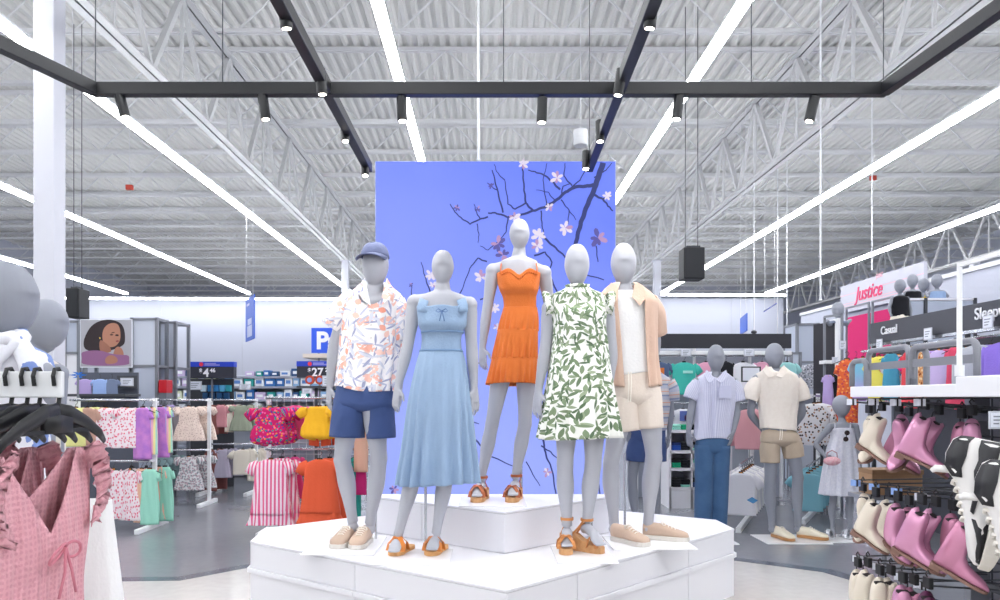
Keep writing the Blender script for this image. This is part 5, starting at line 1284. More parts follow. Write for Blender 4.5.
def pink_dress(x, label, seed, tilt=0, mat=None, ln=1.0):
    r = empty('hanging_dress', (x, 1.545, zb), label, 'dress', 'pink lace dresses on the foreground rack', rz=tilt)
    b = MB(); rows = []; UV = []; wob = Wob(seed, 8, 2, 9); N = 56; M_ = 40
    for j in range(M_+1):
        t = j/M_; z0 = -.17
        row = []; uv = []
        for i in range(N+1):
            th = 2*PI*i/N; ca, sa = math.cos(th), math.sin(th)       # ca along y (width), sa along x (thickness)
            dip = .17*max(0, 1-abs(ca)/.62)**.8 if sa > 0 else .10*max(0, 1-abs(ca)/.62)**.8      # neckline falls between the shoulders
            arm = .085*max(0, (abs(ca)-.86)/.14)**1.2
            ztop = z0+.03-dip-arm; zbot = -1.05*ln; z = ztop+(zbot-ztop)*t; q = (z0+.03-z)
            hw = float(sm([0, .06, .16, .3, .42, .9], [.195, .185, .175, .15, .16, .2], q)); ht = float(sm([0, .1, .2, .32, .5, .9], [.012, .022, .030, .026, .030, .036], q))
            w_ = (.010*wob(th, q*4)+.006*math.sin(9*th+seed)*min(1, q*2))*(.3+q*1.6)
            row.append(Vector((math.copysign(abs(sa)**.7, sa)*ht+w_*(1 if sa > 0 else -1), ca*hw, z))); uv.append((ca*hw+(0 if sa > 0 else .9), z))
        rows.append(row); UV.append(uv)
    b.grid(rows, UV); b.build('dress_body', mat or lacy, r, world=False, smooth=True, solid=.003, fixn=False)
    # ruffles round the armholes and shoulders
    for s in (-1, 1):
        b = MB(); rr = []; uu = []
        for i in range(40):
            q = i/39; a_ = -.15*PI+1.2*PI*q; y_ = s*(.155+.03*math.sin(a_)); z_ = -.145-.17*q+.012*math.sin(i*1.5); wv_ = .012*math.sin(i*1.9+seed); fx = .035-.02*q
            rr.append([Vector((.03+.01*q, y_-s*.028, z_)), Vector((fx+.018+wv_, y_, z_+.012)), Vector((fx+.012-wv_, y_+s*.022+wv_*.5, z_+.002))]); uu.append([(i*.012, 0), (i*.012, .02), (i*.012, .045)])
        b.grid(rr, uu); b.build('shoulder_ruffle', mat or lacy, r, world=False, smooth=True, solid=.002, fixn=False)
    b = MB(); p = Vector((.058, 0, -.335))
    for s in (-1, 1):
        b.tube([p+Vector((.008*math.sin(a_), s*.026*(1-math.cos(a_)), -.012*(1-math.cos(a_))*.8+.016*math.sin(a_))) for a_ in np.linspace(0, 2*PI, 15)], .0032, 6); b.tube([p, p+Vector((.006, s*.012, -.05)), p+Vector((.004, s*.03, -.10))], .0032, 6)
    b.build('tie_bow', M('rose_ribbon', '#cf8090', .8), r, world=False, smooth=True)
    return r
for k in range(7):
    x = -.925-.098*k; nmk = ['first, at the end of the foreground bar', 'second from the end of the bar', 'third from the end of the bar', 'fourth from the end', 'fifth from the end', 'sixth from the end', 'seventh from the end, at the picture edge'][k]
    pink_dress(x, 'rose pink lace dress, '+nmk, 3+k*5, tilt=(-.03, .02, -.01, .02, 0, .02, -.02)[k])
    adult_hanger(x, 'black shoulder hanger of the rose pink dress, '+nmk, tilt=(-.03, .02, -.01, .02, 0, .02, -.02)[k])
ks = 0
for k in range(20):
    x = -.885-.0327*k
    if abs(((x+.925) % .098)-.0) < .012 or abs(((x+.925) % .098)-.098) < .012: continue
    ks += 1; adult_hanger(x, 'black shoulder hanger between the pink dresses, number %s from the bar end' % ('one two three four five six seven eight nine ten eleven twelve thirteen fourteen fifteen'.split()[ks-1]), tilt=.02*(-1)**k)
# white skirt piece low behind the pink dresses
o = MB(); rows, UV = ring_rows([(0, .10, .08), (-.25, .15, .12), (-.6, .22, .16)], seed=5, kink=.01); o.grid(rows, UV); q = o.build('hanging_skirt', tee_w, smooth=True, solid=.003); q.location = at(93, 500, 2.3); q.location.y = 2.3; q.scale = (.5, .5, .95)
tag(q, 'white skirt hanging low behind the pink dresses', 'skirt')
# ================================================================ right side: standing mannequins on the floor
def zpix(J, d, hs):
    for q, z in hs.items(): J[q] = (J[q][0], CY+(H-z)*F/d, *(J[q][2:]))
denim_d = cloth('dark_jeans', '#3c5a80', ('#4a6a90', 5)); jeans_top = cloth('grey_lilac_seersucker', '#fff', fn=fn_stripe([(0, '#c2c4dc'), (.5, '#d6d8ea')], 60, 0))
khaki = cloth('khaki_twill', '#b5a592', ('#bfb09e', 5)); polo = cloth('cream_knit', '#efe7de', ('#ebe2d8', 30)); striped = cloth('striped_knit', '#fff', fn=fn_stripe([(0, '#b4b8c8'), (.3, '#8a94b0'), (.45, '#c9c4c6'), (.7, '#d8a08a'), (.78, '#c9c4c6')], 9, 1))
ecru = cloth('ecru_canvas', '#ece4cf')
# jeans man
d = 7.2
r = empty('mannequin', at(712, 538, d), 'grey mannequin in pale lilac short-sleeved shirt and dark blue jeans', 'mannequin'); r.location.z = 0
J = dict(crotch=(711, 450), waist=(712, 412), chest=(714, 392), neck=(715, 377), top=(716, 344.5), chin=(716, 372), hw=17, face=(-.05, -1, 0),
    shL=(697, 383), elL=(691, 411), wrL=(688.5, 432), tiL=(690, 449), shR=(733, 383), elR=(737, 412), wrR=(733, 432, -.05), tiR=(729, 448, -.06),
    lk=.88, knL=(704, 486), anL=(703, 526), knR=(719, 486), anR=(718, 526), cl=[[(388, 696, 734, .6), (420, 696, 731, .62), (452, 695.5, 729, .62)]])
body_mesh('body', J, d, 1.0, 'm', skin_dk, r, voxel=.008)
b = MB(); b.grid(*garment([(372, 707, 725, .9), (375, 702, 729, .75), (379, 697, 734, .6), (386, 695, 736, .58), (400, 695.5, 735, .6), (425, 695, 731, .62), (439, 694, 730, .64)], d, neck=lambda th, f: 6*max(0, f-.8)/.2, fold=.012, seed=70, hem=lambda th, f: 1.5*math.cos(2*th)))
sleeve(b, [(699, 382), (694, 390), (690, 399)], d, [6, 7.5, 7], seed=3); sleeve(b, [(731, 382), (736, 391), (738, 401)], d, [6, 7.5, 7], seed=4)
b.build('shirt', jeans_top, r, smooth=True, solid=.004)
b = MB()
for pts in ([(706, 370), (709, 372), (714, 380), (709, 383), (704, 376)], [(726, 370), (723, 372), (716, 380), (721, 383), (728, 376)]): b.plate([at(p[0], p[1], d-.085-.05*(p[1]-370)/13) for p in pts], (0, -1, .2), .006)
b.build('collar', jeans_top, r)
b = MB(); c = at(725, 392, d-.145); b.box(c, (.11, .006, .12)); b.build('pocket', jeans_top, r)
b = MB(); b.box(at(713.5, 410, d-.155), (.022, .004, .5)); b.build('placket', jeans_top, r)
b = MB(); b.grid(*garment([(430, 697, 729, .62), (440, 696, 729, .64), (451, 696, 729, .6), (455, 700, 725, .4)], d, seed=71, Mr=12)); sleeve(b, [(704.5, 445), (704, 480), (703, 529)], d, [9.8, 9, 8.4], N=32, seed=5); sleeve(b, [(720, 445), (719.5, 480), (718, 529)], d, [10, 9, 8.4], N=32, seed=6)
b.build('jeans', denim_d, r, smooth=True, solid=.004)
for px in (703, 718): shoe_at(r, px, 530, d+.06, (-.1, -1, 0), .27, ecru, gum, lace, z=.012)
plate_rod(r, (W(692, d), d-.3), (W(729, d), d+.16), 0)
# polo man
d = 7.22
r = empty('mannequin', at(780, 538, d), 'grey mannequin in cream polo shirt and khaki drawstring shorts', 'mannequin'); r.location.z = 0
J = dict(crotch=(780, 440), waist=(777, 405), chest=(776, 385), neck=(775, 373), top=(774, 343), chin=(775, 369), hw=17.5, face=(.0, -1, 0),
    shL=(757, 380), elL=(750, 413, .05), wrL=(761, 428, .17), tiL=(768, 436, .2), shR=(795, 380), elR=(803, 412, .05), wrR=(794, 427, .17), tiR=(787, 435, .2),
    knL=(770, 482), anL=(772, 526), knR=(798, 478), anR=(798, 526), hpR=(789, 438), hpL=(771, 438), cl=[[(388, 757, 797, .6), (420, 760, 796, .62), (450, 762, 798, .62)]])
body_mesh('body', J, d, 1.0, 'm', skin_dk, r, voxel=.008)
b = MB(); b.grid(*garment([(367, 766, 784, .9), (371, 762, 789, .78), (375, 756, 796, .6), (383, 755, 799, .58), (400, 758, 798, .6), (418, 760, 796, .62), (430, 761, 796, .64)], d, neck=lambda th, f: 5*max(0, f-.8)/.2, fold=.012, seed=74, hem=lambda th, f: 2*math.sin(th+1)))
sleeve(b, [(759, 380), (753, 389), (749.5, 400)], d, [6.5, 8, 7.4], seed=3); sleeve(b, [(794, 380), (800, 390), (803, 400)], d, [6.5, 8, 7.4], seed=4)
b.build('polo_shirt', polo, r, smooth=True, solid=.004)
b = MB()
for pts in ([(766, 365), (769, 368), (774, 376), (768, 378), (763, 371)], [(784, 365), (781, 368), (776, 376), (782, 378), (787, 371)]): b.plate([at(p[0], p[1], d-.085-.05*(p[1]-365)/13) for p in pts], (0, -1, .2), .006)
b.build('collar', polo, r)
shorts(d, [(424, 765, 793, .56), (431, 763, 795, .58), (434, 761.5, 797, .64), (441, 761, 799, .62), (446, 766, 795, .45)], [(772, 438), (770, 450), (770, 462.5)], [(788, 436), (792, 447), (794, 457)], khaki, r, 77, [9, 9.5, 9.3], [9.5, 9.8, 9.6])
b = MB()
for x in (780, 782): b.tube([at(x, 428, d-.16), at(x+.4, 433, d-.17), at(x-.3, 440, d-.165)], .0035, 6)
b.build('drawstring', lace, r)
shoe_at(r, 773, 530, d+.05, (.28, -.95, 0), .29, ecru, gum, lace, z=.012); shoe_at(r, 797, 530, d+.02, (.75, -.66, 0), .29, ecru, gum, lace, z=.012)
plate_rod(r, (W(756, d), d-.3), (W(819, d), d+.16), 0)
# striped shirt man, mostly behind the tan one
d = 7.6
r = empty('mannequin', at(650, 534, d), 'grey mannequin in horizontally striped shirt and navy shorts, half hidden behind the tan shirt mannequin', 'mannequin'); r.location.z = 0
J = dict(crotch=(644, 440), waist=(648, 405), chest=(650, 388), neck=(650, 376), top=(648, 346), chin=(648, 371), hw=16, face=(-.1, -1, 0),
    shL=(631, 382), elL=(627, 410), wrL=(628, 430), tiL=(629, 445), shR=(668, 382), elR=(671, 411), wrR=(669, 434), tiR=(667, 452), knL=(632, 480), anL=(636, 522), knR=(655, 480), anR=(658, 522),
    cl=[[(388, 632, 668, .6), (450, 632, 664, .62)]])
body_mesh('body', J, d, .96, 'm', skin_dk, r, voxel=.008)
b = MB(); b.grid(*garment([(371, 642, 658, .9), (375, 636, 664, .7), (380, 631, 670, .58), (400, 631, 670, .6), (430, 630, 666, .62)], d, fold=.01, seed=80)); sleeve(b, [(633, 382), (628, 391), (626, 401)], d, [8, 8, 7]); sleeve(b, [(667, 382), (671, 391), (672, 401)], d, [8, 8, 7.2])
b.build('shirt', striped, r, smooth=True, solid=.004)
shorts(d, [(424, 631, 665, .64), (438, 630, 665, .64), (446, 634, 661, .45)], [(639, 438), (636, 450), (635, 461)], [(656, 438), (657, 450), (657, 461)], M('navy_twill'), r, 81, [9, 9.4, 9.2], [9.2, 9.4, 9.2])
shoe_at(r, 637, 526, d+.05, (-.1, -1, 0), .27, ecru, gum, lace, z=.012); shoe_at(r, 659, 526, d+.05, (.2, -1, 0), .27, ecru, gum, lace, z=.012); plate_rod(r, (W(625, d), d-.3), (W(672, d), d+.16), 0)
# child in white dress
d = 7.25
r = empty('mannequin', at(840, 538, d), 'child mannequin in white strappy dress with sunglasses at the neckline', 'mannequin'); r.location.z = 0
J = dict(crotch=(841, 468), waist=(841, 445), chest=(842, 432), neck=(842, 422), top=(841, 395), chin=(842, 417), hw=17, face=(-.1, -1, 0), wk=.85,
    shL=(830, 427), elL=(815, 444), wrL=(826, 457, -.1), tiL=(834, 461, -.15), shR=(855, 427), elR=(860, 446), wrR=(861, 463), tiR=(860, 476), knL=(833, 502), anL=(832.5, 528), knR=(850, 502), anR=(850, 528),
    toL=(833, 535, -.08), toR=(852, 535, -.08), cl=[[(426, 831, 854, .7), (445, 829, 856, .72), (490, 824, 860, .7)]])
body_mesh('body', J, d, .74, 'c', skin_dk, r, voxel=.009)
b = MB(); P, UV = garment([(429, 831, 853, .72), (436, 831, 854, .74), (447, 828, 855, .76), (470, 824, 858, .76), (494.5, 820.5, 860, .74)], d, fold=.005, hemfold=.02, pleat=13, seed=83, neck=lambda th, f: -1.5*max(0, f)); b.grid(P, UV)
b.build('dress', cloth('white_seersucker', '#dfe0ea', ('#cfd1e0', 50)), r, smooth=True, solid=.004)
b = MB()
for x in (834.5, 850): ribbon(b, [at(x, 430, d-.08), at(x+.5, 424.5, d-.055), at(x+.3, 422.8, d), at(x, 428, d+.06)], .012)
b.build('shoulder_strap', MATS['white_seersucker'], r)
b = MB(); c = at(846.5, 436, d-.14)
for s in (-1, 1): b.cyl(c+Vector((s*.006, -.004, s*.03)), c+Vector((s*.006, .004, s*.03)), .024, n=16)
b.bar(c+Vector((0, 0, -.01)), c+Vector((0, 0, .01)), .006); b.build('sunglasses', M('dark_lens', '#2c1c1c', .15), r)
for x in (833, 851): p = at(x, 538, d-.14); p.z = .009; wedge(r, p, (.15, -1, 0), .19, M('silver_sole', '#c4c6cc', .4), M('silver_strap', '#d4d8e0', .25, .6), skin_dk, hh=.02, th=.02, slide=True, ankle=None)
plate_rod(r, (W(818, d), d-.26), (W(866, d), d+.14), 0)
hb = empty('toy_handbag', at(832, 465, d-.2), 'small pink patterned handbag hanging from the arm of the child mannequin', 'bag')
c = at(832, 461, d-.22); b = MB(); b.ball(c, (.082, .04, .042), 18, 10); b.build('bag_body', cloth('pink_bubbles', '#fff', fn=lambda t, b: t.link(t.mix(t.noise(60, t.coord('Object'), 1).outputs[0], '#d8788e', '#f0dce0'), b.inputs['Base Color'])), hb, smooth=True)
b = MB(); b.tube([c+Vector((-.05, 0, .03)), c+Vector((-.045, 0, .075)), c+Vector((0, 0, .1)), c+Vector((.045, 0, .075)), c+Vector((.05, 0, .03))], .005, 8); b.build('handle', M('handbag_handle', '#b08088', .5), hb, smooth=True)

# ================================================================ wall unit with dark header
d = 9.9
header_m = M('header_charcoal', '#2f3038', .7)
hx0, hx1 = W(640, d), W(790, d)
r = empty('wall_display', ((hx0+hx1)/2, d, 0), 'wide wall display of tees under a long blank charcoal header board', 'wall display')
MB().b2((hx0, d-.05, at(0, 348.5, d).z), (hx1, d+.0, at(0, 334, d).z)).build('header_board', header_m, r, bevel=.004)
MB().b2((hx0, d-.06, at(0, 355, d).z), (hx1, d+.02, at(0, 351, d).z)).build('white_rail', white_steel, r, bevel=.004)
MB().b2((hx0, d+.3, 0), (hx1, d+.34, at(0, 349, d).z)).build('back_panel', M('slatwall', '#a9aebb', .7), r)
for px in (641, 700, 757, 789): MB().b2((W(px, d)-.015, d+.25, 0), (W(px, d)+.015, d+.3, at(0, 340, d).z)).build('upright', white_steel, r)
z2 = at(0, 403, d).z
MB().cyl((hx0, d-.02, at(0, 356, d).z), (hx1, d-.02, at(0, 356, d).z), .012).build('hang_bar', chrome, r); MB().cyl((hx0, d-.02, z2), (hx1, d-.02, z2), .012).build('hang_bar', chrome, r)
aqua, pinkp, denimt, blackc, offw = (solid(n, c) for n, c in (('aqua', '#a4dcdc'), ('powder_pink', '#e3a6c0'), ('slate_denim', '#55678a'), ('black', '#222228'), ('off_white', '#e2e2ea')))
turq = solid('turquoise', '#48bcae')
for px, m, w, h, lb_, z, k in ((659, denimt, .8, .85, 'slate blue tee with orange patch, leftmost under the charcoal header', 356, 'tee'), (684, turq, .9, .95, 'turquoise tee under the charcoal header', 356, 'tee'),
    (706, pinkp, .7, .9, 'powder pink tee partly behind the head of the jeans mannequin', 356, 'tee'), (726, blackc, .6, .8, 'black tee between the two men mannequins', 356, 'tee'), (743, offw, .8, .95, 'off-white tee behind the framed notice', 356, 'tee'),
    (762, pinkp, .6, .8, 'powder pink tee behind the cream polo mannequin', 356, 'tee'), (787, aqua, .75, .9, 'pale aqua tee at the right end under the header', 356, 'tee'),
    (683, offw, .75, .8, 'white tee with small graphic on the lower bar', 403, 'tee'), (705, blackc, .7, .8, 'black tee on the lower bar', 403, 'tee'), (748, blackc, .7, .8, 'black tee low behind the pink hoodies', 403, 'tee'), (662, denimt, .6, .8, 'dark denim top on the lower bar at the left', 403, 'tee')):
    p = at(px, z, d-.02); p.z -= .034; i += 1; hang(k, m, p, .1*math.sin(i*2.1), w, h, lb_, 'tee_shirt', 'tee', 'tees on the wall display', tabc=False)
for (px, py, w, h, m, nm_) in ((662, 372, .06, .11, M('patch_orange', '#d87838', .8), 'patch'), (688, 372, .13, .035, M('print_pale', '#a8e4d8', .8), 'print'), (684, 416, .11, .13, M('print_navy', '#5a6ab0', .8), 'print'), (686, 418, .05, .07, M('print_red', '#d0506a', .8), 'print')):
    c = at(px, py, d-.075); tag(MB().box(c, (w, .006, h)).build('hanging_print', m, bevel=.002), 'small '+nm_+' on the front of the '+('slate blue tee' if px == 662 else 'turquoise tee' if px == 688 else 'white tee, dark part' if px == 684 else 'white tee, red part'), 'print')
for px in (686, 749): price_tag(px, 352.5, d-.1, .14, .1, 'small pale price card on the white rail above the '+('turquoise' if px == 686 else 'off-white')+' tee')
nf = empty('notice_frame', at(751, 420, 8.9), 'framed pale notice on a thin stand beside the polo mannequin', 'notice'); nf.location.z = 0
a, c = at(741.5, 382, 8.9), at(761, 366.5, 8.9); MB().b2((a.x, 8.9, a.z), (c.x, 8.92, c.z)).build('frame', dark_grey, nf, bevel=.003); MB().b2((a.x+.015, 8.895, a.z+.015), (c.x-.02, 8.9, c.z-.015)).build('notice_sheet', M('label_paper', '#dfe3ee', .7), nf); MB().b2((a.x+.1, 8.905, 0), (a.x+.115, 8.918, a.z)).build('stand', dark_grey, nf); MB().b2((a.x+.03, 8.905, 0), (c.x-.03, 9.05, .012)).build('base', dark_grey, nf)
# folded clothes shelf
d = 9.15
x0, x1 = W(670, d), W(731, d); zs = [at(0, q, d).z for q in (487.5, 468, 450.5, 430)]
r = gondola('shelf_unit', 'low white shelf unit of folded clothes behind the jeans mannequin', x0, x1, d, .42, zs, zs[-1], white_lam)
MB().b2((x0, d, 0), (x1, d+.4, zs[0]-.04)).build('plinth', white_lam, r); MB().b2((W(692, d)-.01, d, 0), (W(692, d)+.01, d+.4, zs[-1]-.04)).build('divider', white_lam, r)
bq = MB(); rows = []
for z_, g in ((0, .96), (.006, 1.0), (.02, 1.0), (.028, .95)): rows.append([Vector((g*math.copysign(abs(math.cos(t_))**.35, math.cos(t_))*.11, g*math.copysign(abs(math.sin(t_))**.35, math.sin(t_))*.14, z_)) for t_ in np.linspace(0, 2*PI, 25)])
bq.grid(rows); bq.add([rows[-1][k] for k in range(24)], [tuple(range(24))]); fold0 = bq.build('folded_garment', MATS['cloth_base'], world=False); COL.objects.unlink(fold0)
fc = [('black', '#202228'), ('mint', '#8fd4c4'), ('hot pink', '#e0317c'), ('navy', '#2c3f78'), ('white', '#e6e8f0'), ('green', '#1f9a72'), ('royal blue', '#2f56b0')]
seq = [[0, 0, 0, 3, 6], [0, 2, 2, 1, 0], [5, 5, 1, 0, 0], [4, 1, 1, 3, 2]]; pat = [[0, 0, 0], [1, 1, 2], [1, 0, 0], [5, 5, 0], [3, 3, 0], [0, 0, 0], [6, 6, 3], [4, 4, 1]]
rowsn = ['bottom', 'second', 'third', 'top']; coln = ['first', 'second', 'third', 'fourth', 'fifth', 'sixth']
for ri, z in enumerate(zs):
    for ci in range(6):
        x = x0+.09+(x1-x0-.14)*ci/5.4; st = pat[(ri*3+ci*2) % 8]
        if ri == 3 and ci > 2: continue
        for li, k in enumerate(st if ri < 3 else st[:2]):
            o = fold0.copy(); o.name = 'folded_garment'; COL.objects.link(o); o.location = (x, d+.16, z+.0015+.0305*li); o.scale = (.52, 1, 1.05); o.material_slots[0].link = 'OBJECT'; o.material_slots[0].material = cloth('fold_'+fc[k][0], fc[k][1])
            tag(o, '%s folded garment, layer %s of the %s pile on the %s shelf' % (fc[k][0], ('one', 'two', 'three')[li], coln[ci], rowsn[ri]), 'folded clothes', 'folded clothes on the low shelf unit')
# racks of hoodies, white tees, patterned tops, aqua tees
def row(px0, px1, n, zy, d0, d1, kind, mats, w, h, lb_, group, name='hanging_garment', cat='clothes', rz=0.0, tabc=True):
    for k in range(n):
        t = k/max(1, n-1); dd = d0+(d1-d0)*t; p = at(px0+(px1-px0)*t, zy, dd); m = mats[k % len(mats)]
        p.z = at(0, zy, (d0+d1)/2).z-.034
        pos = 'nearest the front' if k == 0 else 'at the back end' if k == n-1 else ('second', 'third', 'fourth', 'fifth', 'sixth', 'seventh', 'eighth')[k-1]+' from the front'
        hang(kind, m, p, rz+.04*math.sin(k*2.2), w, h, lb_+', '+pos if n > 1 else lb_, name, cat, group, tabc=tabc)
def arm_rack(label, bars, post, yf):
    """one post and floor foot carrying bars that run front to back"""
    r = empty('clothes_rack', (post[0], post[1], 0), label, 'clothes rack'); zt = max(q[4] for q in bars)+.03
    for xa, ya, xb, yb, z in bars:
        MB().cyl((xa, ya, z), (xb, yb, z), .012).build('hang_bar', chrome, r); MB().bar((xb, yb, z), (post[0], post[1], z), .02).build('bracket', white_steel, r)
    MB().b2((post[0]-.018, post[1]-.018, 0), (post[0]+.018, post[1]+.018, zt)).build('post', white_steel, r)
    MB().bar((bars[-1][0], yf, .026), (post[0], post[1], .026), .05, .05).build('foot', white_steel, r)
    return r
blush = solid('blush', '#d9a0a8')
dz = at(0, 402, 8.3).z; row(749, 752, 2, 402, 8.1, 8.5, 'hoodie', [blush], .75, .85, 'blush pink long-sleeved top between the two men mannequins', 'blush pink tops', rz=-.3); dh = dz
dz = at(0, 461, 7.9).z; row(741, 752, 7, 461, 7.55, 8.4, 'tee', [offw, tee_w], .82, .95, 'white graphic tee on the low rack', 'white tees on the low rack', rz=-.35)
arm_rack('white two-level rack of blush tops and white tees beside the polo mannequin', [(W(749, 7.95), 7.95, W(752, 8.55), 8.55, dh), (W(740, 7.45), 7.45, W(752, 8.5), 8.5, dz)], (W(752, 8.66), 8.66), 7.5)
tag(MB().plate([at(746.5, 500, 7.28), at(752, 497, 7.28), at(758, 500.5, 7.28), at(753, 503.5, 7.28)], (0, -1, 0), .003).build('hanging_print', M('print_blue', '#4a86b8', .8)), 'blue leaping shape printed on the front white tee', 'print')
butter = cloth('butterfly_print', '#fff', fn=fn_dots('#dedde2', ('#3a3034', '#a88878'), 17, .013)); aq2 = solid('light_turquoise', '#86bfd0'); dn2 = solid('mid_denim', '#4f7492')
dz = at(0, 396, 8.6).z; row(814, 819, 4, 396, 8.2, 8.75, 'hoodie', [butter], .85, .9, 'white top printed with dark butterflies', 'butterfly print tops', rz=-.3); dh = dz
dz = dl = at(0, 462, 8.4).z; row(808, 820, 5, 462, 8.0, 8.9, 'tee', [aq2], .85, .9, 'light turquoise tee on the low rack', 'light turquoise tees', rz=-.3)
arm_rack('white rack of butterfly print tops and light turquoise tees', [(W(814, 8.15), 8.15, W(820, 8.85), 8.85, dh), (W(807, 7.9), 7.9, W(820, 8.95), 8.95, dl)], (W(818, 9.12), 9.12), 8.0)
ws = empty('white_shelf', at(815, 397, 9.6), 'white shelf ledge behind the butterfly print tops', 'shelf'); a, c = at(796, 398, 10.0), at(836, 394, 10.0); MB().b2((a.x, 9.85, a.z), (c.x, 10.1, c.z)).build('ledge_board', white_lam, ws); MB().b2((a.x, 10.06, 0), (c.x, 10.1, a.z)).build('back_board', M('slatwall'), ws)
# towers on the right
tower(797, 818, 323, 11.2, 'tall white and grey framed tower with a mirror-like panel, left of the dark tower', (frost2, frost), 362)
tower(791, 800, 352, 10.9, 'short narrow framed panel at the right end of the charcoal header', (frost, frost), None, dep=.1)
hang('hoodie', cloth('grey_print', '#fff', fn=fn_dots('#9a9ca6', ('#4a4a52', '#c8c8d0'), 20, .013)), at(815, 361, 10.7), -.2, .8, .7, 'grey patterned top hanging in front of the tall white tower', 'hanging_garment', 'clothes')
dk = M('tower_charcoal', '#2c2b33', .7)
def side_panel_x(name, label, cat, pxa, pxb, X, ytop_a, ybot_a, mat, frame=None, th=.03, z0=None, group=None):
    """upright panel running in depth at constant X"""
    da, db = X*F/(pxa-CX), X*F/(pxb-CX); zt_ = at(0, ytop_a, da).z; zb_ = at(0, ybot_a, da).z if z0 is None else z0
    r = empty(name, (X, (da+db)/2, zb_), label, cat, group); MB().b2((X, min(da, db), zb_), (X+th, max(da, db), zt_)).build('panel', mat, r, bevel=.003)
    return r, da, db, zt_, zb_
r = empty('display_tower', (W(829, 9.3), 9.3, 0), 'dark charcoal tower with white side post, under the small busts', 'display tower')
MB().b2((W(819.5, 9.6), 9.6, .02), (W(822.5, 9.6), 9.66, at(0, 326, 9.6).z)).build('left_board', dk, r)
a, c = at(824, 400, 9.2), at(838, 322, 9.2); MB().plate([(a.x, 9.5, .02), (c.x, 9.1, .02), (c.x, 9.1, c.z), (a.x, 9.5, c.z)], (.4, .6, 0), .03).build('charcoal_panel', dk, r)
MB().b2((W(838.5, 9.1), 9.1, .02), (W(843, 9.1), 9.35, at(0, 318, 9.1).z)).build('white_post', white_steel, r)
b = MB()
for px, dd in ((824.5, 9.0), (842, 8.7)): b.b2((W(px, dd)-.012, dd-.012, 0), (W(px, dd)+.012, dd+.012, at(0, 317, 9.0).z))
b.bar((W(824.5, 9.0), 9.0, at(0, 317, 9.0).z), (W(842, 8.7), 8.7, at(0, 317, 9.0).z), .024); b.build('tube_frame', grey_metal, r)
MB().b2((W(824, 8.95), 8.9, at(0, 362, 8.95).z-.02), (W(838, 8.95), 9.08, at(0, 362, 8.95).z+.02)).build('pale_bar', white_steel, r)
price_tag(842.5, 345, 8.6, .08, .1, 'small pale price card on the white post of the dark tower'); price_tag(835, 360, 8.7, .07, .07, 'small pale price card on the pale bar of the dark tower')
for k, (px, m, lb_) in enumerate(((828, 'lilac', 'lilac'), (833, 'black', 'black'), (838, 'rose', 'rose'), (843.5, 'cream', 'cream'))): hang('slim', solid(m, '#000') if 'cotton_'+m not in MATS else MATS['cotton_'+m], at(px, 372, 8.8), -.6, .6, .6, lb_+' small garment hanging low on the dark tower', 'hanging_garment', 'clothes', 'small garments on the dark tower')
# ================================================================ partition with the sign
XP = 7.2
struct('wall_partition', MB().b2((XP, 5.5, 0), (XP+.12, 17.2, 3.26)), wall_m)
MB().b2((XP-.03, 5.5, 3.22), (XP+.15, 17.2, 3.28)).build('trim_2', white_steel)['kind'] = 'structure'
da, db = XP*F/(845.5-CX), XP*F/(930-CX); zt_ = at(0, 287, da).z; zb_ = at(0, 314, da).z
r = empty('store_sign', (XP-.05, (da+db)/2, zb_), 'long white sign with pink script lettering over the pink panels', 'sign')
MB().b2((XP-.10, db, zb_), (XP-.04, da, zt_)).build('sign_board', M('sign_board_white', '#c2c4d0', .6), r, bevel=.004)
b = MB()
for f in (.22, .30, .62): b.b2((XP-.103, db, zb_+(zt_-zb_)*f), (XP-.10, da, zb_+(zt_-zb_)*f+.015))
b.build('pale_stripe', M('sign_stripe', '#e2b8c6', .7), r)
pinkink = M('sign_pink', '#e23f72', .5); dT = XP*F/(861-CX)
text('script_letters', 'Justice', .37, (XP-.105, dT, zb_+.18), (PI/2, 0, -PI/2), pinkink, r, bold=.003, shear=.3, ext=.008)
text('script_letters', 'just', .16, (XP-.105, dT-.75, zb_+.50), (PI/2, 0, -PI/2), M('sign_faint_pink', '#e6b4c2', .6), r, ext=.004, shear=.3)
hot = cloth('hot_pink_panel', '#d8246f', bump=(30, .2))
XK = 6.5
for pxa, pxb, lb_ in ((846, 869.5, 'hot pink wall panel in a grey frame, left one'), (872, 893, 'hot pink wall panel in a grey frame, right one')):
    da, db = XK*F/(pxa-CX), XK*F/(pxb-CX); zt_ = at(0, 318, XK*F/(846-CX)).z
    r = empty('pink_panel', (XK, (da+db)/2, 0), lb_, 'panel', 'hot pink wall panels'); MB().b2((XK, db+.03, 1.6), (XK+.04, da, zt_)).build('board', hot, r)
    b = MB(); q = .028; X2 = XK-.35
    for dd in (da*X2/XK-.02, da*X2/XK-.02-(da-db)*.9): b.b2((X2-q/2, dd-q/2, 0), (X2+q/2, dd+q/2, zt_+.1))
    b.b2((X2-q/2, da*X2/XK-.02-(da-db)*.9, zt_+.1-q), (X2+q/2, da*X2/XK-.02, zt_+.1)); b.build('grey_frame', grey_metal, r)
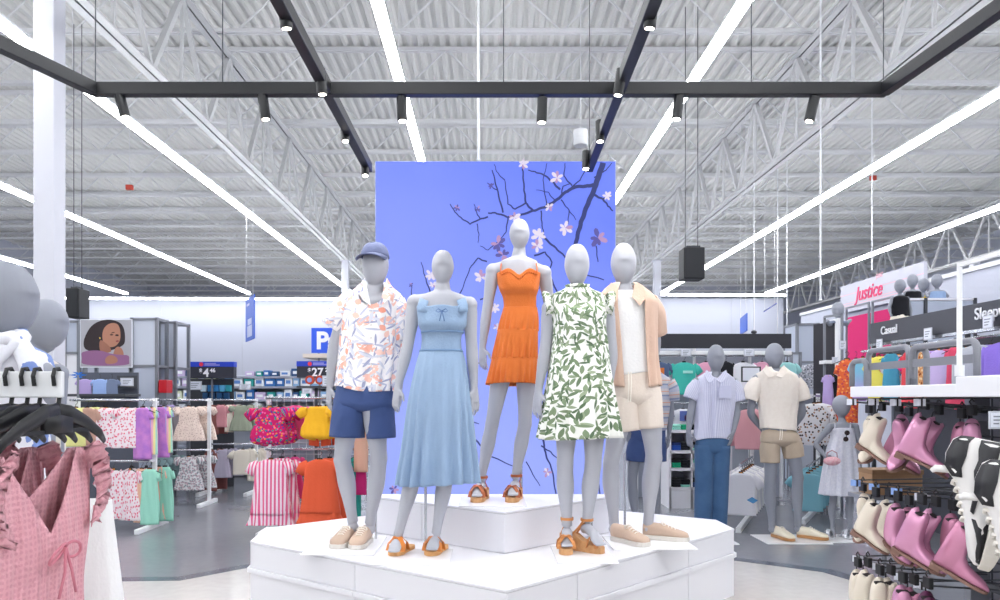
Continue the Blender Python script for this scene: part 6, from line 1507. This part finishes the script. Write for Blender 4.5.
# high shelf with small mannequins
dS = 10.5
zS = at(0, 298, dS).z
r = empty('high_shelf', (W(936, dS), dS, 0), 'high grey framed shelf unit of pale panels carrying small child mannequins', 'shelf')
MB().b2((W(907, dS), dS, zS-.03), (W(975, dS), dS+.5, zS)).build('shelf_board', white_lam, r)
for x0_, x1_ in ((911, 924), (927, 975)): MB().b2((W(x0_, dS), dS+.01, 1.5), (W(x1_, dS), dS+.03, zS-.04)).build('pale_panel', frost2, r)
for px in (908, 925.5, 975): MB().b2((W(px, dS)-.018, dS-.02, 0), (W(px, dS)+.018, dS+.02, zS)).build('post', dark_grey, r)
def small(px, top, d, z0, cols, label, k=.62, lean=0, legs=True):
    r = empty('child_mannequin', at(px, 0, d), label, 'mannequin', 'small child mannequins up high'); r.location.z = z0
    hh = .2; zt_ = at(0, top, d).z; P = lambda dx, z, dd=0: ((W(px, d)+dx)*F/d+CX, CY+(H-z)*F/d, dd)
    kk_ = .62; full = zt_-z0 > .7; hz = z0+.01 if not full else zt_-.62
    J = dict(crotch=P(0, hz), waist=P(0, hz+(zt_-.24-hz)*.4), chest=P(0, zt_-.32), neck=P(0, zt_-.23), top=P(0, zt_), chin=P(0, zt_-.2), hw=.15*F/d, face=(-.6, -1, 0), wk=.9,
        shL=P(-.10, zt_-.27), elL=P(-.15, max(hz+.04, zt_-.40)), wrL=P(-.13+lean, max(hz+.03, zt_-.49), -.06), tiL=P(-.10+lean, max(hz+.01, zt_-.55), -.1), shR=P(.10, zt_-.27), elR=P(.15, max(hz+.04, zt_-.42)), wrR=P(.15, max(hz+.02, zt_-.54)), tiR=P(.15, max(hz, zt_-.6)),
        knL=P(-.05, zt_-.85), anL=P(-.05, z0+.05), knR=P(.05, zt_-.85), anR=P(.05, z0+.05), nolegs=not full, cl=[])
    body_mesh('body', J, d, kk_, 'c', skin_dk, r, voxel=.012, fingers=False)
    pxm = lambda dx: (W(px, d)+dx)*F/d+CX; yy = lambda z: CY+(H-z)*F/d
    b = MB(); b.grid(*garment([(yy(zt_-.235), pxm(-.05), pxm(.05), .9), (yy(zt_-.27), pxm(-.115), pxm(.115), .6), (yy(max(z0+.03, zt_-.4)), pxm(-.115), pxm(.115), .65), (yy(max(z0+.005, zt_-.52)), pxm(-.12), pxm(.12), .68)], d, Mr=12, N=40)); b.build('top_garment', cols[0], r, smooth=True, solid=.006)
    if not full: return r
    b = MB(); b.grid(*garment([(yy(zt_-.5), pxm(-.115), pxm(.115), .7), (yy(zt_-.66), pxm(-.14), pxm(.14), .75), (yy(zt_-.8), pxm(-.17), pxm(.17), .8)], d, Mr=12, N=60, hemfold=.012)); b.build('skirt', cols[1], r, smooth=True, solid=.004)
bk = solid('black2', '#1c1c22'); yl = solid('bright_yellow', '#e8c43a'); lb2 = solid('pale_denim', '#8ca4c8')
small(900, 279, 10.4, at(0, 279, 10.4).z-1.0, (bk, creamc), 'child mannequin in black top and cream skirt, standing lower and in front')
small(912.5, 274, dS+.15, zS, (bk, bk), 'child mannequin in black printed top on the high shelf, leftmost')
small(923.5, 278, dS+.36, zS, (yl, yl), 'child mannequin in yellow top on the high shelf, in the middle'); small(937, 274, dS+.15, zS, (lb2, lb2), 'child mannequin in pale denim jacket on the high shelf, rightmost')
small(838, 302, 9.25, at(0, 324, 9.25).z, (solid('grey_blue', '#8d97ac'), solid('grey_blue', '#8d97ac')), 'small grey-blue dressed child bust on top of the dark tower')
st = empty('low_stand', at(900, 0, 10.4), 'dark stand under the child mannequin in black top and cream skirt', 'stand'); st.location.z = 0; zq = at(0, 279, 10.4).z-1.0
MB().b2((W(900, 10.4)-.18, 10.2, zq-.03), (W(900, 10.4)+.18, 10.6, zq-.002)).build('board', dark_grey, st); MB().b2((W(900, 10.4)-.02, 10.38, 0), (W(900, 10.4)+.02, 10.42, zq-.03)).build('post', dark_grey, st)

# ================================================================ charcoal header band with clothes below
XB = 4.0
zt_, zb_ = H+.765, H+.556
slate_h = M('header_slate', '#41434d', .6)
for pa_, pb_, word, size, pt, lb_ in ((870, 960, 'Casual', .115, 881.5, 'slate grey header board lettered Casual'), (962, 1075, 'Sleepwear', .135, 975.5, 'slate grey header board lettered Sleepwear, right of the white pole')):
    da, db = XB*F/(pa_-CX), XB*F/(pb_-CX); r = empty('header_board', (XB, (da+db)/2, zb_), lb_, 'header sign'); MB().b2((XB, db, zb_), (XB+.05, da, zt_)).build('board', slate_h, r, bevel=.004)
    MB().b2((XB-.012, db, zb_-.03), (XB+.05, da, zb_-.004)).build('lower_rail', chrome, r)
    text('letters', word, size, (XB-.008, XB*F/(pt-CX), zb_+.075), (PI/2, 0, -PI/2), ink_w, r, bold=.0008)
    MB().b2((XB+.01, da-.05, 0), (XB+.04, da-.02, zb_)).build('post', dark_grey, r)
for px, py, s in ((879.5, 344, .11), (928, 334, .12), (988, 322, .12)):
    dd = (XB-.06)*F/(px-CX); price_tag(px, py, dd, s, s*.9, 'square pale price card below the '+('left end of the Casual' if px < 900 else 'middle of the Casual' if px < 950 else 'Sleepwear')+' board', rz=-PI/2)
backb = empty('clothes_wall', (XB+.5, 6.5, 0), 'grey slatted wall behind the colourful clothes under the header boards', 'display wall'); MB().b2((XB+.5, 4.8, 0), (XB+.55, 8.3, zb_)).build('panel', M('slat_dark', '#4c4e58', .8), backb)
MB().cyl((XB+.1, 4.9, zb_-.06), (XB+.1, 8.2, zb_-.06), .012).build('hang_bar', chrome, backb)
def fn_grad(c0, c1, z0, z1):
    def fn(t, b):
        s = t.add('ShaderNodeSeparateXYZ'); t.link(t.coord(), s.inputs[0]); r_ = t.add('ShaderNodeMapRange'); r_.inputs[1].default_value = z0; r_.inputs[2].default_value = z1; t.link(s.outputs[1], r_.inputs[0]); t.link(t.mix(r_.outputs[0], c0, c1), b.inputs['Base Color'])
    return fn
C2 = [(847, 'orange floral', cloth('orange_floral', '#fff', fn=fn_dots('#e0683c', ('#f2a05a', '#c84a50'), 24, .012)), 'slim', 1.15, 1.05), (856, 'blue to lilac dyed', cloth('dip_dye', '#fff', fn=fn_grad('#b79ad6', '#86c4e6', -.45, -.2)), 'tee', .6, 1.0),
      (863, 'pale blue to lilac dyed', MATS['dip_dye'], 'tee', .6, .95), (872, 'lime yellow', solid('lime', '#dbd84e'), 'tee', .6, .95), (879, 'lemon yellow', solid('lemon', '#e9e06a'), 'tee', .6, 1.0), (885, 'pale yellow and blue', cloth('yellow_blue', '#fff', fn=fn_grad('#6aa8dc', '#efe58a', -.4, -.3)), 'tee', .6, .95),
      (891, 'teal blue', solid('tealblue', '#4a9ab8'), 'slim', .8, .7), (899, 'white rainbow print', cloth('rainbow_tee', '#fff', fn=fn_dots('#ece6e8', ('#e05a6a', '#e8b84a', '#5aa8d8'), 15, .012)), 'tee', .75, 1.0), (909, 'coral red', solid('coralred', '#e0505a'), 'slim', .7, .8),
      (917, 'hot pink', solid('hotpink', '#e83a90'), 'tee', .7, .95), (924, 'brown orange printed', cloth('safari', '#fff', fn=fn_dots('#d09a66', ('#8a4a2a', '#e8d8b0'), 20, .014)), 'tee', .5, .95), (932, 'lilac', solid('lilac2', '#b49ae0'), 'hoodie', .6, .8), (939, 'pale lilac', solid('palelilac', '#cdbbe8'), 'tee', .5, .95),
      (947, 'pink sparkly', cloth('pink_sparkle', '#fff', fn=fn_dots('#dc5a88', ('#f0a0c0', '#b03868'), 40, .007)), 'hoodie', .65, .8), (956, 'rose red', solid('rosered', '#d8506c'), 'slim', .8, .8), (967, 'pale aqua', solid('paleaqua', '#b0dce0'), 'tee', .7, .85), (978, 'dove grey', solid('dovegrey', '#b4b8c2'), 'hoodie', .7, .8),
      (991, 'lavender purple', solid('lavender', '#9a86d8'), 'hoodie', .75, .8), (1004, 'violet', solid('violet', '#8a72d0'), 'hoodie', .7, .8)]
for k, (px, nm_, m, kind, w_, h_) in enumerate(C2):
    X_ = XB-.02 if k % 2 else XB-.10; dd = X_*F/(px-CX); hang(kind, m, (X_, dd, zb_-.10), -.75+.06*math.sin(k*1.7), w_*.95, h_, nm_+' girls garment hanging below the header boards', 'hanging_girls_garment', 'clothes', 'girls clothes below the header boards')

# ================================================================ shoe fixture
XS = 1.62
ledge = M('ledge_white', '#e8e9ee', .4)
r = empty('shoe_fixture', (1.9, 2.5, 0), 'white-topped wire grid fixture hung with rows of girls boots at the right edge', 'shoe display')
MB().b2((1.49, 2.36, 1.36), (2.1, 3.08, 1.402)).build('top_ledge', ledge, r, bevel=.004); MB().b2((1.47, 1.2, 1.36), (2.1, 2.355, 1.424)).build('front_ledge', ledge, r, bevel=.004)
MB().b2((2.08, 1.2, .02), (2.12, 3.1, 1.36)).build('back_panel', M('fixture_back', '#8c8d98', .8), r)
b = MB(); y_ = 1.25
while y_ < 3.1: b.cyl((2.02, y_, .05), (2.02, y_, 1.36), .004, n=6); y_ += .125
z_ = .1
while z_ < 1.36: b.cyl((2.025, 1.2, z_), (2.025, 3.1, z_), .0035, n=6); z_ += .10
b.build('wire_grid', dark_grey, r); MB().b2((1.98, 3.07, 0), (2.06, 3.11, 1.36)).build('post', grey_metal, r)
for z_ in (1.325, .985, .655):
    MB().b2((1.98, 1.2, z_-.06), (2.0, 3.09, z_-.03)).build('cross_rail', dark_grey, r)
# grey tube guards on the ledge
gt = M('guard_tube_grey', '#85878f', .4, .2)
def hoop(pxa, pxb, ytop, d_a, d_b, nm='tube_guard', w_=.011, z0=1.404, X=1.56):
    da, db = X*F/(pxa-CX), X*F/(pxb-CX); zt = at(0, ytop, (da+db)/2).z; rr = .03; pts = [(X, da, z0), (X, da, zt-rr)]
    for k in range(1, 5): a_ = PI/2*k/5; pts.append((X, da-rr*(1-math.cos(a_)), zt-rr+rr*math.sin(a_)))
    pts.append((X, da-rr, zt)); pts.append((X, db+rr, zt))
    for k in range(1, 5): a_ = PI/2*k/5; pts.append((X, db+rr-rr*math.sin(a_), zt-rr+rr*math.cos(a_)))
    pts += [(X, db, zt-rr), (X, db, z0)]
    return MB().tube(pts, w_, 10).build(nm, gt, r, smooth=True)
hoop(852, 866.5, 361, 0, 0, z0=1.404, X=1.54); hoop(868.5, 909, 349, 0, 0); hoop(912, 977, 344, 0, 0, X=1.55, z0=1.426); hoop(914.5, 926.5, 349, 0, 0, X=1.57)
X_ = 1.55; MB().b2((X_-.004, X_*F/(975-CX), at(0, 368, 2.8).z), (X_+.004, X_*F/(868-CX), at(0, 360.5, 2.8).z)).build('guard_band', gt, r)
sp_ = empty('sign_pole', (1.49, 2.33, 1.426), 'slim white pole with top bar standing on the shoe fixture', 'pole'); dd = 1.49*F/(959.5-CX)
MB().cyl((1.49, dd, 1.426), (1.49, dd, at(0, 263, dd).z), .008).build('pole', white_steel, sp_); MB().bar((1.49, dd, at(0, 265, dd).z), (1.49, 1.7, at(0, 265, dd).z+.0), .012).build('top_bar', white_steel, sp_); MB().cyl((1.49, dd, 1.426), (1.49, dd, 1.46), .014).build('socket', white_steel, sp_)
# boot prototypes
def boot_proto():
    r0 = empty('ankle_boot', (0, 0, 0)); T = along((0, -.035, -.205), (0, 1, 0))
    b = MB(); loft(b, T, [(.002, .012, .03, .13), (.006, .026, .016, .190), (.02, .033, .012, .203), (.04, .034, .012, .176), (.058, .033, .012, .196), (.070, .028, .012, .188), (.077, .026, .012, .13), (.086, .027, .012, .088), (.105, .030, .012, .066), (.13, .034, .012, .054), (.155, .033, .012, .046), (.178, .024, .012, .038), (.195, .011, .012, .026), (.2, .004, .013, .02)], 24)
    b.build('upper', MATS['cloth_base'], r0, world=False, smooth=True)
    b = MB(); slab(b, T, .2, .07, .004, .014, 1.0); b.build('sole', M('boot_sole', '#8a6a5e', .6), r0, world=False)
    b = MB(); b.box(T(0, .022, -.004), (.04, .036, .014)); b.build('heel', M('boot_sole'), r0, world=False)
    b = MB(); b.ball(T(0, .038, .182), (.024, .028, .006), 14, 6); b.build('shaft_opening', M('boot_opening_shade', '#2c2428', .8), r0, world=False)  # dark cap paints the shade inside the shaft, whose top is closed
    b = MB(); b.tube([T(0, .012, .19), T(0, .004, .215), T(0, .02, .225)], .003, 6); b.build('pull_tab', black_plastic, r0, world=False)
    return r0
bp0 = boot_proto()
pinkb = M('metallic_pink_leather', '#df9fc2', .2, .3); pinkb2 = M('metallic_rose_leather', '#d08cab', .24, .3); creamb = M('cream_leather', '#e6dccb', .45)
def boot(px, ytop, d, az, pitch, m, label, sc=1.0, roll=0, first=[True]):
    o = bp0 if first[0] else copy_tree(bp0, None, None); first[0] = False
    for ch in o.children:
        if ch.name.split('.')[0] == 'upper': ch.material_slots[0].link = 'OBJECT'; ch.material_slots[0].material = m
    p = at(px, ytop, d); o.location = p; o.rotation_euler = (pitch, roll, az); o.scale = (sc,)*3
    tag(o, label, 'boot', 'girls ankle boots on the pegs')
    c = empty('boot_clip', p+Vector((0, 0, .01)), 'black plastic clip holding the '+label.split(',')[0], 'clip', 'black boot clips')
    MB().b2((p.x-.008, p.y-.02, p.z+.012), (p.x+.008, p.y+.02, p.z+.05)).build('clip_body', black_plastic, c, bevel=.003); MB().tube([p+Vector((0, 0, .045)), p+Vector((0, .014, .06)), p+Vector((.0, .0, .072)), p+Vector((0, -.012, .062))], .003, 6).build('clip_hook', black_plastic, c)
    return o
rt = -2.15
R1 = [(869, 414, 3.2, 2.3, -.3, creamb, 'cream ankle boot, first from the left in the top row'), (882, 412, 3.05, -2.6, -.45, creamb, 'cream ankle boot, second in the top row'), (899, 413, 2.98, 2.2, -.35, pinkb, 'metallic pink ankle boot, third in the top row, toe to the left'),
      (909, 417, 3.1, -2.6, -.45, pinkb2, 'rose metallic ankle boot, fourth in the top row'), (925, 411, 2.8, -2.3, -.35, pinkb, 'metallic pink ankle boot with pointed top, fifth in the top row'), (939, 416, 2.85, -2.15, -.5, pinkb, 'metallic pink ankle boot tilted to the right, sixth in the top row'),
      (962, 420, 2.7, 2.8, -.2, pinkb2, 'rose metallic ankle boot, seventh in the top row'), (972, 417, 2.62, 2.6, -.25, pinkb, 'metallic pink ankle boot, eighth in the top row, behind the sneaker')]
R2 = [(863, 492, 3.2, 2.4, -.3, creamb, 'cream ankle boot, first from the left in the middle row'), (876, 498, 2.95, -2.6, -.4, creamb, 'large cream ankle boot, second in the middle row'), (889, 498, 3.1, -2.8, -.3, creamb, 'cream ankle boot half hidden, third in the middle row'), (898, 502, 2.85, 3.1, -.3, pinkb, 'metallic pink ankle boot, fourth in the middle row'),
      (909, 506, 2.95, 2.9, -.3, pinkb2, 'rose metallic ankle boot, fifth in the middle row'), (922, 506, 2.6, -2.5, -.35, pinkb, 'metallic pink ankle boot with bright toe, sixth in the middle row'), (936, 508, 2.65, -2.2, -.5, pinkb, 'metallic pink ankle boot tilted right, seventh in the middle row'),
      (953, 512, 2.6, 2.9, -.2, pinkb2, 'rose metallic ankle boot, eighth in the middle row'), (968, 520, 2.45, -2.3, -.4, pinkb2, 'rose metallic ankle boot, ninth in the middle row, below the sneaker')]
R3 = [(858, 568, 3.0, 2.9, -.25, creamb, 'cream ankle boot, first in the bottom row'), (868, 568, 2.95, -2.7, -.25, creamb, 'cream ankle boot, second in the bottom row'), (880, 576, 2.75, 2.9, -.25, creamb, 'cream ankle boot, third in the bottom row'), (891, 576, 2.75, -2.7, -.25, creamb, 'cream ankle boot, fourth in the bottom row'),
      (903, 584, 2.6, 2.9, -.25, pinkb, 'metallic pink ankle boot, fifth in the bottom row'), (914, 586, 2.6, -2.7, -.25, pinkb2, 'rose metallic ankle boot, sixth in the bottom row'), (928, 590, 2.5, 2.9, -.2, blk_b := M('plum_leather', '#5c2a4c', .4), 'dark plum ankle boot, seventh in the bottom row')]
for q in R1+R2+R3: boot(q[0], q[1]+2, q[2], q[3], q[4]*1.15, q[5], q[6], sc=.82 if q[5] is creamb else .90)
def peg(px, py, label, m=None, X0=1.56):
    dd = X0*F/(px-CX); c = at(px, py, dd); r_ = empty('shelf_peg', (1.98, dd, c.z), label, 'peg', 'shoe pegs with price labels')
    MB().cyl((X0+.005, dd, c.z), (2.0, dd, c.z-.03), .0035, n=8).build('peg_wire', dark_grey, r_); MB().cyl((X0+.005, dd, c.z+.012), (2.0, dd, c.z+.02), .003, n=8).build('label_wire', dark_grey, r_)
    MB().b2((X0, dd-.013, c.z-.014), (X0+.006, dd+.013, c.z+.014)).build('label_holder', black_plastic, r_)
    MB().box((X0-.001, dd-.001, c.z), (.004, .022, .024)).build('price_label', m or M('label_paper'), r_)
    MB().plate([(X0-.012, dd+.014, c.z+.013), (X0-.012, dd+.014, c.z-.013), (X0+.018, dd-.01, c.z-.013), (X0+.018, dd-.01, c.z+.013)], (-.3, -1, 0), .002).build('price_label', m or M('label_paper'), r_)
bl = M('label_blue_paper', '#8fb0e8', .7)
for k, (px, py, m) in enumerate(((851, 402, None), (873, 402, None), (895, 402.5, None), (919, 402.5, None), (855, 483, bl), (873.5, 487, bl), (896, 491.5, bl), (920, 497, None), (857, 559, None), (877, 567, None), (899, 577, None), (919, 585, None))):
    peg(px, py, 'wire peg with small %s price label, %s in the %s row' % ('blue' if m else 'white', ('first', 'second', 'third', 'fourth')[k % 4], ('top', 'middle', 'bottom')[k//4]), m)
price_tag(996, 420, 1.9, .035, .045, 'larger white price card at the right picture edge above the sneakers')
bx2 = empty('shoe_box', (1.9, 3.0, .9), 'brown cardboard shoe box seen behind the boots', 'box'); c = at(890, 482, 3.35); MB().box(c, (.22, .12, .1)).build('carton', M('cardboard', '#9a7a5c', .8), bx2); MB().box(c+Vector((0, -.004, .05)), (.225, .125, .02)).build('lid', M('cardboard_dark', '#86684c', .8), bx2)
bs = empty('box_shelf', (c.x, 3.35, 0), 'small grey shelf stand carrying the brown shoe box', 'shelf'); MB().box((c.x, 3.35, c.z-.062), (.3, .16, .018)).build('shelf_board', grey_metal, bs); MB().cyl((c.x, 3.4, 0), (c.x, 3.4, c.z-.07), .012).build('stand', grey_metal, bs)
# hanging sneakers
def big_sneaker(heel, hd, up, L, label):
    T = along(heel, hd, up); k = L/.29; w = L*.37
    r_ = empty('hanging_sneaker', heel, label, 'sneaker', 'black and white high-top sneakers')
    whl = M('white_shoe_leather', '#e6e4e2', .4); bls = M('black_shoe_leather', '#26262b', .4)
    b = MB(); slab(b, T, L, w, lambda t: .0+.012*max(0, (t-.75)/.25)**2, .034*k, 1.06); b.build('sole', M('offwhite_rubber', '#dad5cb', .5), r_, bevel=.003)
    b = MB(); slab(b, T, L*.8, w*1.0, .010*k, .020*k, 1.10); b.build('blue_sole_stripe', M('sole_blue', '#3f62b0', .5), r_)
    secs = [(.004, .2, .03, .125), (.014, .32, .03, .138), (.05, .37, .03, .146), (.085, .37, .03, .140), (.105, .38, .03, .118), (.13, .4, .03, .104), (.17, .44, .03, .088), (.21, .46, .03, .074), (.245, .42, .03, .064), (.27, .32, .03, .055), (.283, .14, .03, .042)]
    b = MB(); loft(b, T, [(y*k, w*h_, a_*k, c_*k) for y, h_, a_, c_ in secs], 24); b.build('upper', whl, r_, smooth=True)
    def patch(pts, nm_, m, s, lift=.003):
        # overlay lying on the side of the upper, points (along, height)
        b = MB(); V = []
        for y, z in pts:
            hw = float(sm([q[0] for q in secs], [q[1]*w for q in secs], y)); zt_, zb_ = (float(sm([q[0] for q in secs], [q[i]*k for q in secs], y)) for i in (3, 2)); zz = zb_+(zt_-zb_)*z; f = abs(2*z-1); xx = hw*(1-f**2.5)**.4 if f < 1 else 0
            V.append(T(s*(xx+lift), y*k, zz+ (lift if z > .8 else 0)))
        n = len(V)//2; rows = [V[:n], V[n:][::-1]]; mid = []
        b.grid([[rows[0][i] for i in range(n)], [rows[1][i] for i in range(n)]]); return b.build(nm_, m, r_, smooth=True, solid=.003)
    for s in (-1, 1):
        patch([(.19, .12), (.21, .12), (.235, .12), (.26, .14), (.279, .2), (.276, .6), (.255, .55), (.235, .5), (.215, .6), (.185, .75)], 'toe_overlay', bls, s)
        patch([(.006, .15), (.03, .15), (.06, .15), (.09, .15), (.115, .15), (.1, .55), (.08, .5), (.055, .45), (.03, .5), (.008, .55)], 'heel_overlay', bls, s)
        patch([(.004, .72), (.02, .70), (.05, .66), (.08, .72), (.1, .80), (.1, .97), (.08, .97), (.05, .96), (.02, .95), (.006, .93)], 'collar_overlay', bls, s)
        patch([(.06, .3), (.09, .45), (.12, .6), (.15, .7), (.17, .78), (.175, .68), (.155, .58), (.125, .46), (.095, .3), (.07, .2)], 'side_stripe', bls, s, .0045)
    b = MB()
    for i_ in range(6):
        y = .108+.0155*i_; z = float(sm([q[0] for q in secs], [q[3] for q in secs], y))+.003
        b.tube([T(-.026*k, y*k, (z-.016)*k), T(-.014*k, (y+.001)*k, z*k), T(.014*k, (y+.007)*k, z*k), T(.026*k, (y+.008)*k, (z-.016)*k)], .0038*k, 8)
    b.build('laces', M('lace_ivory', '#eeeae2', .8), r_, smooth=True)
    b = MB(); b.tube([T(0, .085*k, .13*k), T(0, .09*k, .158*k), T(0, .098*k, .165*k)], [.022*k, .02*k, .012*k], 12, ell=.4); b.build('tongue', whl, r_, smooth=True)
    return r_
big_sneaker(at(1026, 447, 1.64), (-.25, -.02, -.97), (-.82, .50, .24), .285, 'black and white high-top sneaker hanging toe down, fully visible one')
big_sneaker(at(1066, 470, 1.46), (-.2, -.02, -.97), (-.8, .56, .2), .285, 'black and white high-top sneaker hanging toe down, cut off by the right picture edge')

for k, (x, y, z, s) in enumerate(((1.17, 1.64, at(0, 447, 1.64).z+.0, 'fully visible'), (1.16, 1.46, at(0, 470, 1.46).z+.0, 'edge-cut'))):
    r_ = empty('shelf_peg', (1.98, y, z), 'long wire peg holding the '+s+' black and white sneaker', 'peg', 'long pegs of the sneakers'); b = MB(); b.cyl((x-.04, y, z-.02), (2.0, y, z-.02), .0045, n=8); b.build('peg_wire', dark_grey, r_)
    MB().tube([(x-.02, y, z-.02), (x-.03, y+.01, z-.05), (x-.03, y, z-.075)], .004, 6).build('shoe_hook', black_plastic, r_)
